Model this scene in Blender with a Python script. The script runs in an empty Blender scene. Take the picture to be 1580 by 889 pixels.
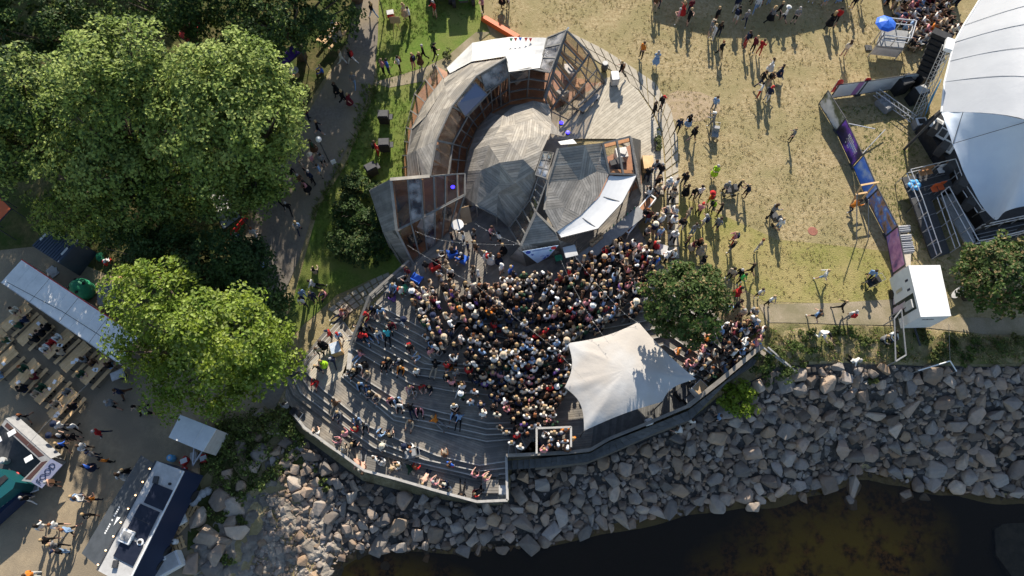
import bpy, bmesh, math, random
import numpy as np
from mathutils import Vector, Matrix, noise as mnoise
from mathutils.geometry import delaunay_2d_cdt
from mathutils.bvhtree import BVHTree
R = random.Random(7)
NR = np.random.default_rng(7)
PI = math.pi
scene = bpy.context.scene
C = scene.collection

# ---------------------------------------------------------------- camera
CAM_H = 43.0; TILT = math.radians(20.8); FPX = 24.0 / 36.0 * 1580.0
cam_d = bpy.data.cameras.new('camera'); cam = bpy.data.objects.new('camera', cam_d); C.objects.link(cam)
cam.location = (0, 0, CAM_H); cam.rotation_euler = (TILT, 0, 0)
cam_d.sensor_width = 36.0; cam_d.lens = 24.0; cam_d.clip_end = 2000.0
scene.camera = cam

# ---------------------------------------------------------------- sky, sun, exposure
SUN_EL = math.radians(32.5); SUN_AZ = math.radians(3.5)      # azimuth from +Y towards +X
world = bpy.data.worlds.new('World'); scene.world = world; world.use_nodes = True
wn = world.node_tree.nodes; wl = world.node_tree.links
sky = wn.new('ShaderNodeTexSky'); sky.sky_type = 'NISHITA'; sky.sun_disc = False
sky.sun_elevation = SUN_EL; sky.sun_rotation = SUN_AZ; sky.air_density = 1.0; sky.dust_density = 0.6
wl.new(sky.outputs[0], wn['Background'].inputs[0]); wn['Background'].inputs[1].default_value = 0.095
sun_d = bpy.data.lights.new('sun', 'SUN'); sun_d.energy = 4.6; sun_d.angle = math.radians(0.5); sun_d.color = (1.0, 0.92, 0.80)
sun = bpy.data.objects.new('sun', sun_d); C.objects.link(sun)
sdir = Vector((math.sin(SUN_AZ) * math.cos(SUN_EL), math.cos(SUN_AZ) * math.cos(SUN_EL), math.sin(SUN_EL)))
sun.rotation_euler = sdir.to_track_quat('Z', 'Y').to_euler(); sun.location = sdir * 90
scene.view_settings.view_transform = 'Standard'; scene.view_settings.look = 'None'
scene.view_settings.exposure = 0.8; scene.view_settings.gamma = 1.0; scene.view_settings.use_curve_mapping = False
scene.cycles.max_bounces = 6; scene.cycles.diffuse_bounces = 2; scene.cycles.glossy_bounces = 2
scene.cycles.transmission_bounces = 4; scene.cycles.transparent_max_bounces = 10
scene.cycles.caustics_reflective = False; scene.cycles.caustics_refractive = False

# ---------------------------------------------------------------- helpers
def P(px, py, z=0.0):
    """photo pixel (1580x889) at height z -> world point"""
    dx = (px - 790.0) / FPX; dy = (444.5 - py) / FPX
    d = (dx, dy * math.cos(TILT) + math.sin(TILT), dy * math.sin(TILT) - math.cos(TILT))
    t = (z - CAM_H) / d[2]
    return Vector((d[0] * t, d[1] * t, z))
def tag(o, label=None, cat=None, group=None, kind=None):
    if label: o['label'] = label
    if cat: o['category'] = cat
    if group: o['group'] = group
    if kind: o['kind'] = kind
    return o
def empty(name, loc=(0, 0, 0), rz=0.0, label=None, cat=None, group=None, kind=None):
    o = bpy.data.objects.new(name, None); C.objects.link(o); o.empty_display_size = 0.3
    o.location = loc; o.rotation_euler = (0, 0, rz)
    return tag(o, label, cat, group, kind)
def link(name, me, parent=None, local=False):
    o = bpy.data.objects.new(name, me); C.objects.link(o)
    if parent is not None: setparent(o, parent, local)
    return o
def basis(o):
    m = Matrix.LocRotScale(o.location, o.rotation_euler, o.scale)
    if o.parent is not None: m = basis(o.parent) @ o.matrix_parent_inverse @ m
    return m
def setparent(o, parent, local=False):
    o.parent = parent
    if not local: o.matrix_parent_inverse = basis(parent).inverted()
def copy_tree(o, parent=None):
    c = o.copy(); C.objects.link(c); c.parent = parent
    if parent is not None: c.matrix_parent_inverse = o.matrix_parent_inverse.copy()
    for ch in list(o.children): copy_tree(ch, c)
    return c

class MB:
    """collects faces for ONE mesh object"""
    def __init__(s): s.v = []; s.f = []; s.m = []
    def face(s, pts, m=0):
        i = len(s.v); s.v += [tuple(p) for p in pts]; s.f.append(tuple(range(i, i + len(pts)))); s.m.append(m); return s
    def hexa(s, a, b, m=0):
        """two quads/polys of equal count (bottom a, top b) joined to a solid"""
        n = len(a); i = len(s.v); s.v += [tuple(p) for p in a] + [tuple(p) for p in b]
        s.f.append(tuple(i + k for k in reversed(range(n)))); s.f.append(tuple(i + n + k for k in range(n))); s.m += [m, m]
        for k in range(n):
            k2 = (k + 1) % n; s.f.append((i + k, i + k2, i + n + k2, i + n + k)); s.m.append(m)
        return s
    def prism(s, poly, z0, z1, m=0):
        return s.hexa([(p[0], p[1], z0) for p in poly], [(p[0], p[1], z1) for p in poly], m)
    def box(s, c, size, rz=0.0, m=0):
        ca, sa = math.cos(rz), math.sin(rz); hx, hy, hz = size[0] / 2, size[1] / 2, size[2] / 2
        q = [(c[0] + ca * x - sa * y, c[1] + sa * x + ca * y) for x, y in ((-hx, -hy), (hx, -hy), (hx, hy), (-hx, hy))]
        return s.prism(q, c[2] - hz, c[2] + hz, m)
    def bar(s, a, b, w, h=None, m=0, up=(0, 0, 1)):
        a = Vector(a); b = Vector(b); h = h or w; d = (b - a)
        if d.length < 1e-6: return s
        d.normalize(); up = Vector(up)
        if abs(d.dot(up)) > 0.97: up = Vector((1, 0, 0))
        x = d.cross(up).normalized() * (w / 2); y = x.cross(d).normalized() * (h / 2)
        return s.hexa([a - x - y, a + x - y, a + x + y, a - x + y], [b - x - y, b + x - y, b + x + y, b - x + y], m)
    def tube(s, pts, rads, n=8, m=0, cap=True):
        pts = [Vector(p) for p in pts]; i0 = len(s.v); prev = None
        for k, p in enumerate(pts):
            d = (pts[min(k + 1, len(pts) - 1)] - pts[max(k - 1, 0)]).normalized()
            ref = Vector((0, 0, 1)) if abs(d.z) < 0.9 else Vector((1, 0, 0))
            x = d.cross(ref).normalized(); y = d.cross(x)
            r = rads if isinstance(rads, (int, float)) else rads[k]
            for j in range(n):
                a = 2 * PI * j / n; s.v.append(tuple(p + x * (r * math.cos(a)) + y * (r * math.sin(a))))
        for k in range(len(pts) - 1):
            for j in range(n):
                j2 = (j + 1) % n; a = i0 + k * n; s.f.append((a + j, a + j2, a + n + j2, a + n + j)); s.m.append(m)
        if cap:
            s.f.append(tuple(i0 + j for j in range(n))); s.f.append(tuple(i0 + (len(pts) - 1) * n + j for j in reversed(range(n)))); s.m += [m, m]
        return s
    def lathe(s, c, prof, n=16, m=0):
        i0 = len(s.v)
        for r, z in prof:
            for j in range(n):
                a = 2 * PI * j / n; s.v.append((c[0] + r * math.cos(a), c[1] + r * math.sin(a), c[2] + z))
        for k in range(len(prof) - 1):
            for j in range(n):
                j2 = (j + 1) % n; a = i0 + k * n; s.f.append((a + j, a + j2, a + n + j2, a + n + j)); s.m.append(m)
        s.f.append(tuple(i0 + j for j in reversed(range(n)))); s.f.append(tuple(i0 + (len(prof) - 1) * n + j for j in range(n))); s.m += [m, m]
        return s
    def planks(s, poly, d, w, gap=0.012, t=0.03, m=0, jit=0.004):
        """fill a convex planar polygon with boards that run along d; each board is its own island"""
        poly = [Vector(p) for p in poly]
        n = Vector((0, 0, 0))
        for k in range(len(poly)):
            a, b = poly[k], poly[(k + 1) % len(poly)]; n += a.cross(b)
        n.normalize()
        if n.z < -1e-6: n = -n
        u = Vector(d); u = (u - n * u.dot(n)).normalized(); v = n.cross(u)
        o = poly[0]; q = [((p - o).dot(u), (p - o).dot(v)) for p in poly]
        lo = min(p[1] for p in q); hi = max(p[1] for p in q)
        k = max(1, round((hi - lo) / w)); w = (hi - lo) / k
        for i in range(k):
            a0 = lo + i * w + gap / 2; a1 = lo + (i + 1) * w - gap / 2
            c = clip(clip(q, a0, 1), a1, -1)
            if len(c) < 3: continue
            dz = R.uniform(-jit, jit)
            top = [o + u * x + v * y + n * dz for x, y in c]; bot = [p - n * t for p in top]
            s.hexa(bot, top, m)
        return s
    def build(s, name, mat, parent=None, smooth=False, local=False):
        me = bpy.data.meshes.new(name); me.from_pydata(s.v, [], s.f); 
        mats = mat if isinstance(mat, (list, tuple)) else [mat]
        for mm in mats: me.materials.append(mm)
        if len(mats) > 1: me.polygons.foreach_set('material_index', s.m)
        if smooth: me.polygons.foreach_set('use_smooth', [True] * len(me.polygons))
        bm = bmesh.new(); bm.from_mesh(me); bmesh.ops.recalc_face_normals(bm, faces=bm.faces); bm.to_mesh(me); bm.free()
        me.update()
        return link(name, me, parent, local)
def clip(q, c, sgn):
    out = []; n = len(q)
    for k in range(n):
        a, b = q[k], q[(k + 1) % n]; da = (a[1] - c) * sgn; db = (b[1] - c) * sgn
        if da >= 0: out.append(a)
        if da * db < 0:
            t = da / (da - db); out.append((a[0] + t * (b[0] - a[0]), a[1] + t * (b[1] - a[1])))
    return out
def inpoly(x, y, poly):
    x = np.asarray(x, float); y = np.asarray(y, float); r = np.zeros(x.shape, bool); n = len(poly)
    for i in range(n):
        x0, y0 = poly[i][0], poly[i][1]; x1, y1 = poly[(i + 1) % n][0], poly[(i + 1) % n][1]
        c = ((y0 > y) != (y1 > y)) & (x < (x1 - x0) * (y - y0) / ((y1 - y0) or 1e-9) + x0); r ^= c
    return r
def lerp(a, b, t): return tuple(x + (y - x) * t for x, y in zip(a, b))

# ---------------------------------------------------------------- materials
def mat(name, c, c2=None, scale=3.0, rough=0.8, bump=0.0, bscale=None, metal=0.0, island=0.0, detail=4.0, spec=0.3, c3=None, scale3=0.4, wave=None, trans=0.0, contrast=0.5, objrand=0.0, alpha=1.0, ramp=None):
    m = bpy.data.materials.new(name); m.use_nodes = True; nt = m.node_tree; N = nt.nodes; L = nt.links
    b = N['Principled BSDF']; b.inputs['Roughness'].default_value = rough; b.inputs['Metallic'].default_value = metal
    b.inputs['Specular IOR Level'].default_value = spec
    tc = N.new('ShaderNodeTexCoord'); co = tc.outputs['Object']
    col = None
    def rgb(v):
        n = N.new('ShaderNodeRGB'); n.outputs[0].default_value = (*v, 1); return n.outputs[0]
    def mix(f, a, bb, mode='MIX'):
        n = N.new('ShaderNodeMix'); n.data_type = 'RGBA'; n.blend_type = mode
        if isinstance(f, float): n.inputs[0].default_value = f
        else: L.new(f, n.inputs[0])
        L.new(a, n.inputs[6]); L.new(bb, n.inputs[7]); return n.outputs[2]
    def nz(sc, det=4.0, lo=0.5 - contrast / 2 * 0.5, hi=0.5 + contrast / 2 * 0.5):
        n = N.new('ShaderNodeTexNoise'); n.inputs['Scale'].default_value = sc; n.inputs['Detail'].default_value = det; n.inputs['Roughness'].default_value = 0.65
        L.new(co, n.inputs['Vector']); r = N.new('ShaderNodeMapRange'); r.inputs[1].default_value = lo; r.inputs[2].default_value = hi
        L.new(n.outputs[0], r.inputs[0]); return r.outputs[0], n.outputs[0]
    col = rgb(c)
    if c2: col = mix(nz(scale, detail)[0], col, rgb(c2))
    if c3: col = mix(nz(scale3, 3.0)[0], col, rgb(c3))
    if ramp:
        g = N.new('ShaderNodeNewGeometry') if island else N.new('ShaderNodeObjectInfo'); cr = N.new('ShaderNodeValToRGB'); e = cr.color_ramp.elements
        while len(e) < len(ramp): e.new(.5)
        for k, q in enumerate(ramp): e[k].position = k / (len(ramp) - 1); e[k].color = (*q, 1)
        ml = N.new('ShaderNodeMath'); ml.operation = 'FRACT'; m7 = N.new('ShaderNodeMath'); m7.operation = 'MULTIPLY'; m7.inputs[1].default_value = 7.31
        L.new(g.outputs['Random Per Island' if island else 'Random'], m7.inputs[0]); L.new(m7.outputs[0], ml.inputs[0]); L.new(ml.outputs[0], cr.inputs[0]); col = mix(1.0, col, cr.outputs[0], 'MULTIPLY')
    if island or objrand:
        g = N.new('ShaderNodeNewGeometry') if island else N.new('ShaderNodeObjectInfo')
        src = g.outputs['Random Per Island'] if island else g.outputs['Random']
        r = N.new('ShaderNodeMapRange'); a = island or objrand; r.inputs[3].default_value = 1 - a; r.inputs[4].default_value = 1 + a
        L.new(src, r.inputs[0]); h = N.new('ShaderNodeVectorMath'); h.operation = 'SCALE'; L.new(col, h.inputs[0]); L.new(r.outputs[0], h.inputs['Scale']); col = h.outputs[0]
    L.new(col, b.inputs['Base Color'])
    if bump:
        bn = N.new('ShaderNodeBump'); bn.inputs['Strength'].default_value = bump; bn.inputs['Distance'].default_value = 0.08
        L.new(nz(bscale or scale * 4, 6.0)[1], bn.inputs['Height']); L.new(bn.outputs[0], b.inputs['Normal'])
    if trans:
        t = N.new('ShaderNodeBsdfTranslucent'); mx = N.new('ShaderNodeMixShader'); mx.inputs[0].default_value = trans
        L.new(col, t.inputs[0]); L.new(b.outputs[0], mx.inputs[1]); L.new(t.outputs[0], mx.inputs[2]); L.new(mx.outputs[0], N['Material Output'].inputs[0])
    return m
def glass_mat(name, tint, refl=0.12, rough=0.05, dirt=0.15, dirtc=(0.5, 0.5, 0.5)):
    m = bpy.data.materials.new(name); m.use_nodes = True; nt = m.node_tree; N = nt.nodes; L = nt.links
    t = N.new('ShaderNodeBsdfTransparent'); t.inputs[0].default_value = (*tint, 1)
    g = N.new('ShaderNodeBsdfGlossy'); g.inputs['Roughness'].default_value = rough
    lw = N.new('ShaderNodeLayerWeight'); lw.inputs[0].default_value = 0.35
    mr = N.new('ShaderNodeMapRange'); mr.inputs[3].default_value = refl * 0.5; mr.inputs[4].default_value = min(1, refl * 4); L.new(lw.outputs['Fresnel'], mr.inputs[0])
    a = N.new('ShaderNodeMixShader'); L.new(mr.outputs[0], a.inputs[0]); L.new(t.outputs[0], a.inputs[1]); L.new(g.outputs[0], a.inputs[2])
    d = N.new('ShaderNodeBsdfDiffuse'); d.inputs[0].default_value = (*dirtc, 1)
    n = N.new('ShaderNodeTexNoise'); n.inputs['Scale'].default_value = 1.4; n.inputs['Detail'].default_value = 6; tc = N.new('ShaderNodeTexCoord'); L.new(tc.outputs['Object'], n.inputs[0])
    mr2 = N.new('ShaderNodeMapRange'); mr2.inputs[1].default_value = 0.38; mr2.inputs[2].default_value = 0.7; mr2.inputs[4].default_value = dirt * 2; L.new(n.outputs[0], mr2.inputs[0])
    e = N.new('ShaderNodeMixShader'); L.new(mr2.outputs[0], e.inputs[0]); L.new(a.outputs[0], e.inputs[1]); L.new(d.outputs[0], e.inputs[2])
    L.new(e.outputs[0], N['Material Output'].inputs[0]); return m
M = {}
M['lawn'] = mat('dry_lawn', (0.28, 0.212, 0.108), (0.46, 0.37, 0.215), 4, 0.95, 1.0, 11, c3=(0.285, 0.24, 0.12), scale3=0.33, spec=0.1, contrast=0.5, detail=9)
M['grass'] = mat('lush_grass', (0.085, 0.155, 0.022), (0.16, 0.235, 0.045), 6, 0.95, 0.9, 16, c3=(0.19, 0.21, 0.06), scale3=0.35, spec=0.1, contrast=0.6)
M['asphalt'] = mat('old_asphalt', (0.18, 0.155, 0.13), (0.24, 0.21, 0.175), 5, 0.95, 0.4, 30, c3=(0.27, 0.22, 0.15), scale3=0.22, spec=0.15)
M['dirt'] = mat('trodden_dirt', (0.33, 0.26, 0.17), (0.43, 0.34, 0.22), 4, 0.95, 0.5, 22, c3=(0.25, 0.205, 0.145), scale3=0.18, spec=0.1)
M['gravel'] = mat('gravel', (0.30, 0.245, 0.165), (0.38, 0.32, 0.23), 14, 0.95, 0.6, 30, c3=(0.23, 0.2, 0.12), scale3=0.5, spec=0.1)
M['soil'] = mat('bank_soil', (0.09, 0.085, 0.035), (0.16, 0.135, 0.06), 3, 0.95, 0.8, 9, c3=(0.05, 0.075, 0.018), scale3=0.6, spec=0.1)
M['slab'] = mat('paving_stone', (0.36, 0.32, 0.25), (0.45, 0.40, 0.32), 5, 0.9, 0.2, 20, island=0.1, objrand=0.0, spec=0.2)
M['seabed'] = mat('shade_dark_seabed', (0.035, 0.035, 0.035), (0.06, 0.055, 0.045), 1.5, 0.95, 0.5, 6, spec=0.1)
M['weed'] = mat('seaweed_lit_shaded', (0.36, 0.18, 0.045), (0.07, 0.04, 0.016), 3.2, 0.95, 1.0, 7, c3=(0.40, 0.27, 0.04), scale3=0.5, spec=0.1, contrast=0.26, detail=10)
RR = [(1, 1, 1), (.62, .64, .68), (1.1, .95, .85), (.85, .88, .94), (1.3, 1.2, 1.1), (.58, .54, .52), (1.05, .88, .7)]
M['rock'] = mat('granite', (0.225, 0.20, 0.175), (0.35, 0.315, 0.275), 3.5, 0.85, 0.6, 9, island=0.34, spec=0.25, c3=(0.31, 0.24, 0.18), scale3=0.5, ramp=RR)
M['rock1'] = mat('granite_boulder', (0.25, 0.225, 0.195), (0.38, 0.345, 0.305), 1.6, 0.85, 0.6, 4, objrand=0.34, spec=0.25, c3=(0.33, 0.26, 0.20), scale3=0.9, ramp=RR)
M['bedrock'] = mat('bedrock', (0.28, 0.25, 0.21), (0.40, 0.35, 0.29), 3, 0.9, 0.9, 7, c3=(0.17, 0.15, 0.125), scale3=0.5, spec=0.2)
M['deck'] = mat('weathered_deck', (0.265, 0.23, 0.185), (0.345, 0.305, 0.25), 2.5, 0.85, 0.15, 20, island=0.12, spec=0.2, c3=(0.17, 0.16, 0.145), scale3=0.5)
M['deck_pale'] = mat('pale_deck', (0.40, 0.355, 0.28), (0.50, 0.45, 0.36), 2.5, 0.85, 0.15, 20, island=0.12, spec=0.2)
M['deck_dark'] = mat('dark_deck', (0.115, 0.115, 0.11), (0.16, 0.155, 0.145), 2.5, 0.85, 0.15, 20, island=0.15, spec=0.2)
M['riser'] = mat('riser_board', (0.10, 0.095, 0.085), (0.14, 0.13, 0.115), 3, 0.9)
M['nosing'] = mat('worn_nosing', (0.46, 0.44, 0.40), (0.36, 0.34, 0.31), 3, 0.75)
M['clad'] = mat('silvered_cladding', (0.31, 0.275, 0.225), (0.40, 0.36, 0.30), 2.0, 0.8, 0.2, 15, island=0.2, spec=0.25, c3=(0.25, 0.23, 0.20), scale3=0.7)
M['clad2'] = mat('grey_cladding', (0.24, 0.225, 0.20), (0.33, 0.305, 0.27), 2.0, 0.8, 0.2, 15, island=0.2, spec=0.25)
M['frame'] = mat('grey_timber_frame', (0.15, 0.145, 0.135), (0.21, 0.2, 0.185), 3, 0.75)
M['fir'] = mat('orange_fir', (0.42, 0.20, 0.085), (0.52, 0.27, 0.12), 3, 0.6)
M['floor_in'] = mat('interior_floor', (0.42, 0.19, 0.085), (0.32, 0.135, 0.06), 2, 0.5, spec=0.4)
M['glass'] = glass_mat('window_glass', (0.92, 0.90, 0.88), 0.03, 0.03, 0.03, (0.45, 0.42, 0.40))
M['poly'] = glass_mat('milky_sheet', (0.55, 0.55, 0.56), 0.10, 0.2, 0.32, (0.6, 0.58, 0.56))
M['tarp'] = mat('white_tarp', (0.54, 0.535, 0.52), (0.46, 0.46, 0.45), 1.2, 0.55, 0.4, 2)
M['canvas'] = mat('cream_canvas', (0.55, 0.535, 0.51), (0.51, 0.495, 0.47), 0.9, 0.7, 0.35, 1.5, c3=(0.50, 0.455, 0.40), scale3=0.23, contrast=0.35)
M['tent'] = mat('stage_tent_cloth', (0.42, 0.435, 0.46), (0.395, 0.41, 0.435), 0.7, 0.5, 0.25, 0.9)
M['white'] = mat('white_paint', (0.80, 0.80, 0.78), (0.72, 0.72, 0.71), 2, 0.5)
M['dwhite'] = mat('dirty_white', (0.55, 0.54, 0.52), (0.42, 0.41, 0.39), 2.5, 0.6, contrast=0.7)
M['black'] = mat('black_plastic', (0.018, 0.018, 0.02), (0.03, 0.03, 0.032), 4, 0.6)
M['dgrey'] = mat('dark_grey', (0.05, 0.052, 0.055), (0.07, 0.07, 0.072), 4, 0.6)
M['grey'] = mat('mid_grey', (0.22, 0.22, 0.22), (0.28, 0.28, 0.275), 4, 0.6)
M['alu'] = mat('aluminium', (0.62, 0.62, 0.62), (0.52, 0.52, 0.53), 6, 0.4, metal=0.6)
M['pine'] = mat('pine_planks', (0.58, 0.37, 0.17), (0.68, 0.46, 0.24), 2, 0.6, objrand=0.12)
M['red'] = mat('red_paint', (0.55, 0.035, 0.03), None, rough=0.5)
M['orange'] = mat('orange_vinyl', (0.70, 0.14, 0.04), None, rough=0.5)
M['blue'] = mat('blue_plastic', (0.03, 0.14, 0.62), None, rough=0.45)
M['lblue'] = mat('light_blue', (0.12, 0.42, 0.75), None, rough=0.45)
M['green'] = mat('green_plastic', (0.03, 0.24, 0.12), (0.04, 0.3, 0.16), 3, 0.5)
M['teal'] = mat('teal_paint', (0.01, 0.08, 0.09), None, rough=0.4)
M['navy'] = mat('navy_paint', (0.018, 0.03, 0.07), None, rough=0.45)
M['purple'] = mat('purple_vinyl', (0.10, 0.04, 0.30), None, rough=0.5)
M['solar'] = mat('dark_blue_panel', (0.014, 0.018, 0.032), (0.02, 0.024, 0.04), 3, 0.35)
M['corr'] = mat('blue_grey_steel', (0.045, 0.065, 0.10), (0.06, 0.08, 0.115), 2, 0.5)
M['bark'] = mat('bark', (0.085, 0.065, 0.045), (0.14, 0.11, 0.08), 6, 0.95, 0.8, 12)
M['cable'] = mat('pale_cable', (0.35, 0.33, 0.30), None, rough=0.6)
M['card'] = mat('cardboard', (0.42, 0.29, 0.17), (0.48, 0.34, 0.2), 3, 0.8)
M['stone_d'] = mat('shade_dark_wet_rock', (0.06, 0.058, 0.055), (0.10, 0.095, 0.09), 2, 0.5, 0.8, 5)
def leafmat(name, a, b, c):
    return mat(name, a, b, 0.9, 0.6, island=0.35, spec=0.25, c3=c, scale3=0.35, trans=0.34, contrast=0.5)
M['leaf_a'] = leafmat('leaf_lime', (0.27, 0.345, 0.075), (0.38, 0.44, 0.13), (0.20, 0.28, 0.055))
M['leaf_b'] = leafmat('leaf_yellow_green', (0.19, 0.265, 0.022), (0.27, 0.33, 0.035), (0.12, 0.195, 0.02))
M['leaf_c'] = leafmat('leaf_deep_green', (0.045, 0.09, 0.022), (0.075, 0.125, 0.03), (0.04, 0.075, 0.022))
M['leaf_d'] = leafmat('leaf_maple', (0.055, 0.105, 0.022), (0.09, 0.145, 0.03), (0.065, 0.10, 0.024))
M['leaf_e'] = mat('seed_clusters', (0.24, 0.20, 0.08), (0.20, 0.13, 0.06), 2, 0.7, island=0.3, trans=0.2)
M['leaf_f'] = leafmat('leaf_bush', (0.06, 0.10, 0.022), (0.10, 0.145, 0.03), (0.12, 0.13, 0.04))
# ---------------------------------------------------------------- terrain
WATER = -5.5
cp = []
for x in range(660, 1800, 130):
    for y in range(-90, 400, 85): cp.append((x, y, 0.0))
for x in range(1190, 1800, 110):
    for y in (430, 480, 520): cp.append((x, y, 0.0))
cp += [(1100, 430, -.05), (1150, 490, -.1), (1050, 400, -.05), (1180, 540, -.25)]
cp += [(690, 500, -.9), (790, 490, -.9), (890, 465, -.9), (1000, 450, -.8), (1080, 455, -.6), (640, 500, -1.7), (600, 500, -1.7), (660, 460, -.7), (620, 450, -.6),
       (720, 560, -2.4), (800, 560, -2.4), (900, 540, -2.2), (1000, 520, -2.0), (1100, 540, -1.7), (580, 540, -2.6),
       (620, 600, -3.0), (700, 625, -3.2), (800, 640, -3.4), (930, 640, -3.0), (1030, 600, -2.7),
       (1165, 575, -1.2), (1110, 625, -2.4), (1060, 660, -3.1), (980, 690, -3.6), (900, 720, -4.0), (800, 730, -4.3),
       (560, 610, -3.2), (650, 670, -3.7), (750, 700, -4.0), (480, 640, -3.7), (560, 690, -4.0), (650, 730, -4.4), (740, 750, -4.6),
       (470, 680, -4.0), (560, 745, -4.5), (650, 775, -4.7), (740, 795, -4.9), (790, 790, -4.8), (510, 540, -3.1)]
cp += [(575, 20, 0), (545, 120, -.3), (500, 220, -.9), (450, 320, -1.6), (420, 400, -2.2), (400, 460, -2.7), (470, 500, -3.05), (440, 560, -3.15), (430, 610, -3.25),
       (600, 250, -.3), (570, 330, -.9), (560, 400, -1.7), (600, 425, -1.5), (550, 450, -2.4), (520, 470, -2.85), (600, 100, -.1), (590, 180, -.2),
       (30, 500, -3), (150, 560, -3), (250, 640, -3.1), (100, 700, -3.1), (100, 850, -3.2), (230, 860, -3.3), (-80, 600, -3), (-80, 850, -3.2), (60, 380, -2.6),
       (200, 300, -1.8), (300, 100, -.8), (100, 100, -1.2), (-80, 200, -1.8), (-80, 0, -1), (400, 20, -.3), (250, -60, -.5), (-250, 0, -1), (-250, 500, -3), (-250, 900, -3.2), (0, -150, -.6), (500, -150, 0)]
cp += [(290, 760, -3.4), (340, 720, -3.5), (420, 680, -3.6), (330, 830, -3.9), (400, 780, -4.3), (420, 850, -4.8), (300, 889, -3.8), (400, 930, -4.9), (280, 1000, -4.0), (100, 1000, -3.3)]
shore = [(480, 980), (492, 930), (498, 880), (535, 848), (600, 838), (700, 842), (830, 835), (930, 808), (1060, 778), (1150, 766), (1240, 752), (1330, 724), (1400, 736), (1480, 750), (1580, 760), (1680, 768), (1800, 770)]
cp += [(x, y, WATER) for x, y in shore]
cp += [(x, 552 + (x - 1200) * .02, -.15) for x in range(1210, 1800, 90)] + [(1150, 610, -1.7), (1130, 650, -3.0)]
cp += [(600, 900, -6.5), (800, 900, -6.9), (1000, 860, -6.3), (1200, 830, -6.1), (1400, 830, -6.1), (1600, 850, -6.2), (700, 980, -7.3), (1000, 980, -7.4), (1300, 980, -7.4), (1600, 980, -7.4),
       (560, 960, -6.9), (900, 1150, -8), (1400, 1150, -8), (1900, 1000, -7.5), (500, 1150, -6.5), (1800, 850, -7)]
CPW = np.array([P(*c) for c in cp])
_d = np.linalg.norm(CPW[:, None, :2] - CPW[None, :, :2], axis=2)
_w = np.linalg.solve(_d + np.eye(len(cp)) * 0.15, CPW[:, 2] - CPW[:, 2].mean())
def H(x, y):
    x = np.asarray(x, float); y = np.asarray(y, float); sh = x.shape; q = np.stack([x.ravel(), y.ravel()], 1); out = np.empty(len(q))
    for i in range(0, len(q), 20000):
        b = q[i:i + 20000]; out[i:i + 20000] = np.linalg.norm(b[:, None, :] - CPW[None, :, :2], axis=2) @ _w + CPW[:, 2].mean()
    return out.reshape(sh)
def T(px, py, off=0.0):
    z = 0.0
    for _ in range(7):
        p = P(px, py, z); z = float(H(p.x, p.y))
    p = P(px, py, z); p.z += off; return p
def grid_mesh(name, x0, x1, y0, y1, st, material, zf):
    xs = np.arange(x0, x1 + 1e-6, st); ys = np.arange(y0, y1 + 1e-6, st); X, Y = np.meshgrid(xs, ys); Z = zf(X, Y)
    nx, ny = len(xs), len(ys); v = np.stack([X, Y, Z], 2).reshape(-1, 3)
    i = (np.arange(ny - 1)[:, None] * nx + np.arange(nx - 1)[None, :]).ravel(); f = np.stack([i, i + 1, i + nx + 1, i + nx], 1)
    me = bpy.data.meshes.new(name); me.from_pydata(v.tolist(), [], f.tolist()); me.materials.append(material)
    me.polygons.foreach_set('use_smooth', [True] * len(me.polygons)); return link(name, me), v, f
lawn, gv, gf = grid_mesh('ground', -75, 75, -24, 75, 0.6, M['lawn'], H)
tag(lawn, 'dry straw coloured lawn sloping down to the shore', 'lawn', kind='structure')

def drape(name, pxpoly, material, off, label, cat, kind='structure', step=0.6, amp=0.0, freq=1.0, parent=None, smooth=True, zfun=None):
    poly = [T(*p) for p in pxpoly]; poly2 = [Vector((p.x, p.y)) for p in poly]
    # subdivide outline
    out = []
    for a, b in zip(poly2, poly2[1:] + poly2[:1]):
        n = max(1, int((b - a).length / step))
        out += [a + (b - a) * (k / n) for k in range(n)]
    xs = [p.x for p in out]; ys = [p.y for p in out]
    X, Y = np.meshgrid(np.arange(min(xs), max(xs), step), np.arange(min(ys), max(ys), step)); X = X + NR.uniform(-.2, .2, X.shape) * step; Y = Y + NR.uniform(-.2, .2, Y.shape) * step
    ins = inpoly(X, Y, out); pts = out + [Vector((a, b)) for a, b in zip(X[ins], Y[ins])]
    v, e, f, *_ = delaunay_2d_cdt(pts, [], [list(range(len(out)))], 1, 1e-5)
    vx = np.array([p.x for p in v]); vy = np.array([p.y for p in v]); z = H(vx, vy) + off
    if amp: z = z + np.array([amp * mnoise.fractal(Vector((a * freq, b * freq, 3.3)), 0.9, 2.1, 5) for a, b in zip(vx, vy)])
    if name == 'seabed': z = np.minimum(z, WATER - .22)
    me = bpy.data.meshes.new(name); me.from_pydata(np.stack([vx, vy, z], 1).tolist(), [], [list(t) for t in f]); me.materials.append(material)
    me.polygons.foreach_set('use_smooth', [smooth] * len(me.polygons))
    o = link(name, me, parent); tag(o, label, cat, kind=kind); return o
drape('grass_verge', [(586, -20), (584, 40), (580, 90), (584, 128), (560, 190), (530, 262), (492, 320), (470, 400), (450, 470), (430, 540), (470, 500), (520, 455), (575, 430), (640, 415), (655, 300), (660, 190), (690, 120), (720, 75), (757, 52), (742, 20), (735, -20)],
      M['grass'], .03, 'lush green mown grass between the footpath and the domed pavilion', 'grass')
drape('lawn_south', [(1045, 300), (1110, 330), (1200, 370), (1300, 380), (1390, 390), (1390, 462), (1290, 470), (1180, 465), (1120, 430), (1050, 400)],
      mat('greenish_lawn', (0.20, 0.20, 0.055), (0.30, 0.27, 0.10), 8, 0.95, 0.9, 14, c3=(0.34, 0.28, 0.12), scale3=0.3, spec=0.1), .012, 'greener worn grass above the shore path', 'grass')
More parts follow.
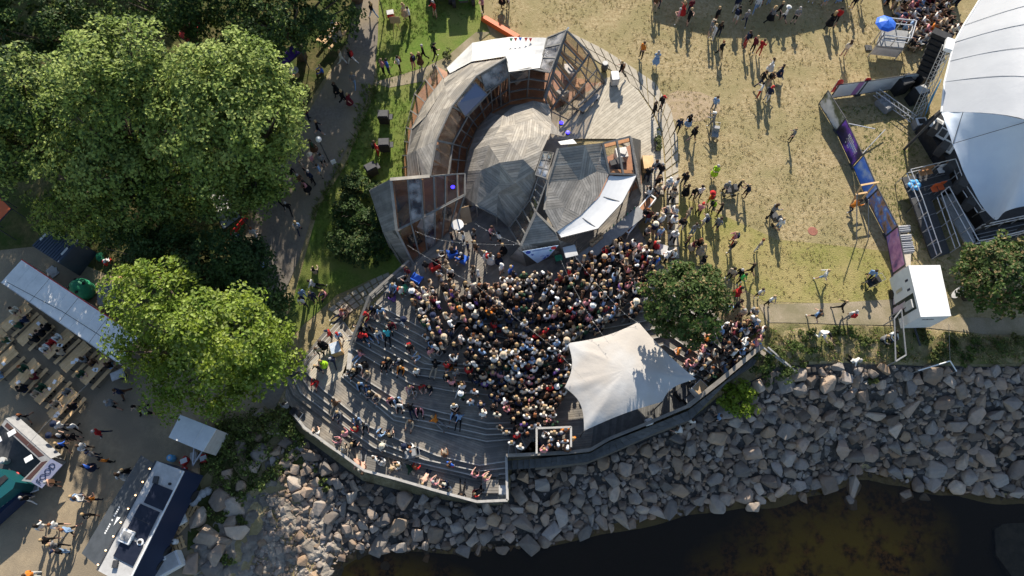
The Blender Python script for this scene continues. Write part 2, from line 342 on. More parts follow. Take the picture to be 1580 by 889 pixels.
drape('footpath', [(555, -20), (584, -20), (583, 60), (577, 125), (552, 195), (520, 262), (485, 322), (462, 400), (430, 470), (420, 520), (440, 600), (420, 640), (390, 600), (370, 500), (365, 400), (395, 320), (440, 240), (490, 150), (535, 70)],
      M['asphalt'], .045, 'worn asphalt footpath curving down between the trees and the pavilion', 'path')
drape('side_path', [(575, 128), (612, 118), (655, 105), (690, 88), (720, 62), (735, 50), (757, 50), (720, 80), (690, 108), (660, 125), (600, 136)], M['gravel'], .05, 'pale footpath joining the asphalt path to the pavilion entrance', 'path')
drape('trodden_yard', [(-120, 400), (60, 380), (180, 430), (260, 520), (380, 440), (420, 520), (428, 600), (400, 640), (340, 650), (320, 700), (300, 740), (295, 820), (285, 960), (-120, 960)],
      M['dirt'], .03, 'trodden brown earth yard between the food stalls', 'ground')
drape('shore_path', [(1170, 470), (1280, 468), (1380, 462), (1400, 478), (1480, 490), (1700, 490), (1700, 520), (1520, 516), (1400, 503), (1280, 500), (1185, 498)], M['gravel'], .03, 'pale gravel shore path past the white trailer', 'path')
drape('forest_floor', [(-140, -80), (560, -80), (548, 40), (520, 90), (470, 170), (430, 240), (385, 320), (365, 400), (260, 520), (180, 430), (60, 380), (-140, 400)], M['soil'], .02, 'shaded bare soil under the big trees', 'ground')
drape('planted_bank', [(1170, 500), (1280, 502), (1400, 506), (1520, 520), (1700, 522), (1700, 562), (1500, 562), (1400, 560), (1300, 556), (1200, 560), (1165, 580), (1160, 545)], mat('dry_bank_soil', (.21, .17, .09), (.30, .245, .13), 3, .95, .8, 9, c3=(.13, .14, .045), scale3=.7, spec=.1), .03, 'weedy soil bank between the gravel path and the boulders', 'bank', amp=.15)
drape('wooded_bank', [(300, 740), (330, 660), (420, 640), (450, 650), (480, 690), (470, 720), (430, 740), (380, 760), (360, 800), (330, 830), (290, 850), (290, 780)], M['soil'], .03, 'overgrown soil bank below the food truck', 'bank', amp=.12)
drape('bedrock', [(350, 780), (420, 740), (470, 735), (520, 770), (560, 810), (575, 850), (530, 880), (500, 960), (290, 960), (300, 850)], M['bedrock'], .05, 'bare fractured bedrock running down to the water', 'rock', amp=.30, freq=1.5, step=.18, smooth=False)
drape('bare_patch', [(1022, 150), (1045, 140), (1080, 142), (1108, 155), (1112, 172), (1085, 186), (1050, 190), (1028, 178)], mat('bare_earth', (.40, .305, .205), (.33, .255, .15), 3, .95, .5, 16, spec=.1), .012, 'worn bare earth patch in the dry lawn near the paved walk', 'earth')
# seabed and water
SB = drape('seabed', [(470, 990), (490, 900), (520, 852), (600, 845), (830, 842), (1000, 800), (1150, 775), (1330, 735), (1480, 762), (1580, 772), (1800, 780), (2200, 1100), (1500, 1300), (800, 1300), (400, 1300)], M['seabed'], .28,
      'seabed coloured dark as shaded water below the boulder shore', 'seabed', amp=.15, step=.45)
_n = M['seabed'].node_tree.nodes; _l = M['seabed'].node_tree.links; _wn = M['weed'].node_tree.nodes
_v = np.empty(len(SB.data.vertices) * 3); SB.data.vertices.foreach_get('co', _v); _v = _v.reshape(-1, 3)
def _lit_mask(pts, soft):
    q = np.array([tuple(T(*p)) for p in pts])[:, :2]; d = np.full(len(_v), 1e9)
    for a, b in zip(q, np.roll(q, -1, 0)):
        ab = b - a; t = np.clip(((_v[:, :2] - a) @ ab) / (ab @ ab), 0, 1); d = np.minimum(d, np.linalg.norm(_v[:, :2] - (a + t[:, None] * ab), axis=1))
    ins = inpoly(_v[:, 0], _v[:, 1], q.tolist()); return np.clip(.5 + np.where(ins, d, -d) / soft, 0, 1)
_m = np.maximum(_lit_mask([(1205, 800), (1260, 785), (1330, 780), (1400, 800), (1440, 820), (1450, 1100), (1060, 1100), (1090, 880), (1150, 850)], 5.0), _lit_mask([(500, 880), (540, 858), (600, 862), (660, 880), (720, 900), (800, 1100), (480, 1100)], 3.0))  # sunlit patches painted into the seabed: bright weed inside, dark tone outside
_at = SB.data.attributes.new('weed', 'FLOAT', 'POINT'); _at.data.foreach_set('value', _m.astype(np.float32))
M['weed'].node_tree.nodes
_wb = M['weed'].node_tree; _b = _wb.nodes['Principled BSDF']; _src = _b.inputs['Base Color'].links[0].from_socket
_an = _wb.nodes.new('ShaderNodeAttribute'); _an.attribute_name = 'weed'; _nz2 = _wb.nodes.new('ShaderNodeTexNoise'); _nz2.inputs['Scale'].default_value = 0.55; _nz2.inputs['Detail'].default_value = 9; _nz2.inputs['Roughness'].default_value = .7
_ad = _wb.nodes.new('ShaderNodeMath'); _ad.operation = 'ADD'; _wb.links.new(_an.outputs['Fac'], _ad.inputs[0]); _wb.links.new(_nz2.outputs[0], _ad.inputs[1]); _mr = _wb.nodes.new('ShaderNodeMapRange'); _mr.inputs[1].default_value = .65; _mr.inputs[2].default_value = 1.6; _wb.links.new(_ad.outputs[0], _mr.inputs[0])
_mx = _wb.nodes.new('ShaderNodeMix'); _mx.data_type = 'RGBA'; _wb.links.new(_mr.outputs[0], _mx.inputs[0]); _mx.inputs[6].default_value = (.045, .035, .025, 1); _wb.links.new(_src, _mx.inputs[7]); _wb.links.new(_mx.outputs[2], _b.inputs['Base Color'])  # the dark mix colour stands in for shaded and deep water
SB.data.materials[0] = M['weed']; SB['label'] = 'shallow seabed with brown and yellow seaweed painted in sunlit patches, dark shaded water painted elsewhere'
def weedpatch(pts, lab, jag=9):
    out = []
    for a, b in zip(pts, pts[1:] + pts[:1]):
        n = max(2, int(math.hypot(b[0] - a[0], b[1] - a[1]) / 9))
        for k in range(n): q = lerp(a, b, k / n); out.append((q[0] + R.uniform(-jag, jag), q[1] + R.uniform(-jag, jag)))
    drape('seaweed_bed', out, M['weed'], .10, lab, 'seaweed', kind='stuff', amp=.3, freq=1.6, step=.22, smooth=False)
if False: weedpatch([(1195, 800), (1240, 790), (1300, 775), (1380, 790), (1440, 800), (1450, 900), (1430, 1000), (1080, 1000), (1090, 880), (1130, 850), (1170, 840)], 'brown and yellow seaweed bed in the sunlit shallows beyond the boulders')
if False: weedpatch([(505, 872), (540, 858), (590, 862), (640, 872), (700, 880), (760, 1000), (500, 1000)], 'amber seaweed bed in the shallows beside the bare bedrock')
wm = bpy.data.materials.new('clear_dark_water'); wm.use_nodes = True; _n = wm.node_tree.nodes; _l = wm.node_tree.links
_t = _n.new('ShaderNodeBsdfTransparent'); _t.inputs[0].default_value = (0.88, 0.80, 0.64, 1)
_g = _n.new('ShaderNodeBsdfGlossy'); _g.inputs['Roughness'].default_value = 0.03; _fr = _n.new('ShaderNodeFresnel'); _fr.inputs[0].default_value = 1.33
_bp = _n.new('ShaderNodeBump'); _bp.inputs['Strength'].default_value = 0.3; _nz = _n.new('ShaderNodeTexNoise'); _nz.inputs['Scale'].default_value = 2.5; _nz.inputs['Detail'].default_value = 3
_l.new(_nz.outputs[0], _bp.inputs['Height']); _l.new(_bp.outputs[0], _g.inputs['Normal'])
_x = _n.new('ShaderNodeMixShader'); _l.new(_fr.outputs[0], _x.inputs[0]); _l.new(_t.outputs[0], _x.inputs[1]); _l.new(_g.outputs[0], _x.inputs[2]); _l.new(_x.outputs[0], _n['Material Output'].inputs[0])
mb = MB(); mb.face([(-40, -80, WATER), (120, -80, WATER), (120, 16, WATER), (-40, 16, WATER)]); o = mb.build('water', wm); tag(o, 'clear dark sea water along the boulder shore', 'water', kind='structure')

# ---------------------------------------------------------------- boulders
def rock_mesh(seed, n=13):
    r = random.Random(seed); bm = bmesh.new()
    sx, sy, sz = r.uniform(.8, 1.25), r.uniform(.65, 1.0), r.uniform(.5, .8)
    for _ in range(n):
        d = Vector((r.gauss(0, 1), r.gauss(0, 1), r.gauss(0, 1))).normalized(); k = r.uniform(.85, 1.0)
        c = [max(-.72, min(.72, q)) for q in d]; bm.verts.new((c[0] * sx * k, c[1] * sy * k, c[2] * sz * k))
    res = bmesh.ops.convex_hull(bm, input=bm.verts)
    junk = [g for g in res['geom_interior'] + res['geom_unused'] if isinstance(g, bmesh.types.BMVert)]
    bmesh.ops.delete(bm, geom=list(set(junk)), context='VERTS')
    bmesh.ops.bevel(bm, geom=bm.edges[:], offset=.085, segments=1, affect='EDGES', clamp_overlap=True)
    bmesh.ops.triangulate(bm, faces=bm.faces); bmesh.ops.recalc_face_normals(bm, faces=bm.faces)
    me = bpy.data.meshes.new('boulder'); bm.to_mesh(me); bm.free(); me.materials.append(M['rock1']); return me
rocks = [rock_mesh(100 + k) for k in range(16)]
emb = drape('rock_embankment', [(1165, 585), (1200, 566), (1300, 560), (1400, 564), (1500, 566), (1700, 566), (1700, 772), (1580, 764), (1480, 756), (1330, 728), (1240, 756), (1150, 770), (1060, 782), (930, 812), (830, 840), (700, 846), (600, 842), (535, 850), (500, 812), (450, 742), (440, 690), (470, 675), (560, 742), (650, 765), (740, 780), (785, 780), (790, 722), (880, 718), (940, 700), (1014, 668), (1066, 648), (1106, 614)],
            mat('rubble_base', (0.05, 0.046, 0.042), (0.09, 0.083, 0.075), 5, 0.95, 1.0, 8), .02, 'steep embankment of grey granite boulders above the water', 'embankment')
reg = [(1130, 640), (1190, 572), (1300, 566), (1400, 568), (1500, 570), (1640, 568), (1640, 775), (1560, 766), (1480, 760), (1400, 745), (1330, 728), (1250, 757), (1150, 774), (1060, 790), (930, 818), (830, 845), (700, 852), (600, 848), (535, 850), (500, 812), (430, 742), (400, 700), (450, 680), (478, 690), (560, 748), (650, 770), (740, 784), (790, 782), (792, 726), (880, 722), (945, 704), (1020, 672), (1070, 652), (1105, 622)]
regw = [T(*p) for p in reg]; bx = [p.x for p in regw]; by = [p.y for p in regw]
cell = {}; placed = []
def fits(x, y, r):
    cx, cy = int(x // 1), int(y // 1)
    for i in range(cx - 2, cx + 3):
        for j in range(cy - 2, cy + 3):
            for (a, b, c) in cell.get((i, j), ()):
                if (a - x) ** 2 + (b - y) ** 2 < (0.73 * (r + c)) ** 2: return False
    return True
for rad, tries in ((.66, 150), (.54, 500), (.43, 1600), (.34, 4500), (.26, 11000), (.18, 22000), (.12, 26000)):
    X = NR.uniform(min(bx), max(bx), tries); Y = NR.uniform(min(by), max(by), tries); ins = inpoly(X, Y, regw)
    for x, y in zip(X[ins], Y[ins]):
        r = rad * R.uniform(.85, 1.15)
        if fits(x, y, r): cell.setdefault((int(x // 1), int(y // 1)), []).append((x, y, r)); placed.append((x, y, r))
gw = [T(*p) for p in ((430, 755), (500, 765), (555, 815), (560, 850), (500, 889), (480, 930), (370, 930), (400, 840), (410, 790))]; gx_ = [p.x for p in gw]; gy_ = [p.y for p in gw]
for rad, tries in ((.3, 120), (.18, 900), (.11, 3000), (.08, 3500)):
    X = NR.uniform(min(gx_), max(gx_), tries); Y = NR.uniform(min(gy_), max(gy_), tries); ins = inpoly(X, Y, gw)
    for x, y in zip(X[ins], Y[ins]):
        r = rad * R.uniform(.8, 1.2)
        if fits(x, y, r): cell.setdefault((int(x // 1), int(y // 1)), []).append((x, y, r)); placed.append((x, y, r))
X = NR.uniform(min(bx), max(bx), 7000); Y = NR.uniform(min(by), max(by), 7000); ins = inpoly(X, Y, regw); buried = [(x, y, R.uniform(.2, .42)) for x, y in zip(X[ins], Y[ins])][:3000]
# stones lying in the shallows, and on the left bank
extra = [(T(px, py).x, T(px, py).y, r) for px, py, r in ((1275, 745, .8), (1308, 745, .85), (1285, 735, .45), (1160, 780, .5), (1120, 770, .5), (1085, 765, .4), (592, 845, .5), (1395, 765, .5), (1440, 745, .6), (660, 862, .35), (595, 872, .4), (1310, 775, .5), (1240, 770, .4), (1425, 770, .4),
         (345, 770, .7), (360, 785, .8), (350, 735, .6), (310, 800, .6), (325, 835, .75), (340, 858, .7), (300, 870, .6), (365, 815, .8), (330, 880, .6), (425, 660, .6), (395, 670, .5), (390, 720, .5), (400, 640, .4), (375, 690, .5), (355, 805, .5), (318, 820, .45), (348, 835, .55), (310, 840, .5), (372, 750, .45))]
placed += extra; nb0 = len(placed); placed += buried
Zp = H([p[0] for p in placed], [p[1] for p in placed])
order = sorted(range(len(placed)), key=lambda i: (i >= nb0, -placed[i][2])); Zp[nb0:] -= .32
eps = .25
def srot(x, y):
    gx = float(H(x + eps, y) - H(x - eps, y)) / (2 * eps); gy = float(H(x, y + eps) - H(x, y - eps)) / (2 * eps)
    return Vector((0, 0, 1)).rotation_difference(Vector((-gx, -gy, 1)).normalized()).to_matrix()
proto_np = []
for me in rocks:
    v = np.empty(len(me.vertices) * 3); me.vertices.foreach_get('co', v); f = np.array([list(p.vertices) for p in me.polygons]); proto_np.append((v.reshape(-1, 3), f))
av, af, nv = [], [], 0
for rank, i in enumerate(order):
    x, y, r = placed[i]; k = R.randrange(16)
    rot = srot(x, y) @ Matrix.Rotation(R.uniform(0, 6.28), 3, 'Z') @ Matrix.Rotation(R.uniform(-.5, .5), 3, 'X') @ Matrix.Rotation(R.uniform(-.4, .4), 3, 'Y')
    s = r * 1.45; zz = Zp[i] + r * R.uniform(.0, .42)
    if rank < 300:
        o = link('boulder', rocks[k]); o.location = (x, y, zz); o.rotation_euler = rot.to_euler(); o.scale = (s, s, s); setparent(o, emb)
    else:
        v, f = proto_np[k]; w = v @ np.array(rot).T * s + np.array([x, y, zz]); av.append(w); af.append(f + nv); nv += len(w)
me = bpy.data.meshes.new('small_boulders'); me.from_pydata(np.concatenate(av).tolist(), [], np.concatenate(af).tolist()); me.materials.append(M['rock'])
tag(link('small_boulders', me, emb), kind='stuff')
# dark rock slab awash at the right, colour deepened for missing stage shadow
mb = MB(); sl = [T(px, py) for px, py in ((1530, 810), (1560, 800), (1610, 805), (1640, 850), (1620, 900), (1560, 895), (1535, 860))]
mb.hexa([(p.x, p.y, -7.6) for p in sl], [(p.x * .92 + 28.0 * .08 + R.uniform(-.3, .3), p.y * .9 + R.uniform(-.2, .3), WATER + R.uniform(-.35, .1)) for p in sl])
tag(mb.build('rock_slab', M['stone_d']), 'dark wet rock slab, tone deepened as stage shade, awash beyond the boulder shore', 'rock')

# ---------------------------------------------------------------- trees and shrubs
def leaves(centres, rads, per, size, rng, up=.5, core=None, elong=.62):
    """leaf-sized folded quads in clumps; returns verts, faces"""
    n = len(centres) * per
    c = np.repeat(centres, per, 0); rr = np.repeat(rads, per)
    d = rng.normal(size=(n, 3)); d /= np.linalg.norm(d, axis=1)[:, None]
    d[:, 2] = np.where(d[:, 2] < -.3, -d[:, 2], d[:, 2])
    p = c + d * (rr * rng.uniform(.45, 1.0, n) ** .6)[:, None] * np.array([1, 1, .7])
    out = d if core is None else (p - core) / (np.linalg.norm(p - core, axis=1)[:, None] + 1e-6)
    nrm = out * .6 + np.array([0, 0, up]) + rng.normal(size=(n, 3)) * .45; nrm /= np.linalg.norm(nrm, axis=1)[:, None]
    t = np.cross(nrm, rng.normal(size=(n, 3))); t /= np.linalg.norm(t, axis=1)[:, None]; b = np.cross(nrm, t)
    s = size * rng.uniform(.7, 1.3, n)[:, None]
    v = np.stack([p - t * s, p + b * s * elong + nrm * s * .15, p + t * s, p - b * s * elong + nrm * s * .15], 1).reshape(-1, 3)
    return v, np.arange(n * 4).reshape(-1, 4)
def crown_points(lobes, dens, rng, zmin):
    cs = []
    for (c, r) in lobes:
        a = 4 * PI * ((r[0] * r[1]) ** .8 + (r[0] * r[2]) ** .8 + (r[1] * r[2]) ** .8) / 3
        m = int(a * dens); d = rng.normal(size=(m, 3)); d /= np.linalg.norm(d, axis=1)[:, None]
        rad = rng.uniform(.55, 1.0, m) ** .5 * (1 + .12 * rng.normal(size=m)); q = np.array(c) + d * rad[:, None] * np.array(r); cs.append(q[q[:, 2] > zmin])
    return np.concatenate(cs)
def foliage(name, centres, clump, per, size, rng, mats, parent, core, second=0.0, up=.5, stuff=False):
    rads = clump * rng.uniform(.6, 1.25, len(centres)); v, f = leaves(centres, rads, per, size, rng, up, core)
    me = bpy.data.meshes.new(name); me.from_pydata(v.tolist(), [], f.tolist())
    for m in mats: me.materials.append(m)
    if len(mats) > 1: me.polygons.foreach_set('material_index', (rng.random(len(f)) < second).astype(int))
    o = link(name, me, parent); return o
def tree(label, base, lobes, mats, dens=1.45, clump=.72, per=62, size=.12, trunk_r=.3, second=0., seed=1, group=None, up=.5, name='broadleaf_tree', zmin=None, cat='tree'):
    """base: world point; lobes: list of (px, py, z, rx, ry, rz)"""
    rng = np.random.default_rng(seed); r = random.Random(seed)
    L = [(P(a, b, z), (rx, ry, rz)) for a, b, z, rx, ry, rz in lobes]
    cen = sum((l[0] for l in L), Vector()) / len(L)
    if base is None: base = (cen.x, cen.y, float(H(cen.x, cen.y)) - .1)
    base = Vector(base); t = empty(name, base, label=label, cat=cat, group=group)
    mb = MB(); fork = base + (cen - base) * .42; fork.z = base.z + (cen.z - base.z) * .45
    mb.tube([base, base + (fork - base) * .5 + Vector((r.uniform(-.1, .1), r.uniform(-.1, .1), 0)), fork], [trunk_r * 1.25, trunk_r, trunk_r * .8], 9)
    for c, rr in L:
        for k in range(4 if len(L) > 1 else 7):
            a = r.uniform(0, 6.28); e = c + Vector((math.cos(a) * rr[0] * .7, math.sin(a) * rr[1] * .7, r.uniform(-.1, .75) * rr[2])); mid = fork + (e - fork) * .5 + Vector((0, 0, .15 * rr[2]))
            mb.tube([fork, mid, e], [trunk_r * .5, trunk_r * .3, trunk_r * .08], 6)
    mb.build('trunk', M['bark'], t, smooth=True)
    pts = crown_points(L, dens, rng, base.z + 1.4 if zmin is None else zmin)
    foliage('crown', pts, clump, per, size, rng, mats, t, np.array(cen), second, up); return t
A_, B_, D_ = [M['leaf_a'], M['leaf_c']], [M['leaf_b'], M['leaf_a']], [M['leaf_d'], M['leaf_e']]
tree('tall pale green broadleaf tree beside the asphalt path, widest crown of the grove', None, [(345, 195, 6.3, 4.5, 4.0, 4.5), (405, 195, 6.5, 2.5, 2.5, 2.8), (290, 190, 7, 2.5, 2.4, 2.8), (380, 110, 8.6, 2.3, 2.1, 2.1), (320, 120, 9.2, 2.2, 2, 2), (430, 150, 7, 1.5, 1.5, 1.5), (335, 295, 2.2, 3.4, 2.2, 2.2), (395, 270, 3, 2.2, 2, 2)], A_, seed=11, second=.12, trunk_r=.45)
tree('tall bright green broadleaf tree with a narrow domed top inside the grove', None, [(178, 165, 7, 3.2, 3.2, 4.6), (190, 85, 10, 2.2, 2, 2.2), (145, 140, 8, 2.0, 2.0, 2.4), (222, 140, 8.5, 1.9, 1.9, 2.1), (125, 255, 5.2, 2.4, 2.2, 2.6), (185, 270, 4.6, 2.2, 2.0, 2.6), (210, 330, 1.8, 3.0, 2.0, 2.2), (110, 335, 1.2, 2.4, 1.7, 2.0), (270, 300, 2.5, 2.4, 2, 2.2)], A_, seed=12, second=.2, trunk_r=.4)
tree('dense green broadleaf tree behind the narrow domed one, away from the path', None, [(22, 215, 5, 2.8, 3.0, 3.6), (40, 140, 7.5, 2.2, 2.2, 2.2), (-60, 200, 6, 3, 3, 3)], A_, seed=13, second=.45, trunk_r=.4)
tree('yellow green broadleaf tree hanging over the beer tables and the white stall roof', None, [(245, 465, 5.2, 2.5, 2.3, 2.6), (350, 520, 4.8, 3.2, 2.7, 3.0), (310, 585, 2.0, 3.4, 2.2, 2.4), (230, 530, 2.5, 2.2, 2.0, 2.2), (410, 545, 3.6, 1.9, 1.8, 2.0), (310, 500, 6.2, 1.6, 1.4, 1.3)], B_, seed=14, second=.3, trunk_r=.35, dens=1.5)
tree('dark green broadleaf tree between the pale tree and the yellow green tree', None, [(320, 400, 1.5, 3.2, 2.2, 2.0), (380, 420, 1.0, 2.0, 1.8, 1.8), (260, 400, 1.5, 2.4, 1.8, 1.8), (210, 385, 1.0, 2.0, 1.6, 1.8), (400, 470, 1.0, 1.8, 1.6, 1.6)], [M['leaf_c']], seed=15, trunk_r=.25)
for k, (lab, lob) in enumerate([('dark shaded tree at the edge of the grove above the asphalt path', [(430, 20, 5, 3.4, 2.8, 2.6), (500, 15, 4, 2.6, 2.4, 2.2), (385, 35, 3.5, 2.4, 2.2, 2.2)]),
                                ('dark shaded tree behind the grove by the red awning', [(240, -10, 6, 3.2, 2.6, 2.4), (290, 20, 4, 2.4, 2.0, 2.0)]),
                                ('dark shaded tree deep inside the grove', [(60, 20, 6, 4.0, 3.2, 2.8), (120, 60, 4, 2.4, 2.2, 2.2)])]):
    tree(lab, None, lob, [M['leaf_c'], M['leaf_a']], seed=20 + k, second=.15, trunk_r=.35, dens=1.2)
for k, (x, y, r) in enumerate([(60, -150, 4.5), (-90, -40, 4.5), (330, -170, 4.5), (500, -130, 3.5), (170, -330, 5.5), (-80, -260, 5.5)]):
    tree('tall dark tree at the back of the grove', None, [(x, y, 8, r, r * .9, 3.6), (x + 40, y + 40, 5.5, r * .7, r * .7, 2.6)], [M['leaf_c']], seed=30 + k, trunk_r=.4, dens=.8, clump=1.1, size=.26, per=30, group='trees at the back of the grove')
tree('round clipped maple with brown seed clusters beside the cream canopy', None, [(1060, 466, 4.8, 2.4, 2.3, 2.3)], D_, seed=41, second=.13, trunk_r=.22, dens=5.0, clump=.42, per=44, size=.12)
tree('round clipped maple with brown seed clusters beside the white trailer', None, [(1550, 425, 4.0, 2.65, 2.4, 2.0)], D_, seed=42, second=.2, trunk_r=.22, dens=4.6, clump=.42, per=44, size=.12)
def shrub(px, py, r, h, m, label, seed, group=None, name='shrub', size=.09, per=26, dens=5.0):
    rng = np.random.default_rng(seed); b = T(px, py); t = empty(name, b, label=label, cat='bush', group=group)
    q = rng.normal(size=(max(6, int(dens * r * r * 4)), 3)); q /= np.linalg.norm(q, axis=1)[:, None]; q[:, 2] = np.abs(q[:, 2])
    q = q * (rng.uniform(.35, 1, len(q)) ** .6)[:, None] * np.array([r, r, h]) + np.array(b)
    foliage('foliage', q, min(.35, r * .4), per, size, rng, m, t, np.array(b), .2, .4)
    mb = MB()
    for k in range(5):
        a = R.uniform(0, 6.28); mb.tube([b, b + Vector((math.cos(a) * r * .3, math.sin(a) * r * .3, h * .5)), b + Vector((math.cos(a) * r * .6, math.sin(a) * r * .6, h * .8))], [.03, .02, .008], 5)
    mb.build('stem', M['bark'], t); return t
shrub(1138, 618, 1.25, 1.6, [M['leaf_b'], M['leaf_b']], 'bright yellow green shrub on the boulders beside the ramp', 51, size=.12, dens=7)
k = 0
for (px, py, r, h) in [(560, 300, 1.3, 2.0), (545, 335, 1.5, 2.2), (575, 350, 1.4, 2.2), (530, 375, 1.3, 2.0), (560, 390, 1.5, 2.2), (590, 385, 1.2, 1.8), (540, 290, .8, 1.1)]:
    shrub(px, py, r, h, [M['leaf_c'], M['leaf_f']], 'dark leafy bush in the thicket beside the pavilion side wall', 60 + k, 'bushes beside the pavilion wall', size=.11, dens=6); k += 1
for (px, py, r, h) in [(1175, 560, 1.0, 1.2), (1195, 545, .9, 1.0), (1210, 575, .9, .9), (1180, 585, .7, .8), (1225, 540, .8, .7), (1255, 540, .6, .5), (1245, 520, .7, .6), (1285, 530, .6, .5), (1310, 515, .7, .5), (1335, 530, .7, .6), (1240, 560, .5, .5), (1345, 585, .5, .5), (1285, 510, .5, .4), (1420, 520, .8, .7), (1460, 535, .9, .7), (1500, 535, .8, .6), (1540, 535, .8, .7), (1570, 530, .7, .6), (1440, 550, .7, .6), (1490, 555, .7, .5), (1385, 545, .6, .6)]:
    shrub(px, py, r * .78, h * .7, [M['leaf_f'], M['leaf_d']], ('leafy weed clump beside the railed stair at the ramp head' if px < 1232 else 'low weed clump on the bank between the gravel path and the boulders' if px < 1390 else 'weed clump on the bank behind the white trailer' if px < 1470 else 'weed clump on the bank below the trailer side maple'), 80 + k, 'weeds on the shore bank', name='weed_clump', dens=6); k += 1
for (px, py, r, h) in [(420, 655, 1.1, 1.2), (450, 665, .9, 1.0), (385, 660, 1.2, 1.2), (355, 690, 1.1, 1.0), (380, 715, .9, .7), (345, 745, .9, .7), (400, 745, .9, .6), (370, 770, .7, .6), (335, 790, .7, .6), (440, 640, .8, 1.0), (460, 690, .6, .6), (360, 660, 1.0, 1.2), (330, 715, .8, .8), (500, 740, .45, .5), (505, 755, .35, .4), (425, 730, .8, .6), (375, 800, .5, .4), (405, 690, .8, .7), (350, 860, .5, .4), (490, 722, .3, .4), (445, 700, .5, .6)]:
    shrub(px, py, r, h, [M['leaf_f'], M['leaf_a']], ('green shrub between the yellow green tree and the terraced deck' if py < 672 and px < 470 else 'small bright shrub growing among the boulders under the deck rail' if px > 455 else 'green shrub on the overgrown bank near the bare bedrock' if py > 735 else 'green shrub on the overgrown bank behind the stall trailer'), 80 + k, 'shrubs on the overgrown bank', dens=5.5); k += 1
shrub(1165, 510, .5, .6, [M['leaf_a'], M['leaf_a']], 'small round pale green bush at the head of the ramp', 140)
shrub(690, 88, .5, .6, [M['leaf_f'], M['leaf_d']], 'small green bush at the pavilion entrance', 141)
shrub(890, 0, .01, .01, [M['leaf_f']], 'x', 142) if False else None

# grass tufts that roughen the lawn and the verge
def tufts(name, pxpoly, n, h, mats, lab, w=.05, bl=5):
    pw_ = [T(*p) for p in pxpoly]; xs = [p.x for p in pw_]; ys = [p.y for p in pw_]; X = NR.uniform(min(xs), max(xs), n); Y = NR.uniform(min(ys), max(ys), n); ok = inpoly(X, Y, pw_)
    f = np.array([mnoise.noise(Vector((a * .35, b * .35, 5))) for a, b in zip(X, Y)]); ok &= f > NR.uniform(-.6, .35, n); X, Y = X[ok], Y[ok]; Zz = H(X, Y) + .01; k = len(X)
    X, Y, Zz = [np.repeat(q, bl) for q in (X, Y, Zz)]; m = len(X); a = NR.uniform(0, 6.28, m); t = np.stack([np.cos(a), np.sin(a), np.zeros(m)], 1); b_ = NR.uniform(.3, 1.1, m)[:, None] * h; o_ = NR.normal(size=(m, 3)) * np.array([.05, .05, 0])
    p = np.stack([X, Y, Zz], 1) + o_; tip = p + np.stack([NR.normal(size=m) * .6, NR.normal(size=m) * .6, np.ones(m)], 1) * b_; v = np.stack([p - t * w * .5, p + t * w * .5, tip], 1).reshape(-1, 3)
    me = bpy.data.meshes.new(name); me.from_pydata(v.tolist(), [], np.arange(m * 3).reshape(-1, 3).tolist())
    for q in mats: me.materials.append(q)
    if len(mats) > 1: me.polygons.foreach_set('material_index', NR.integers(0, len(mats), m).astype(int))
    tag(link(name, me), lab, 'grass', kind='stuff')
gm1, gm2, gm3 = mat('straw_blade', (.42, .33, .17), None, rough=.9, island=.3, trans=.3), mat('olive_blade', (.19, .20, .06), None, rough=.9, island=.3, trans=.3), mat('green_blade', (.13, .22, .035), None, rough=.9, island=.3, trans=.3)
tufts('lawn_grass', [(760, -10), (1480, -10), (1440, 120), (1290, 150), (1340, 330), (1385, 400), (1385, 462), (1180, 465), (1130, 430), (1060, 410), (1052, 210), (1010, 120), (930, 66), (880, 40), (760, 45)], 15000, .11, [gm1, gm1, gm1, gm1, gm2], 'dry straw and olive grass blades over the open lawn', .045)
tufts('stage_grass', [(1290, 165), (1430, 150), (1460, 300), (1480, 470), (1400, 400)], 2500, .12, [gm2, gm3], 'greener grass blades between the banner fence and the stage', .045)
tufts('verge_grass', [(588, -10), (586, 60), (580, 120), (560, 190), (530, 262), (495, 320), (480, 400), (560, 410), (640, 330), (660, 190), (690, 118), (640, 110), (600, 112), (640, 60), (740, 30), (735, -10)], 9000, .16, [gm3, gm3, gm2], 'lush green grass blades of the verge beside the pavilion', .05, 6)
tufts('path_weeds', [(560, 128), (588, 128), (566, 190), (540, 262), (505, 320), (485, 350), (478, 330), (512, 262), (545, 195)], 1600, .38, [gm3, gm2], 'tall weeds along the edge of the asphalt path', .07, 7)
tufts('shore_weeds', [(1170, 505), (1400, 508), (1600, 525), (1600, 560), (1400, 558), (1200, 560)], 1500, .24, [gm3, gm2, gm1, gm1], 'tall weeds along the bank above the boulders', .06, 7)
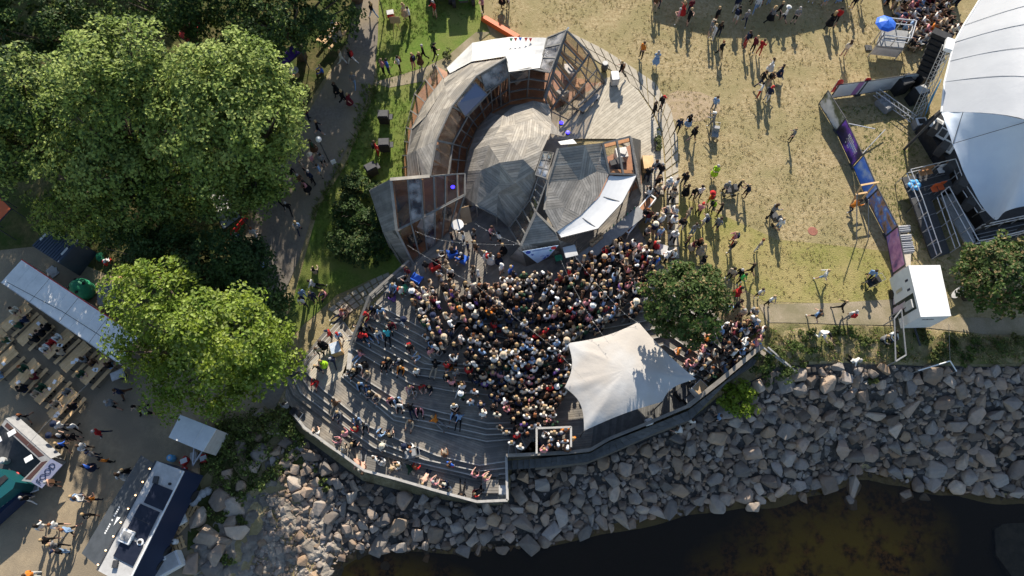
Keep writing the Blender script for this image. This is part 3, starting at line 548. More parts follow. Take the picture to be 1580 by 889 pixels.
# ---------------------------------------------------------------- terraced deck
DK = 0.22; ZU = 0.15
WALK = []                                # faces people can stand on (verts lists)
deck = empty('terraced_deck', P(700, 600, -3), label='stepped weathered timber deck descending from the pavilion to the rocks', cat='deck')
def walk(poly): WALK.append([tuple(p) for p in poly])
def section(pts, d, m, w=.15, name='deck_section', parent=None, t=.04):
    mb = MB(); pts = [Vector(p) for p in pts]; mb.planks(pts, d, w, .014, t); walk(pts)
    # joists under the boards close the gaps
    mb.face([p - Vector((0, 0, t + .012)) for p in pts], 1)
    return mb.build(name, [m, M['riser']], parent or deck)
def strip_step(up, lo, z, zup, name='step', m=None, riser=True, joinlast=False):
    """tread between nosing line `up` (xy) and next nosing line `lo` (xy) at height z; riser rises to zup along `up`"""
    mb = MB(); rb = MB(); nb = MB()
    for i in range(len(up) - 1):
        a, b, c, d = up[i], up[i + 1], lo[i + 1], lo[i]
        q = [Vector((p[0], p[1], z)) for p in (a, b, c, d)]
        if (q[0] - q[3]).length < .02 and (q[1] - q[2]).length < .02: continue
        mb.planks(q, q[1] - q[0], .145, .014, .035); mb.face([p - Vector((0, 0, .05)) for p in q], 1); walk(q)
        r0, r1 = Vector((a[0], a[1], 0)), Vector((b[0], b[1], 0))
        rb.hexa([(r0.x, r0.y, z - .04), (r1.x, r1.y, z - .04), (r1.x, r1.y, zup - .05), (r0.x, r0.y, zup - .05)],
                [Vector((p[0], p[1], p[2])) + (Vector((-(r1 - r0).y, (r1 - r0).x, 0)).normalized() * .03) for p in [(r0.x, r0.y, z - .04), (r1.x, r1.y, z - .04), (r1.x, r1.y, zup - .05), (r0.x, r0.y, zup - .05)]])
        nb.bar((a[0], a[1], zup - .012), (b[0], b[1], zup - .012), .07, .05)
    o = mb.build(name, [m or M['deck'], M['riser']], deck)
    rb.build('riser', M['riser'], o); nb.build('nosing', M['nosing'], o); return o
N = []
mm = [(690, 527), (685, 537), (678, 549), (664, 555), (655, 561), (647, 568), (640, 578), (634, 592)]
nn = [(704, 496), (710, 501), (716, 507), (708, 562), (709, 568), (710, 575), (712, 588), (700, 604)]
cc = [503, 514, 526, 566, 575, 584, 598, 614]
for k in range(8):
    t = k / 7; z = ZU - DK * k
    px = [lerp((578, 468), (541, 536), t), mm[k], nn[k], (800, cc[k]), lerp((890, 480), (925, 595), t), lerp((1060, 455), (1010, 562), t), lerp((1150, 533), (1085, 598), t)]
    N.append([P(*p, z) for p in px])
for k in range(7): strip_step(N[k], N[k + 1], ZU - DK * (k + 1), ZU - DK * k, m=M['deck'])
ZW = ZU - DK * 8
# upper floor in front of the pavilion
sd = P(698, 354) - P(638, 406)
upper = [(578, 468), (633, 404), (698, 354), (720, 300), (850, 360), (985, 290), (1003, 268), (1003, 310), (985, 350), (1010, 400), (1060, 440), (1150, 533), (1060, 455), (890, 480), (800, 503), (704, 496), (690, 527)]
section([P(*p, ZU) for p in upper], sd, M['deck'], .15, 'stage_floor')
# walkway
B = []
Bpx = [[(538, 570), (622, 622), (656, 630), (752, 653), (800, 652), (830, 668)], [(534, 573), (614, 632), (656, 640), (751, 662), (797, 661), (812, 692)], [(530, 577), (610, 642), (656, 650), (750, 671), (792, 669), (797, 702)], [(526, 580), (607, 648), (655, 660), (750, 681), (787, 678), (784, 703)]]
for k in range(4): B.append([P(*p, ZW - .2 * k) for p in Bpx[k]])
wk = [N[7][0], N[7][1], N[7][2], N[7][3], N[7][4], N[7][5], N[7][6]] + [P(*p, ZW) for p in ((1058, 627), (985, 660), (940, 678), (911, 694), (875, 699), (838, 700))] + list(reversed([B[0][k] for k in range(6)]))
wk = [Vector((p.x, p.y, ZW)) for p in wk]
section([wk[0], wk[1], wk[-2], wk[-1]], wk[1] - wk[0], M['deck'], name='walkway')
section([wk[1], wk[2], wk[-3], wk[-2]], wk[2] - wk[1], M['deck'], name='walkway')
section([wk[2], wk[3], wk[-4], wk[-3]], wk[3] - wk[2], M['deck'], name='walkway')
section([wk[3], wk[4], wk[10], wk[11], wk[12], wk[-6], wk[-5], wk[-4]], (1, .1, 0), M['deck'], name='walkway')
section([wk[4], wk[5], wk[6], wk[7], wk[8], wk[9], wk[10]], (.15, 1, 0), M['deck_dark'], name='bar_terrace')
rb = MB(); nb = MB(); p7 = N[7]
for a, b in zip(p7[:-1], p7[1:]):
    rb.bar((a.x, a.y, ZW + .08), (b.x, b.y, ZW + .08), .03, .2); nb.bar((a.x, a.y, ZW + DK - .012), (b.x, b.y, ZW + DK - .012), .07, .05)
rb.build('riser', M['riser'], deck); nb.build('nosing', M['nosing'], deck)
for k in range(3): strip_step(B[k], B[k + 1], ZW - .2 * (k + 1), ZW - .2 * k)
ZP = ZW - .8
C1 = [(545, 531), (527, 508), (469, 570), (497, 600), (570, 658), (614, 678), (675, 703), (740, 718), (781, 712)]
C2 = [(549, 521), (530, 497), (459, 573), (479, 602), (553, 659), (593, 685), (655, 709), (738, 727), (781, 722)]
C3 = [(552, 509), (532, 485), (450, 577), (464, 606), (535, 660), (577, 690), (640, 713), (736, 735), (781, 731)]
C4 = [(555, 497), (534.5, 471), (441, 582), (452, 610), (520, 662), (566, 695), (628, 716), (734, 742), (781, 739)]
Cw = [[P(*p, ZP - .2 * k) for p in c] for k, c in enumerate((C1, C2, C3, C4))]
ZD = ZP - .8
# platform between the two flights
pl = [P(*p, ZP) for p in ((536, 577),)] 
def Z(v, z): return Vector((v.x, v.y, z))
b3 = [Z(v, ZP) for v in B[3]]; c1 = [Z(v, ZP) for v in Cw[0]]
section([c1[1], c1[2], c1[3], b3[0], c1[0]], c1[2] - c1[1], M['deck_pale'], .15, 'platform')
section([c1[3], c1[4], b3[1], b3[0]], c1[4] - c1[3], M['deck'], .15, 'platform')
section([c1[4], c1[5], b3[2], b3[1]], c1[5] - c1[4], M['deck'], .15, 'platform')
section([c1[5], c1[6], c1[7], b3[3], b3[2]], c1[6] - c1[5], M['deck'], .15, 'platform')
section([c1[7], c1[8], Z(P(781, 704, ZP), ZP), b3[5], b3[4], b3[3]], c1[8] - c1[7], M['deck'], .15, 'platform')
rb = MB(); nb = MB()
for a, b in zip(B[3][:-1], B[3][1:]):
    rb.bar((a.x, a.y, ZP + .07), (b.x, b.y, ZP + .07), .03, .18); nb.bar((a.x, a.y, ZP + .188), (b.x, b.y, ZP + .188), .07, .05)
# little side stair strip between walkway and platform
e0, e1 = P(541, 538, ZW), P(538, 570, ZW)
rb.hexa([Z(e0, ZP), Z(e1, ZP), Z(e1, ZW - .05), Z(e0, ZW - .05)], [Z(e0, ZP) - Vector((.04, 0, 0)), Z(e1, ZP) - Vector((.04, 0, 0)), Z(e1, ZW - .05) - Vector((.04, 0, 0)), Z(e0, ZW - .05) - Vector((.04, 0, 0))])
nb.bar(e0, e1, .3, .05)
rb.build('riser', M['riser'], deck); nb.build('nosing', M['nosing'], deck)
for k in range(3): strip_step(Cw[k], Cw[k + 1], ZP - .2 * (k + 1), ZP - .2 * k, m=M['deck_pale'] if False else M['deck'])
strip_step(Cw[3][2:], Cw[3][2:], ZD, ZP - .6)
# lower deck
c4 = [Z(v, ZD) for v in Cw[3]]
OUT = [(440, 612), (452, 645), (468, 663), (561, 728), (610, 741), (672, 759), (735, 776), (782, 774)]
ow = [P(*p, ZD) for p in OUT]
section([c4[2], c4[3], ow[2], ow[1], ow[0]], c4[3] - c4[2], M['deck'], .15, 'lower_deck')
section([c4[3], c4[4], ow[3], ow[2]], ow[3] - ow[2], M['deck'], .15, 'lower_deck')
section([c4[4], c4[5], ow[4], ow[3]], ow[4] - ow[3], M['deck'], .15, 'lower_deck')
section([c4[5], c4[6], ow[5], ow[4]], ow[4] - ow[3], M['deck'], .15, 'lower_deck')
section([c4[6], c4[7], ow[6], ow[5]], ow[5] - ow[4], M['deck'], .15, 'lower_deck')
section([c4[7], c4[8], ow[7], ow[6]], ow[6] - ow[5], M['deck'], .15, 'lower_deck')
# skirts that carry the deck edges down to the rocks
def skirt(pts, z0, z1, name='skirt', m=None, parent=None):
    mb = MB()
    for a, b in zip(pts[:-1], pts[1:]):
        za, zb = (a[2] if z1 is None else z1), (b[2] if z1 is None else z1)
        n = Vector((-(b[1] - a[1]), b[0] - a[0], 0)).normalized() * .04
        q = [Vector((a[0], a[1], z0)), Vector((b[0], b[1], z0)), Vector((b[0], b[1], zb)), Vector((a[0], a[1], za))]
        mb.hexa(q, [p + n for p in q])
    return mb.build(name, m or M['riser'], parent or deck)
skirt(ow[1:] + [P(781, 704, ZD)], -5.6, ZD - .06)
skirt([Z(p, 0) for p in (P(781, 704, ZP), P(838, 700, ZW), P(875, 699, ZW), P(940, 678, ZW), P(985, 660, ZW), P(1058, 627, ZW), P(1085, 598, ZW), P(1150, 533, 0), P(1165, 530, 0))], -4.6, ZW - .08)
# edge rail of the lower deck
rail = empty('deck_rail', ow[3], label='pale timber rail on posts along the outer edge of the lower deck', cat='railing')
rt = [Z(p, ZD + .95) for p in [P(*q, ZD + .95) for q in ((454, 640), (470, 660), (562, 726), (611, 739), (673, 757), (736, 774), (783, 772), (781, 703))]]
mb = MB()
for a, b in zip(rt[:-1], rt[1:]): mb.bar(a, b, .16, .05)
mb.build('cap_rail', M['nosing'], rail)
mb2 = MB()
for a, b in zip(rt[:-1], rt[1:]): mb2.bar(a - Vector((0, 0, .45)), b - Vector((0, 0, .45)), .04, .12)
mb2.build('lower_rail', M['deck'], rail)
for a, b in zip(rt[:-1], rt[1:]):
    n = max(1, round((b - a).length / 1.3))
    for k in range(n):
        p = a + (b - a) * (k / n); MB().box((p.x, p.y, (ZD + p.z) / 2 - .02), (.09, .09, .93)).build('post', M['deck'], rail)
# railing along the upper left flight
rl = empty('stair_railing', P(578, 468, 0), label='grey timber railing beside the upper steps of the terraced deck', cat='railing')
rp = [P(631, 402, 1.05), P(570, 456, 1.05), P(540, 533, -.4)]
for dz, nm, w in ((0, 'cap_rail', .16), (-.35, 'mid_rail', .07), (-.7, 'mid_rail', .07)):
    mb = MB(); off = Vector((0, 0, dz))
    for a, b in zip(rp[:-1], rp[1:]): mb.bar(a + off, b + off, w, .06)
    mb.build(nm, M['frame'] if dz else M['deck'], rl)
for a, b in zip(rp[:-1], rp[1:]):
    for k in range(5):
        p = a + (b - a) * (k / 4.5); MB().box((p.x, p.y, p.z - .55), (.1, .1, 1.1)).build('post', M['frame'], rl)
# ramp along the rocks
ramp = empty('access_ramp', P(980, 680, -2.2), label='narrow grey timber ramp running outside the crowd above the boulders', cat='ramp')
ri = [(1176, 540), (1113, 594), (1061, 634), (985, 665), (940, 682), (911, 699), (875, 703), (826, 708)]
ro = [(1164, 563), (1122, 590), (1066, 648), (1014, 667), (940, 700), (907, 713), (875, 717), (826, 722)]
rz = [-.1, -.7, -1.3, -1.7, -2.0, -2.2, -2.35, -2.5]
for i in range(7):
    q = [P(*ri[i], rz[i]), P(*ri[i + 1], rz[i + 1]), P(*ro[i + 1], rz[i + 1]), P(*ro[i], rz[i])]
    mb = MB(); n = 6
    for k in range(n):
        t0, t1 = k / n + .004, (k + 1) / n - .004
        for j in range(2):
            u0, u1 = j / 2 + .01, j / 2 + .49
            L_ = lambda t, u: (q[0].lerp(q[1], t)).lerp(q[3].lerp(q[2], t), u)
            top = [L_(t0, u0), L_(t1, u0), L_(t1, u1), L_(t0, u1)]; mb.hexa([p - Vector((0, 0, .06)) for p in top], top)
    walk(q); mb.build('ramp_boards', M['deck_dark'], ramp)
    sk = MB()
    for a, b in ((q[3], q[2]),): sk.hexa([a, b, b - Vector((0, 0, 1.6)), a - Vector((0, 0, 1.6))], [p + Vector((.01, .05, 0)) for p in (a, b, b - Vector((0, 0, 1.6)), a - Vector((0, 0, 1.6)))])
    sk.build('fascia', M['riser'], ramp)
a0, a1, b0, b1 = P(826, 708, 0), P(781, 711, 0), P(826, 722, 0), P(781, 725, 0)
for k in range(5):
    z = -2.62 - .14 * k; t0, t1 = k / 5, (k + 1) / 5 - .01
    f = lambda x, y, z=z: P(lerp((826, 708), (781, 711), x)[0], lerp((826, 708), (781, 711), x)[1] + y * 14, z)
    q = [f(t0, 0), f(t1, 0), f(t1, 1), f(t0, 1)]; MB().hexa([p - Vector((0, 0, .13)) for p in q], q).build('stair_tread', M['deck_dark'], ramp); walk(q)
par = empty('parapet', P(980, 660, -1.6), label='timber parapet with a pale cap between the crowd and the ramp', cat='parapet')
pz = [.8, .3, -.25, -.7, -.85, -.9, -.95, -1.4]; pp = [(1176, 533), (1113, 586), (1061, 627), (985, 659), (940, 677), (911, 694), (875, 698), (780, 703)]
pw = [P(*p, z) for p, z in zip(pp, pz)]
mb = MB(); bd = MB()
for a, b in zip(pw[:-1], pw[1:]):
    mb.bar(a, b, .2 if a.x < 12 else .28, .05)
    bd.hexa([a - Vector((0, 0, 1.1)), b - Vector((0, 0, 1.1)), b - Vector((0, 0, .04)), a - Vector((0, 0, .04))], [p + Vector((.01, .05, 0)) for p in (a - Vector((0, 0, 1.1)), b - Vector((0, 0, 1.1)), b - Vector((0, 0, .04)), a - Vector((0, 0, .04)))])
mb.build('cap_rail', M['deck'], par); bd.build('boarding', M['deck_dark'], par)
# picnic table built onto the lower deck corner
# ---------------------------------------------------------------- garden deck and paving behind the pavilion
gd = empty('garden_deck', P(940, 180, 0), label='sunlit pale timber deck with fanned boards behind the pavilion', cat='deck')
for pts, d in (([(850, 215), (866, 172), (905, 140), (936, 120), (958, 116), (905, 214)], ((905, 214), (958, 116))),
               ([(905, 214), (958, 116), (985, 140), (1006, 172), (950, 214)], ((905, 214), (985, 150))),
               ([(950, 214), (1006, 172), (1020, 205), (1024, 240), (988, 240)], ((950, 214), (1010, 180))),
               ([(988, 240), (1024, 240), (1026, 300), (1002, 300)], ((988, 240), (1024, 240)))):
    a, b = P(*d[0]), P(*d[1]); section([P(*p, .12) for p in pts], b - a, M['deck_pale'], .19, 'deck_section', gd)
pv = empty('paved_walk', P(1030, 220, 0), label='curved walk of pale square paving slabs round the garden deck', cat='path'); pv['kind'] = 'structure'
def slab_strip(parent, inner, outer, rows, L=.62, z=None):
    pi = [P(*p, .06) if z is None else T(*p) for p in inner]; po = [P(*p, .06) if z is None else T(*p) for p in outer]
    for i in range(len(pi) - 1):
        n = max(1, round(((pi[i + 1] - pi[i]).length + (po[i + 1] - po[i]).length) / 2 / L))
        for k in range(n):
            for j in range(rows):
                f = lambda t, u: pi[i].lerp(pi[i + 1], t).lerp(po[i].lerp(po[i + 1], t), u)
                g = .018 / L; t0, t1, u0, u1 = k / n + g, (k + 1) / n - g, j / rows + g, (j + 1) / rows - g
                dz = R.uniform(0, .012) + (.05 if z else .0)
                top = [f(t0, u0), f(t1, u0), f(t1, u1), f(t0, u1)]; top = [p + Vector((0, 0, dz)) for p in top]
                MB().hexa([p - Vector((0, 0, .06)) for p in top], top).build('paving_slab', M['slab'], parent)
    for i in range(len(pi) - 1): walk([pi[i], pi[i + 1], po[i + 1], po[i]])
slab_strip(pv, [(905, 84), (942, 108), (987, 140), (1008, 172), (1022, 205), (1026, 240), (1028, 300), (1030, 360), (1034, 420)], [(880, 50), (925, 72), (968, 98), (1012, 128), (1036, 170), (1046, 215), (1048, 300), (1046, 360), (1050, 420)], 2, .85)
pw2 = empty('slab_path', T(560, 450), label='path of worn rectangular slabs leading to the stepped corner of the deck', cat='path'); pw2['kind'] = 'structure'
slab_strip(pw2, [(505, 478), (540, 452), (580, 428), (600, 420)], [(528, 492), (556, 472), (590, 452), (606, 440)], 3, .6, z=1)
# ---------------------------------------------------------------- pavilion
pav = empty('domed_pavilion', P(790, 260, 0), label='faceted timber pavilion with silvered plank domes and a glazed crescent wing', cat='pavilion')
def zE(x, y, z): return (700 + x / 5.229, 140 + y / 5.229, z)
def V(p): return P(p[0], p[1], p[2])
_pk = [0]
def rpanel(pts, edge=0, m=None, w=.17, name='roof_panel', parent=None):
    q = [V(p) if not isinstance(p, Vector) else p for p in pts]; mb = MB(); e = edge % len(q)
    n = (q[1] - q[0]).cross(q[2] - q[0]).normalized(); n = n if n.z > 0 else -n
    mb.planks(q, q[(e + 1) % len(q)] - q[e], w, .016, .035, 0, .006); mb.face([p - n * .045 for p in q], 1)
    return mb.build(name, [m or M['clad'], M['riser']], parent or pav)
def seam(a, b, m=None, w=.07, name='ridge_board', parent=None):
    a, b = V(a), V(b); return MB().bar(a + Vector((0, 0, .01)), b + Vector((0, 0, .01)), w, .05).build(name, m or M['clad2'], parent or pav)
def glaze(quad, nu, nv, fw=.08, gm=None, fm=None, parent=None, name='window'):
    """quad corners tl, tr, br, bl -> a window part with a frame and single panes"""
    tl, tr, br, bl = [V(p) if not isinstance(p, Vector) else p for p in quad]; S = lambda u, v: tl.lerp(tr, u).lerp(bl.lerp(br, u), v)
    fr = MB(); nn_ = (tr - tl).cross(bl - tl).normalized()
    for i in range(nu + 1):
        for j in range(nv): fr.bar(S(i / nu, j / nv), S(i / nu, (j + 1) / nv), fw, fw, up=nn_)
    for j in range(nv + 1):
        for i in range(nu): fr.bar(S(i / nu, j / nv), S((i + 1) / nu, j / nv), fw * .9, fw * 1.05, up=nn_)
    f = fr.build(name + '_frame', fm or M['frame'], parent or pav)
    for i in range(nu):
        for j in range(nv):
            q = [S(i / nu, j / nv), S((i + 1) / nu, j / nv), S((i + 1) / nu, (j + 1) / nv), S(i / nu, (j + 1) / nv)]
            MB().hexa(q, [p + nn_ * .012 for p in q]).build('pane', gm or M['glass'], f)
    return f
K = [(780, 90, 4.6), (735, 117, 4.8), (697, 164, 4.8), (673, 217, 4.6), (663, 272, 4.2)]
Mi = [(728, 97, 3.9), (686, 134, 3.9), (659, 178, 3.9), (642, 232, 3.7), (650, 273, 3.6)]
O = [(693, 112, 2.8), (684, 122, 2.6), (656, 158, 2.4), (635, 200, 2.3), (629, 240, 2.2), (630, 273, 2.1)]
rpanel([K[0], K[1], Mi[0]], 0); rpanel([K[1], K[2], Mi[1]], 0); rpanel([K[1], Mi[1], Mi[0]], 1); rpanel([K[2], Mi[2], Mi[1]], 1)
rpanel([K[2], K[3], Mi[2]], 0); rpanel([K[3], Mi[3], Mi[2]], 1); rpanel([K[3], K[4], Mi[3]], 1, M['clad2']); rpanel([K[4], Mi[4], Mi[3]], 1, M['clad2'])
rpanel([Mi[0], Mi[1], O[1], O[0]], 0); rpanel([Mi[1], Mi[2], O[2], O[1]], 1); rpanel([Mi[2], O[3], O[2]], 0); rpanel([Mi[2], Mi[3], O[4], O[3]], 1); rpanel([Mi[3], Mi[4], O[5], O[4]], 0, M['clad2'])
for a, b in zip(K[:-1], K[1:]): seam(a, b, M['clad'], .14, 'eaves_board')
# outer glazed skirt of the crescent
base = [(672, 100, 0), (640, 145, 0), (627, 197, -.1), (621, 240, -.2), (620, 280, -.3)]
for i in range(4): glaze([O[i + 1], O[i + 2], base[i + 1], base[i]], 2, 1, .09)
G1 = [(786, 116, 3.1), (757, 140, 3.1), (722, 178, 3.1), (698, 222, 3.1), (692, 270, 3.0)]; G2 = [(786, 157, .5), (760, 171, .5), (737, 197, .5), (721, 229, .5), (717, 268, .5)]
for i in range(4):
    glaze([K[i], K[i + 1], G1[i + 1], G1[i]], 1, 1, .12); glaze([G1[i], G1[i + 1], G2[i + 1], G2[i]], 2, 2, .08)
for tl, tr, br, bl in (((785, 112, 4.4), (817, 105.5, 4.2), (813, 151, .5), (786, 156, .5)), ((817, 105.5, 4.2), (849, 112, 4.0), (838, 152, .5), (813, 151, .5))): glaze([tl, tr, br, bl], 1, 3, .1)
# two tilted open windows
glaze([(779, 93, 4.5), (786, 118, 3.6), (750, 141, 3.7), (742, 116, 4.6)], 1, 1, .06, M['poly'], name='open_window')
glaze([(731, 125, 4.6), (752, 146, 3.6), (718, 180, 3.6), (704, 160, 4.6)], 1, 1, .06, mat('blue_film', (.10, .13, .22), None, rough=.2, spec=.6), name='open_window')
# white tarpaulin over the back of the crescent
to = [(689, 105, 2.2), (729, 66, 2.2), (765, 60, 2.3), (789, 57, 2.4), (844, 58.7, 3.8)]; ti = [(694, 113, 2.9), (728, 95, 4.0), (780, 87, 4.68), (785, 111, 4.5), (833, 105, 4.15)]
mb = MB(); n = 8
for i in range(4):
    a, b, c, d = V(to[i]), V(to[i + 1]), V(ti[i + 1]), V(ti[i])
    for u in range(n):
        for v in range(n):
            g = lambda s, t: a.lerp(b, s).lerp(d.lerp(c, s), t) + Vector((0, 0, -.18 * math.sin(PI * s) * math.sin(PI * t) + .05 * mnoise.noise(Vector((s * 3 + i, t * 9, 1)))))
            mb.face([g(u / n, v / n), g((u + 1) / n, v / n), g((u + 1) / n, (v + 1) / n), g(u / n, (v + 1) / n)])
mb.build('roof_tarpaulin', M['tarp'], pav, smooth=True)
# glazed wedge at the end of the crescent
R0 = (874, 47, 4.6); R1 = (841, 152, 2.4); W1 = (909.6, 82.6, 3.4); W2 = (849, 171.5, 1.4); Q1 = (933.5, 127.5, .15); Q2 = (877, 185, .15)
glaze([(844.6, 58.7, 3.8), R0, (849, 112, 4.0), (833, 105, 4.05)], 1, 3, .1, M['poly'])
glaze([R0, W1, W2, R1], 1, 6, .1)
glaze([W1, Q1, Q2, W2], 2, 4, .09)
seam(R0, R1, M['frame'], .2, 'ridge_beam'); seam(R0, W1, M['frame'], .16, 'ridge_beam'); seam(W1, Q1, M['frame'], .14, 'ridge_beam'); seam(W1, W2, M['frame'], .14, 'ridge_beam')
for k in range(6):
    t = (k + .5) / 6; a = V(R0).lerp(V(R1), t) - Vector((0, 0, .35)); b = V(W1).lerp(V(W2), t) - Vector((0, 0, .35)); MB().bar(a, b, .14, .22).build('rafter', M['pine'], pav)
MB().tube([V((874, 47, 4.6)), V((877, 43, 5.2))], .06, 8).build('vent_pipe', M['white'], pav)
# bench seat on the deck by the wedge
# back wall under tarpaulin and wedge
wl_ = [V(to[0]), V(to[1]), V(to[2]), V(to[3]), V(to[4])]
for a, b in zip(wl_[:-1], wl_[1:]):
    q = [a - Vector((0, 0, .03)), b - Vector((0, 0, .03)), Z(b, -.05), Z(a, -.05)]
    mb = MB(); mb.planks(q, (0, 0, 1), .2, .016, .04); mb.build('wall_panel', M['clad2'], pav)
for a, b in ((V(to[4]), V(R0)), (V(R0), V(W1)), (V(W1), V(Q1))): glaze([a - Vector((0, 0, .05)), b - Vector((0, 0, .05)), Z(b, -.03), Z(a, -.03)], 2, 2, .08)
# interior floor and rafters of the crescent
inner = [Z(V(g), .12) for g in G2]; outer = [P(p[0] + 3, p[1] + 3, .12) for p in base]
fl = MB()
for i in range(4): fl.face([inner[i], inner[i + 1], outer[i + 1], outer[i]])
fl.face([Z(V((786, 157, .5)), .12), Z(V((838, 152, .5)), .12), Z(V((849, 171, .2)), .12), Z(V((933, 127, .2)), .12), Z(V(W1), .12), Z(V(R0), .12), Z(V(to[3]), .12), Z(V(to[1]), .12), Z(V(O[1]), .12)])
fl.build('interior_floor', M['floor_in'], pav)
for i in range(4):
    for t in (.15, .5, .85):
        a = V(K[i]).lerp(V(K[i + 1]), t) - Vector((0, 0, .3)); b = V(O[i + 1]).lerp(V(O[i + 2]), t) - Vector((0, 0, .3)); MB().bar(a, b, .1, .2).build('rafter', M['fir'], pav)
        c = V(G2[i]).lerp(V(G2[i + 1]), t); MB().bar(a, Z(c, .12).lerp(Z(a, .12), .35), .12, .12).build('post', M['fir'], pav)
# central dome
D = dict(a=zE(640, 80, 2.2), b=zE(480, 130, 2.3), c=zE(390, 200, 2.6), d=zE(770, 110, 2.2), e=zE(790, 250, 2.6), f=zE(885, 370, 1.2), g=zE(635, 230, 3.7), h=zE(500, 270, 3.7), i=zE(375, 290, 3.3), j=zE(285, 440, 3.7), k=zE(445, 415, 4.55), l=zE(620, 385, 4.65),
         m=zE(780, 345, 3.6), n=zE(715, 485, 4.4), o=zE(375, 580, 4.45), p=zE(560, 555, 4.9), q=zE(655, 650, 4.35), r=zE(500, 745, 4.05), s=(771, 283, 3.5), t=zE(225, 640, 3.0), u=zE(120, 490, 1.6), v=zE(180, 330, 1.5), w=zE(300, 180, 1.4), x=zE(85, 655, 1.3), y=zE(95, 860, .9),
         A=(827, 275, 3.7), B=(816, 306, 2.7), C=(800, 336, 1.3), D=(785, 352, .2), E=(768, 298, 2.9), F=(766, 333, 1.7), G=(735, 317, 1.7), H=(719, 318, .2), I=(776, 180, 2.0))
for k_, tri in enumerate('abh agh ade aeg egm bch cih hgl hlk ihk ikj gml mnl klp kpo jko lnp nqp opr pqr jot ors ost civ cvw iju iuv jut uxt xyt qAr ArB rBE rsE BCE CDE DFE FGE sEG tsG yGt yGH emf'.split()):
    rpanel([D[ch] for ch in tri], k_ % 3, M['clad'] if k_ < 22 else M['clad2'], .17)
# dome opening with trestle and dark recess
MB().bar(V((735, 317, 1.7)), V((766, 333, 1.7)), .12, .12).build('door_lintel', M['frame'], pav)
for p_ in ((735, 317, 1.7), (766, 333, 1.7)): a = V(p_); MB().bar(a, Z(a, ZU), .1, .1).build('door_post', M['frame'], pav)
# half dome over the bar
E_ = dict(A=(861, 229, 4.55), B=(902, 223.5, 4.5), C=(929, 220.6, 4.1), D=(939.5, 268.4, 3.3), E=(921, 264.6, 3.35), F=(893.5, 278, 3.3), f=(845, 282, 3.7), G=(840, 324, 3.3), H=(905, 301, 3.05), I=(924, 303, 2.95), J=(895.5, 332.5, 2.75), K=(858, 358, 2.6), L=(872, 320, 2.95))
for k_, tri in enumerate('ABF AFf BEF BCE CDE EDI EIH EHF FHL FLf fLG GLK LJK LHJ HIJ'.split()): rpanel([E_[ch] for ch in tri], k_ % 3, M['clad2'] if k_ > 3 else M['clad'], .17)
for a, b in (('A', 'B'), ('B', 'C')):
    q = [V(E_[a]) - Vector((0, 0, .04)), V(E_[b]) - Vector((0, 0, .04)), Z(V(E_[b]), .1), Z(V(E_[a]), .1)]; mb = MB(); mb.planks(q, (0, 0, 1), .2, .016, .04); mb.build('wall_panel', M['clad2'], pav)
for a, b in (('A', 'f'), ('f', 'G')): seam(E_[a], E_[b], M['clad'], .14, 'eaves_board')
# glass bay at the end of the half dome
glaze([(930, 221.5, 4.2), (972, 211, 3.9), (982.5, 270, 3.1), (940, 268, 3.25)], 2, 1, .13)
MB().bar(V((931, 226, 3.9)), V((972, 216, 3.6)), .25, .1).build('beam', M['fir'], pav); MB().bar(V((941, 264, 3.0)), V((982, 266, 3.0)), .25, .1).build('beam', M['fir'], pav)
rpanel([(972, 211, 3.9), (990, 216, .1), (990, 300, .1), (983, 271, 3.1)], 0, M['clad2'])
fl = MB(); fl.face([Z(V(p), .14) for p in ((861, 229, 2.4), (930, 222, 2.4), (988, 216, 0.1), (990, 300, .1), (924, 303, 3.3), (858, 358, 3.2))]); fl.build('interior_floor', M['floor_in'], pav)
# bar awning
aw = [[(940, 271, 3.15), (982.5, 271, 3.15)], [(926, 302, 2.9), (961, 312, 2.85)], [(895, 333.5, 2.7), (923, 353, 2.62)], [(859.5, 357.5, 2.55), (866, 367, 2.45)]]
mb = MB()
for i in range(3):
    a, b, c, d = [V(p) for p in (aw[i][0], aw[i][1], aw[i + 1][1], aw[i + 1][0])]
    for u in range(5):
        g = lambda s, t: a.lerp(d, s).lerp(b.lerp(c, s), t) - Vector((0, 0, .06 * math.sin(PI * t)))
        for v in range(5): mb.face([g(u / 5, v / 5), g((u + 1) / 5, v / 5), g((u + 1) / 5, (v + 1) / 5), g(u / 5, (v + 1) / 5)])
mb.build('awning', mat('white_awning', (.74, .74, .73), (.68, .68, .67), 1.5, .55), pav, smooth=True)
fr = MB()
for i in range(3): fr.bar(V(aw[i][1]), V(aw[i + 1][1]), .05, .05)
for i in range(4): fr.bar(V(aw[i][0]) - Vector((0, 0, .05)), V(aw[i][1]) - Vector((0, 0, .05)), .05, .05)
fr.build('awning_frame', M['dgrey'], pav)
for i in (0, 1, 2):
    p_ = V(aw[i][1]); MB().box((p_.x, p_.y, p_.z / 2), (.07, .07, p_.z - .1)).build('awning_post', M['dgrey'], pav)
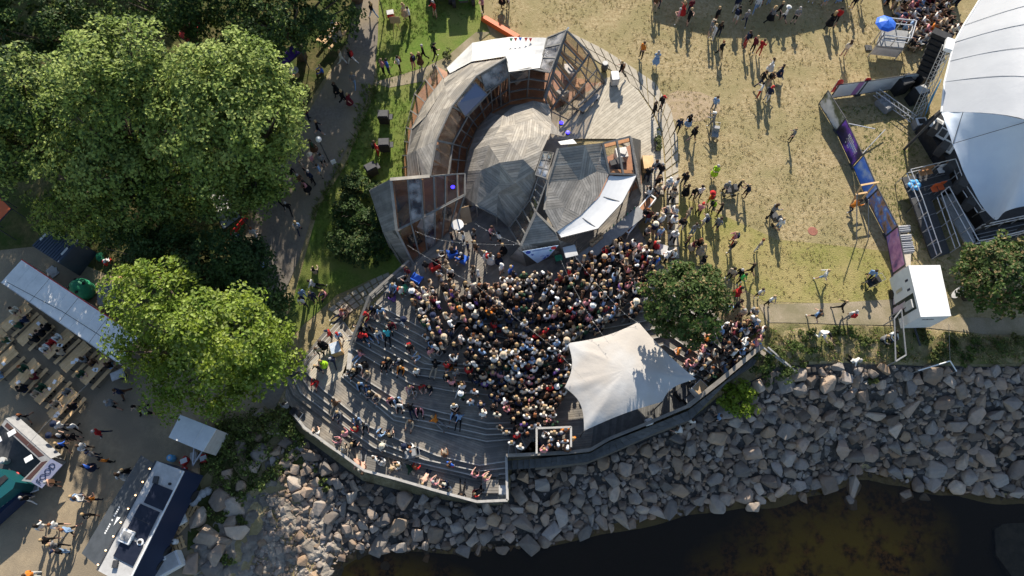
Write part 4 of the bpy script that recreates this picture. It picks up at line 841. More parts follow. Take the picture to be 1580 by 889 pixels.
# glazed ridge between the domes and the small gable
glaze([(831, 274, 4.0), (844, 279, 4.1), (827, 327, 3.4), (818, 309, 3.1)], 1, 4, .08)
glaze([(818, 309, 3.2), (826, 327, 3.4), (803, 379, 2.4), (786, 352, 1.2)], 1, 3, .08)
glaze([(837.7, 233.7, 4.3), (854, 235.6, 3.6), (842.5, 275.8, 4.2), (826, 270, 4.5)], 2, 3, .05, M['poly'], name='tilted_window')
gab = (827, 328, 3.45)
rpanel([gab, (863, 371, 2.4), (803.5, 379, 2.4)], 1, M['clad2'], .16)
rpanel([gab, (858, 358, 2.6), (863, 371, 2.3)], 0, M['clad2'], .16)
seam(gab, (803.5, 379, 2.45), M['clad'], .16, 'eaves_board'); seam(gab, (858, 358, 2.65), M['clad'], .14, 'eaves_board')
rpanel([(803.5, 379, 2.4), (863, 371, 2.4), (868, 394, .15), (812, 412, .15)], 1, M['clad2'], .16, 'wall_panel')
rpanel([(803.5, 379, 2.4), (812, 412, .15), (786, 398, .15)], 1, M['clad2'], .16, 'wall_panel')
rpanel([(863, 371, 2.4), (885, 378, .15), (868, 394, .15)], 1, M['clad2'], .16, 'wall_panel')
# glazed wing
rpanel([(570.5, 293, 2.3), (603, 276.5, 4.3), (611, 355, 2.7), (592, 359, 1.5)], 0, M['clad2']); rpanel([(592, 359, 1.5), (611, 355, 2.7), (637, 406, .15), (622, 409, -.6)], 2, M['clad2'])
wl2 = [V((603, 276.5, 4.3)), V((570.5, 293, 2.3)), V((592, 359, 1.5)), V((622, 409, -.6))]
for a, b in zip(wl2[:-1], wl2[1:]):
    q = [a - Vector((0, 0, .03)), b - Vector((0, 0, .03)), Z(b, -2.6), Z(a, -2.2)]; mb = MB(); mb.planks(q, (0, 0, 1), .2, .016, .04); mb.build('wall_panel', M['clad2'], pav)
tops = [(603, 278, 4.25), (629, 275.5, 4.25), (649, 274, 4.2), (669, 272, 4.0), (687, 270, 3.6), (705, 268.5, 3.2), (717, 268, 2.9)]
mids = [(612, 356, 2.6), (634, 344, 2.6), (653, 334, 2.6), (671, 324.5, 2.6), (687, 316, 2.6), (706, 306, 2.6), (717, 301, 2.6)]
lows = [(637, 406, .17), (648, 397, .17), (659, 388, .17), (671, 378, .17), (682, 368, .17), (693, 358, .17), (700, 352, .17)]
for i in range(6):
    glaze([tops[i], tops[i + 1], mids[i + 1], mids[i]], 1, 1, .1, M['poly'] if i == 1 else None); glaze([mids[i], mids[i + 1], lows[i + 1], lows[i]], 1, 1, .09, M['poly'] if i == 2 else None)
seam((602, 277, 4.35), (663, 272, 4.25), M['clad'], .22, 'ridge_board'); seam(mids[0], mids[-1], M['frame'], .16, 'ridge_beam'); seam((603, 277, 4.3), (612, 356, 2.65), M['clad'], .18, 'ridge_board'); seam((612, 356, 2.65), (637, 406, .2), M['clad2'], .14, 'ridge_board')
fl = MB(); fl.face([Z(V(p), .13) for p in ((637, 406, .17), (700, 352, .17), (717, 301, .17), (717, 268, .5), (690, 268, .13), (640, 276, .13), (618, 300, .13), (611, 355, 2.6))]); fl.build('interior_floor', M['floor_in'], pav)
q = [V((603, 276.5, 4.2)), V((640, 273.5, 4.1)), Z(V((640, 273.5, 4.1)), .1), Z(V((603, 276.5, 4.2)), .1)]; mb = MB(); mb.planks(q, (1, 0, 0), .2, .016, .04); mb.build('wall_panel', M['fir'], pav)
fl = MB(); fl.face([P(*p, .105) for p in ((700, 352), (717, 268), (735, 190), (790, 140), (850, 140), (880, 190), (875, 240), (990, 240), (990, 300), (850, 365))]); fl.build('courtyard_floor', M['deck'], pav)
for k in range(6):
    a = V(tops[k]).lerp(V(tops[k + 1]), .1) - Vector((0, 0, .25)); b = V(mids[k]).lerp(V(mids[k + 1]), .1) - Vector((0, 0, .25)); MB().bar(a, b, .1, .18).build('rafter', M['fir'], pav)
for (px, py, sx, sy, sz, m_) in ((625, 330, 1.2, .5, .8, 'pine'), (640, 370, .8, .6, .75, 'black'), (655, 350, .7, .7, .75, 'white'), (668, 330, 1.0, .5, .8, 'fir'), (690, 330, .5, .5, .9, 'dgrey'), (672, 240, 1.2, .6, .8, 'white'), (690, 205, .6, 1.2, .8, 'fir'), (715, 160, .8, .8, .9, 'dwhite'), (760, 120, 1.4, .6, .8, 'fir'), (800, 115, 1.2, .8, .7, 'dwhite'), (880, 110, .9, .9, .7, 'white'), (895, 130, .8, .6, .5, 'fir'), (868, 145, .7, .7, .7, 'dwhite'), (958, 240, .8, .8, .8, 'white'), (950, 255, 1.0, .4, .9, 'dgrey')):
    p_ = P(px, py, .5); MB().box((p_.x, p_.y, .14 + sz / 2), (sx, sy, sz), R.uniform(0, 3)).box((p_.x + .1, p_.y, .14 + sz + .06), (sx * .5, sy * .5, .1), R.uniform(0, 3)).build('interior_counter', M[m_], pav)
# ---------------------------------------------------------------- cream canopy over the bar terrace
def curve_between(a, b, c, sag, n):
    out = []
    for k in range(n):
        t = k / n; p = a.lerp(b, t); out.append(p.lerp(c, sag * 4 * t * (1 - t)))
    return out
can = empty('stretch_canopy', P(970, 590, ZW), label='large cream stretch canopy with scalloped edges shading the bar terrace', cat='canopy')
cc_ = [P(876, 529.5, 1.2), P(985, 497, 1.3), P(1074, 585, 1.0), P(1022, 620, 1.0), P(901, 665, .6), P(871, 598, 1.0)]
top = P(966, 570, 1.5); n = 12; ring = []
for i in range(6):
    a, b = cc_[i], cc_[(i + 1) % 6]; ring += curve_between(a, b, top, (.09, .05, .12, .05, .12, .10)[i], n)
mb = MB(); rows = 16; pk = []
for j in range(rows + 1):
    t = j / rows
    for k, p in enumerate(ring):
        q = p.lerp(top, t); q.z = p.z + (top.z - p.z) * (1 - (1 - t) ** 2) + (.05 * mnoise.noise(Vector((k * .35, t * 3, 2))) * (1 - t) if 0 < j < rows else 0)
        pk.append(q)
m = len(ring); mb.v = [tuple(p) for p in pk]
for j in range(rows):
    for k in range(m):
        k2 = (k + 1) % m; mb.f.append((j * m + k, j * m + k2, (j + 1) * m + k2, (j + 1) * m + k)); mb.m.append(0)
mb.build('canopy_cloth', M['canvas'], can, smooth=True)
for p in cc_:
    MB().tube([Vector((p.x, p.y, ZW if p.y < 11 else ZW + .2)), p + Vector((0, 0, .05))], .04, 8).build('pole', M['dgrey'], can)
MB().tube([Vector((top.x, top.y, ZW)), top - Vector((0, 0, .03))], .05, 8).build('pole', M['dgrey'], can)

# ---------------------------------------------------------------- small builders
def railing(name, pts, h, label, cat='railing', m=None, group=None, parent=None, r=.025, gap=1.1):
    m = m or M['alu']; t = parent or empty(name, pts[0], label=label, cat=cat, group=group); pts = [Vector(p) for p in pts]
    for dz, nm in ((h, 'top_rail'), (h * .55, 'mid_rail')):
        mb = MB()
        for a, b in zip(pts[:-1], pts[1:]): mb.tube([a + Vector((0, 0, dz)), b + Vector((0, 0, dz))], r, 6)
        mb.build(nm, m, t)
    for a, b in zip(pts[:-1], pts[1:]):
        k = max(1, round((b - a).length / gap))
        for i in range(k + 1):
            p = a.lerp(b, i / k); MB().tube([p, p + Vector((0, 0, h))], r, 6).build('post', m, t)
    return t
def truss(a, b, w, label, parent=None, m=None):
    a, b = Vector(a), Vector(b); t = parent or empty('truss', a, label=label, cat='truss'); m = m or M['alu']
    d = (b - a).normalized(); ref = Vector((0, 0, 1)) if abs(d.z) < .8 else Vector((1, 0, 0)); x = d.cross(ref).normalized() * w / 2; y = x.cross(d).normalized() * w / 2
    cor = [x + y, x - y, -x - y, -x + y]; n = max(2, int((b - a).length / w)); mb = MB()
    for c in cor: MB().tube([a + c, b + c], .028, 6).build('chord', m, t)
    for k in range(n):
        for i in range(4):
            c0, c1 = cor[i], cor[(i + 1) % 4]; mb.tube([a.lerp(b, k / n) + c0, a.lerp(b, (k + 1) / n) + c1], .014, 5)
    mb.build('bracing', m, t); return t
def text_mesh(s, origin, right, up, size, m, parent, name='lettering'):
    cu = bpy.data.curves.new('t', 'FONT'); cu.body = s; cu.size = size; cu.extrude = .004; cu.align_x = 'CENTER'; cu.align_y = 'CENTER'
    o = bpy.data.objects.new('t', cu); C.objects.link(o); dg = bpy.context.evaluated_depsgraph_get(); me = bpy.data.meshes.new_from_object(o.evaluated_get(dg))
    C.objects.unlink(o); bpy.data.objects.remove(o); right = Vector(right).normalized(); up = Vector(up); up = (up - right * up.dot(right)).normalized(); nn = right.cross(up)
    mx = Matrix((right, up, nn)).transposed().to_4x4(); mx.translation = origin; me.transform(mx); me.materials.clear(); me.materials.append(m); return link(name, me, parent)
def boxpart(name, c, size, rz, m, parent, bev=.02):
    mb = MB().box((0, 0, 0), size); me_o = mb.build(name, m, None); bm = bmesh.new(); bm.from_mesh(me_o.data)
    if bev: bmesh.ops.bevel(bm, geom=bm.edges[:], offset=bev, segments=2, affect='EDGES', clamp_overlap=True)
    bm.to_mesh(me_o.data); bm.free(); me_o.location = c; me_o.rotation_euler = (0, 0, rz)
    if parent is not None: setparent(me_o, parent)
    return me_o
def quadbox(px4, z0, z1): return [Z(P(*p, z1), z0) for p in px4], [P(*p, z1) for p in px4]

# ---------------------------------------------------------------- stage
stg = empty('stage_tent', P(1560, 200, 0), label='huge white domed stage tent with a rear skirt tinted blue for shade', cat='tent')
rim = [P(*p) for p in ((1530, -40, 5.2), (1511, 0, 5.0), (1486, 40, 4.8), (1472, 66, 4.7), (1464.5, 95, 4.6), (1456.6, 127, 4.6), (1452, 173, 4.6))]
crest = [P(*p) for p in ((1740, -60, 8.6), (1740, -20, 8.8), (1735, 20, 8.9), (1730, 60, 8.9), (1720, 110, 8.8), (1710, 170, 8.6), (1690, 247, 8.2))]
def loft(A, Bc, n, bul, name, m, parent, sub=5, wr=.04):
    def samp(L, u):
        u = min(max(u, 0), len(L) - 1 - 1e-6); i = int(u); p = [L[max(i - 1, 0)], L[i], L[i + 1], L[min(i + 2, len(L) - 1)]]; t = u - i
        return (p[1] * 2 + (p[2] - p[0]) * t + (p[0] * 2 - p[1] * 5 + p[2] * 4 - p[3]) * t * t + (p[1] * 3 - p[0] - p[2] * 3 + p[3]) * t ** 3) * .5
    k = (len(A) - 1) * sub; mb = MB(); pts = []
    for j in range(n + 1):
        t = j / n
        for i in range(k + 1):
            a, b = samp(A, i / sub), samp(Bc, i / sub); p = a.lerp(b, t); p.z = a.z + (b.z - a.z) * (math.sin(min(1, t * 1.6) * PI / 2) * bul + t * (1 - bul)) + wr * mnoise.noise(Vector((i * .5, t * 4, 7.7))); pts.append(p)
    mb.v = [tuple(p) for p in pts]
    for j in range(n):
        for i in range(k): q = j * (k + 1) + i; mb.f.append((q, q + 1, q + k + 2, q + k + 1)); mb.m.append(0)
    return mb.build(name, m, parent, smooth=True)
loft(rim, crest, 14, .9, 'tent_dome', M['tent'], stg)
a, b = rim[-1], crest[-1]; S_ = []
for t in (0, .12, .3, .5, .65, .8, 1):
    p = a.lerp(b, t); p.z = a.z + (b.z - a.z) * (math.sin(min(1, t * 1.6) * PI / 2) * .9 + t * .1) - .02; S_.append(p)
Lw = [P(*p) for p in ((1453, 175, 5.15), (1470, 222, 4.6), (1499, 290, 3.8), (1533, 338, 2.8), (1552, 326, 4.3), (1582, 318, 5.0), (1640, 312, 5.2))]
loft(S_, Lw, 12, .1, 'tent_skirt', mat('shade_blue_cloth', (.66, .72, .78), (.62, .68, .75), 1, .5, .2, 1.4), stg, wr=.09)  # white cloth tinted blue, shade of the rear side put into its colour
for i in (1, 2, 3, 4, 5):
    a_, b_ = rim[i], crest[i]; MB().tube([Vector((a_.x + (b_.x - a_.x) * t, a_.y + (b_.y - a_.y) * t, a_.z + (b_.z - a_.z) * (math.sin(min(1, t * 1.6) * PI / 2) * .9 + t * .1) + .03)) for t in [k / 14 for k in range(15)]], .018, 4).build('seam', M['dwhite'], stg)
ho = MB(); ho.tube([p + Vector((0, 0, .03)) for p in rim], .06, 6); ho.build('tent_hem', M['white'], stg)
for i in (1, 3, 5): MB().tube([S_[i] + Vector((0, 0, .03)), Lw[max(1, i - 2)] + Vector((0, 0, .03))], .02, 5).build('guy_rope', M['dgrey'], stg)
for p in (rim[6], rim[3], Lw[3], Lw[6]): MB().tube([Vector((p.x, p.y, -.05)), p], .09, 8).build('mast', M['dgrey'], stg)
sp = empty('stage_platform', P(1530, 250, 0), label='black raised stage floor underneath the white dome', cat='stage')
q0, q1 = quadbox(((1425, 190), (1455, 165), (1660, 120), (1660, 330), (1520, 345)), 0, 1.2)
MB().hexa([Z(v, 0) for v in q1], q1).build('platform_deck', M['black'], sp)
for px, py, w, d_, h in ((1437, 205, .7, .5, .8), (1447, 235, .8, .5, .9), (1460, 262, .8, .6, .8), (1475, 290, 1.0, .6, 1.0), (1490, 318, .8, .6, .8)):
    p = P(px, py, 1.2); boxpart('equipment_rack', (p.x, p.y, 1.2 + h / 2), (w, d_, h), .9, M['dgrey'], sp)
# flight cases with white tops beside the stage
for k, (px, py) in enumerate(((1430, 208), (1438, 222), (1446, 242))):
    p = P(px, py, 0); c = empty('flight_case', (p.x, p.y, 0), label='tall black flight case with a white rimmed lid beside the stage', cat='case', group='flight cases beside the stage')
    boxpart('case_body', (p.x, p.y, .65), (1.0, .75, 1.3), .9, M['black'], c); boxpart('case_lid', (p.x, p.y, 1.34), (1.02, .77, .08), .9, M['white'], c)
    boxpart('lid_inset', (p.x, p.y, 1.385), (.7, .42, .03), .9, M['grey'] if k != 1 else M['dgrey'], c, .005)
# line array, trusses, speakers
la = empty('line_array', P(1440, 100, 0), label='black hanging line array of loudspeakers beside the stage truss', cat='speaker')
la0, la1 = P(1452, 55, 5.0), P(1430, 112, 2.2)
for k in range(8):
    p = la0.lerp(la1, k / 7); boxpart('speaker_cabinet', p, (1.25, .6, .36), -.55, M['black'], la)
pt0, pt1 = P(1411, 184, .2), P(1462, 72, 6.3)
tw = truss(pt0, pt1, .45, 'tall aluminium truss tower carrying the black line array'); boxpart('truss_cap', pt1 + Vector((0, 0, .15)), (.5, 1.0, .3), -.4, M['white'], tw)
truss(P(1352, 142, .5), P(1410, 184, .5), .4, 'low aluminium truss lying between the speaker stack and the fence')
for k, (px, py, s) in enumerate(((1392, 128, .6), (1384, 141, 1.0), (1413, 133, 1.1), (1407, 156, 1.0))):
    p = P(px, py, 0); o = empty('speaker_cabinet', (p.x, p.y, 0), label=('small black speaker stood on the banner fence', 'black speaker box beside the banner fence', 'large black subwoofer beneath the truss tower', 'black speaker box with a pale label on top')[k], cat='speaker')
    boxpart('cabinet', (p.x, p.y, s * .7), (s * .95, s * .8, s * 1.4), .35, M['black'], o); boxpart('grille', (p.x, p.y, s * 1.41), (s * .8, s * .65, .03), .35, M['dgrey'] if k != 3 else M['dwhite'], o, .005)
for k in range(3):
    p = P(1360 + k * 5, 157 + k * 5, .3); o = MB().tube([p - Vector((.3, .2, 0)), p + Vector((.3, .2, 0))], .3, 12).build('ballast_drum', M['grey']); tag(o, 'grey ballast drum lying under the low truss', 'drum', 'ballast drums under the truss')
bl = [P(1425, 183, .4), P(1450, 128, 4.8), P(1452, 122, 4.8), P(1436, 150, .4)]; tag(MB().hexa(bl, [p + Vector((.02, 0, .02)) for p in bl]).build('side_drape', M['lblue'],), 'bright blue drape hanging at the stage side', 'drape')
p = P(1414, 196, 0); o = empty('crate', (p.x, p.y, 0), label='grey open topped crate at the foot of the truss tower', cat='crate'); boxpart('crate_body', (p.x, p.y, .35), (.75, .6, .7), .1, M['grey'], o); boxpart('crate_rim', (p.x, p.y, .72), (.8, .65, .05), .1, M['white'], o); boxpart('crate_load', (p.x, p.y, .75), (.5, .4, .06), .1, M['black'], o, .005)
# backstage ramps with aluminium railings
def platform(name, px4, z, label, zr=None, m=None):
    t = empty(name, P(*px4[0], 0), label=label, cat='ramp'); zz = z if isinstance(z, (list, tuple)) else [z] * len(px4)
    tp = [P(*p, k) for p, k in zip(px4, zz)]; mb = MB(); mb.hexa([p - Vector((0, 0, .15)) for p in tp], tp); mb.build('ramp_deck', m or M['dgrey'], t)
    for p in tp: MB().tube([Vector((p.x, p.y, 0)), p - Vector((0, 0, .1))], .04, 6).build('leg', M['alu'], t)
    for k in range(1, 4):
        a = tp[0].lerp(tp[-1], k / 4); b = tp[1].lerp(tp[-2] if len(tp) == 4 else tp[2], k / 4); MB().bar(a + Vector((0, 0, .008)), b + Vector((0, 0, .008)), .05, .02).build('deck_joint', M['grey'], t)
    return t
t1 = platform('backstage_platform', [(1392, 274), (1460, 258), (1474, 296), (1410, 318)], 1.0, 'dark backstage landing with folding chairs inside aluminium railings')
t2 = platform('backstage_ramp', [(1410, 318), (1438, 308), (1466, 390), (1438, 400)], [1.0, 1.0, .1, .1], 'long dark ramp descending from the backstage landing to the grass')
t3 = platform('backstage_ramp', [(1450, 300), (1466, 294), (1514, 368), (1494, 382)], [1.0, 1.0, 1.0, 1.0], 'narrow dark gangway linking the backstage landing to the stage rear', m=M['grey'])
t4 = platform('backstage_ramp', [(1500, 358), (1620, 332), (1625, 352), (1508, 380)], [1.0, 1.0, 1.0, 1.0], 'dark gangway with white railings passing behind the stage tent', m=M['black'])
for tt, seq in ((t1, [(1410, 318, 1), (1392, 274, 1), (1460, 258, 1), (1474, 296, 1)]), (t2, [(1410, 318, 1), (1438, 400, .1)]), (t2, [(1438, 310, 1), (1466, 390, .1)]), (t3, [(1450, 300, 1), (1494, 382, 1)]), (t3, [(1474, 296, 1), (1500, 335, 1), (1524, 326, 1)]), (t3, [(1438, 310, 1), (1450, 300, 1)]),
                (t4, [(1508, 380, 1), (1625, 352, 1)]), (t4, [(1500, 358, 1), (1620, 332, 1)]), (t4, [(1494, 382, 1), (1508, 380, 1)])):
    railing('railing', [P(*p) for p in seq], 1.1, None, parent=tt, r=.035, gap=1.0)
for k, (px, py, m_, lab) in enumerate(((1418, 272, 'fir', 'brown folding chair on the backstage landing'), (1428, 270, 'fir', 'brown folding chair on the backstage landing'), (1446, 268, 'white', 'white draped folding chair on the backstage landing'), (1456, 263, 'fir', 'brown folding chair on the backstage landing'), (1436, 297, 'orange', 'orange folding chair on the backstage landing'), (1446, 294, 'orange', 'orange folding chair on the backstage landing'))):
    p = P(px, py, 1.0); c = empty('folding_chair', p, label=lab, cat='chair', group='chairs on the backstage landing'); boxpart('seat', p + Vector((0, 0, .45)), (.45, .42, .05), .2, M[m_], c); boxpart('backrest', p + Vector((0.02, .2, .72)), (.45, .05, .4), .2, M[m_], c)
    for dx in (-.18, .18):
        for dy in (-.17, .17): MB().tube([p + Vector((dx, dy, 0)), p + Vector((dx, dy, .45))], .015, 5).build('leg', M['grey'], c)
p = P(1408, 288, 1.0); o = empty('inflatable_ring', p, label='light blue inflatable flower ring leaning in the backstage landing', cat='inflatable'); mb = MB()
for k in range(6): a = k * PI / 3; mb.lathe((p.x + .28 * math.cos(a), p.y + .28 * math.sin(a), 1.25), [(.05, -.1), (.17, -.06), (.2, 0), (.17, .06), (.05, .1)], 10)
mb.build('petals', M['lblue'], o, smooth=True)
# stacked barrier sections
bs = empty('barrier_stack', P(1392, 355, 0), label='stack of white crowd barrier sections lying on the grass', cat='barriers')
for k, (py, z) in enumerate(((352, .5), (366, .45), (377, .4), (384, .35))):
    q = [P(1379 + k * 2, py - 3, z), P(1404 + k * 2, py - 5, z), P(1405 + k * 2, py + 5, z), P(1380 + k * 2, py + 7, z)]; MB().hexa([Z(v, .05) for v in q], q).build('barrier_panel', M['dwhite'], bs)
    for t in (.2, .5, .8): MB().bar(q[0].lerp(q[3], t) + Vector((0, 0, .03)), q[1].lerp(q[2], t) + Vector((0, 0, .03)), .06, .05).build('bar', M['alu'], bs)
q = [P(1386, 388, .3), P(1406, 386, .3), P(1405, 412, .3), P(1387, 412, .3)]; o = MB(); o.hexa([Z(v, 0) for v in q], q); tag(o.build('ramp_plate', M['deck_pale']), 'pale plywood plate lying against the white trailer', 'plate')
# ---------------------------------------------------------------- banner fence
def vgrad(name, cols, sc=1.0, dist=.5, axis='Z'):
    m = bpy.data.materials.new(name); m.use_nodes = True; N_ = m.node_tree.nodes; L_ = m.node_tree.links; b = N_['Principled BSDF']; b.inputs['Roughness'].default_value = .5
    tc = N_.new('ShaderNodeTexCoord'); nz = N_.new('ShaderNodeTexNoise'); nz.inputs['Scale'].default_value = sc; nz.inputs['Detail'].default_value = 5; L_.new(tc.outputs['Object'], nz.inputs[0])
    mr = N_.new('ShaderNodeMapRange'); mr.inputs[1].default_value = .5 - dist / 2; mr.inputs[2].default_value = .5 + dist / 2; L_.new(nz.outputs[0], mr.inputs[0])
    cr = N_.new('ShaderNodeValToRGB'); e = cr.color_ramp.elements
    while len(e) < len(cols): e.new(.5)
    for k, c in enumerate(cols): e[k].position = k / (len(cols) - 1); e[k].color = (*c, 1)
    L_.new(mr.outputs[0], cr.inputs[0]); L_.new(cr.outputs[0], b.inputs['Base Color']); return m
prints = [vgrad('print_cliffs', [(.05, .07, .04), (.16, .18, .12), (.65, .65, .65), (.8, .78, .78)], 1.1, .35), vgrad('print_purple', [(.015, .012, .04), (.04, .03, .12), (.25, .08, .6), (.07, .25, .8)], .8, .4), vgrad('print_sky', [(.05, .16, .7), (.08, .24, .85), (.45, .6, .85)], 1.2, .4),
          vgrad('print_tree', [(.18, .09, .06), (.42, .26, .18), (.1, .22, .65), (.4, .58, .85)], 1.8, .35), vgrad('print_sunset', [(.1, .06, .2), (.45, .18, .38), (.65, .32, .5), (.2, .2, .6)], 1.2, .35), vgrad('print_mauve', [(.35, .28, .34), (.55, .45, .5), (.65, .55, .6)], .9, .4)]
pale = [vgrad('print_white_pink', [(.6, .6, .62), (.72, .72, .74)], 1, .5), vgrad('print_snow', [(.5, .5, .5), (.68, .67, .66), (.75, .74, .72)], 1.3, .4), vgrad('print_fields', [(.4, .48, .55), (.55, .6, .66), (.5, .45, .32)], .9, .4)]
FB = [((1264, 160), (1290, 202)), ((1290.5, 203), (1315, 256)), ((1317, 258), (1338, 308)), ((1338.5, 309), (1367, 364)), ((1367.5, 365), (1378, 422)), ((1378, 424), (1378, 487))]
TB = [((1281, 151), (1323, 145.5)), ((1324, 145.5), (1379, 137)), ((1380, 136.5), (1428, 128.5))]
flab = ['fence banner printed with a dark wooded cliff', 'fence banner printed deep blue and purple with white lettering', 'fence banner printed with blue sky', 'fence banner printed with a brown tree against blue sky', 'fence banner printed with a pink and violet sunset', 'fence banner printed in pale mauve beside the white trailer', 'white fence banner with a violet stripe beside the red flag', 'white fence banner printed with a snowy slope', 'fence banner printed with pale fields under sky beside the speaker boxes']
FH = 1.55
for k, (pa, pb) in enumerate(FB + TB):
    a, b = P(*pa, .12), P(*pb, .12); u = (b - a).normalized(); nrm = Vector((u.y, -u.x, 0)); t = empty('fence_banner', Z(a, 0), label=flab[k], cat='banner', group='banner fence panels')
    q = [a, b, b + Vector((0, 0, FH)), a + Vector((0, 0, FH))]; MB().hexa(q, [p + nrm * .015 for p in q]).build('printed_sheet', (prints + pale)[k], t)
    for s, e_ in ((q[0], q[1]), (q[3], q[2])): MB().bar(s, e_, .06, .06).build('frame_rail', M['dgrey'], t)
    for s, e_ in ((Z(q[0], 0), q[3]), (Z(q[1], 0), q[2])): MB().bar(s, e_, .06, .06).build('frame_post', M['dgrey'], t)
    f = Z(b, .08); boxpart('foot', f, (.5, .25, .12), math.atan2(u.y, u.x), M['dgrey'], t)
    side = 1 if k < 6 else 1
    if k == 1:                               # lettering blocks on the purple print, too small to read in the photograph
        for r_, (h0, l0, l1, hh) in enumerate(((1.2, .35, .62, .10), (1.02, .35, .85, .16), (.84, .35, .85, .12), (.7, .35, .9, .03), (.42, .4, .6, .12))):
            n_ = int((l1 - l0) * 22); mbt = MB()
            for c_ in range(n_):
                if R.random() < .12: continue
                s0 = l0 + (l1 - l0) * c_ / n_; p0 = a.lerp(b, s0); p1 = a.lerp(b, s0 + (l1 - l0) / n_ * .7)
                for off_ in (.022, -.006): mbt.face([p0 + nrm * off_ + Vector((0, 0, h0)), p1 + nrm * off_ + Vector((0, 0, h0)), p1 + nrm * off_ + Vector((0, 0, h0 + hh)), p0 + nrm * off_ + Vector((0, 0, h0 + hh))])
            tag(mbt.build('printed_lettering', M['white'], t), kind='stuff')
    if k == 6:
        p0, p1 = a.lerp(b, .72), a.lerp(b, .92)
        for off_ in (.022, -.006): MB().face([p0 + nrm * off_ + Vector((0, 0, .03)), p1 + nrm * off_ + Vector((0, 0, .03)), p1 + nrm * off_ + Vector((0, 0, FH - .05)), p0 + nrm * off_ + Vector((0, 0, FH - .05))]).build('stripe', mat('violet_print', (.45, .2, .42), None, rough=.5), t)
    if k == 5:
        pass
def feather(px, py, h, label):
    b_ = P(px, py, 0); t = empty('feather_flag', b_, label=label, cat='flag'); MB().tube([b_, b_ + Vector((0, .05, h))], .02, 6).build('pole', M['alu'], t)
    pr = [(0.03, .25), (.42, .3), (.5, .6), (.5, .85), (.38, .97), (.15, 1.0), (.03, .96)]; q = [b_ + Vector((x, .05, h * z)) for x, z in pr]; MB().hexa(q, [p + Vector((0, .012, 0)) for p in q]).build('flag_cloth', M['red'], t)
    cx = b_ + Vector((.27, .04, h * .62)); mb = MB()
    for s in (-1, 1):
        ring_ = [cx + Vector((.13 * math.cos(a_) , -.004 if s < 0 else .03, .13 * math.sin(a_))) for a_ in [k * PI / 8 for k in range(16)]]; inn = [cx + (p - cx) * .6 for p in ring_]
        for k in range(16): mb.face([ring_[k], ring_[(k + 1) % 16], inn[(k + 1) % 16], inn[k]])
    mb.build('round_emblem', M['white'], t)
feather(1276, 150, 2.0, 'red feather flag with a round white emblem at the fence corner'); feather(1318, 146, 1.9, 'red feather flag behind the white striped banner')
for pa, pb, lab in (((1306, 190, .9), (1350, 199, .9), 'steel brace tube behind the cliff banner'), ((1330, 238, .05), (1366, 200, .5), 'steel brace tube lying beside the purple banner')):
    o = MB().tube([P(*pa), P(*pb)], .04, 6).build('brace_tube', M['alu']); tag(o, lab, 'tube')
ff = empty('open_fence', P(1392, 520, 0), label='open steel fence frame standing at the end of the banner fence on the bank', cat='frame')
fq = [P(1380, 492, 1.4), P(1382, 558, .9), P(1398, 548, 1.0), P(1391, 478, 1.6)]
for a, b in zip(fq, fq[1:] + fq[:1]): MB().tube([a, b], .05, 6).build('tube', M['grey'], ff)
for v in fq: MB().tube([v, Vector((v.x, v.y, float(H(v.x, v.y)) - .1))], .04, 6).build('post', M['grey'], ff)
ga = empty('mooring_line_stand', P(1465, 560, 0), label='white painted mooring line frame on tall thin legs above the rocks', cat='frame')
g0, g1, g2 = P(1417, 572, .6), P(1466, 557, .9), P(1476, 573, .6)
for a, b in ((g0, g1), (g1, g2)): MB().tube([a, b], .04, 6).build('spar', M['white'], ga)
for v in (g0, g1, g2): MB().tube([v, Vector((v.x, v.y, float(H(v.x, v.y)) - .2))], .025, 6).build('leg', M['grey'], ga)
MB().tube([g1, P(1464, 500, 1.2)], .012, 4).build('line', M['cable'], ga)
fr = empty('timber_trestle', P(1318, 300, 0), label='tall pale timber trestle leaning against the blue sky banner', cat='trestle')
for a, b in (((1330, 285, 2.0), (1312, 318, .05)), ((1352, 282, 2.0), (1325, 314, .05)), ((1328, 286, 2.0), (1356, 281, 2.0)), ((1320, 300, 1.2), (1338, 297, 1.2))): MB().bar(P(*a), P(*b), .12, .06).build('beam', M['pine'], fr)
fp = MB(); fp.tube([P(1322, 372, .05), P(1322, 300, 3.2)], .035, 6); o = fp.build('pole', M['grey']); tag(o, 'slim grey pole standing in the grass by the banner fence', 'pole')
fp = MB(); fp.tube([P(1340, 368, .05), P(1340, 308, 2.6)], .03, 6); o = fp.build('pole', M['grey']); tag(o, 'short slim pole close beside the tree banner', 'pole')
p = P(1254, 357, .02); o = MB().lathe((p.x, p.y, 0.0), [(.34, .0), (.34, .03), (.3, .045)], 20).build('manhole_cover', mat('rust_red', (.32, .13, .09), (.25, .1, .07), 5)); tag(o, 'round rust red manhole cover in the dry lawn', 'manhole cover')
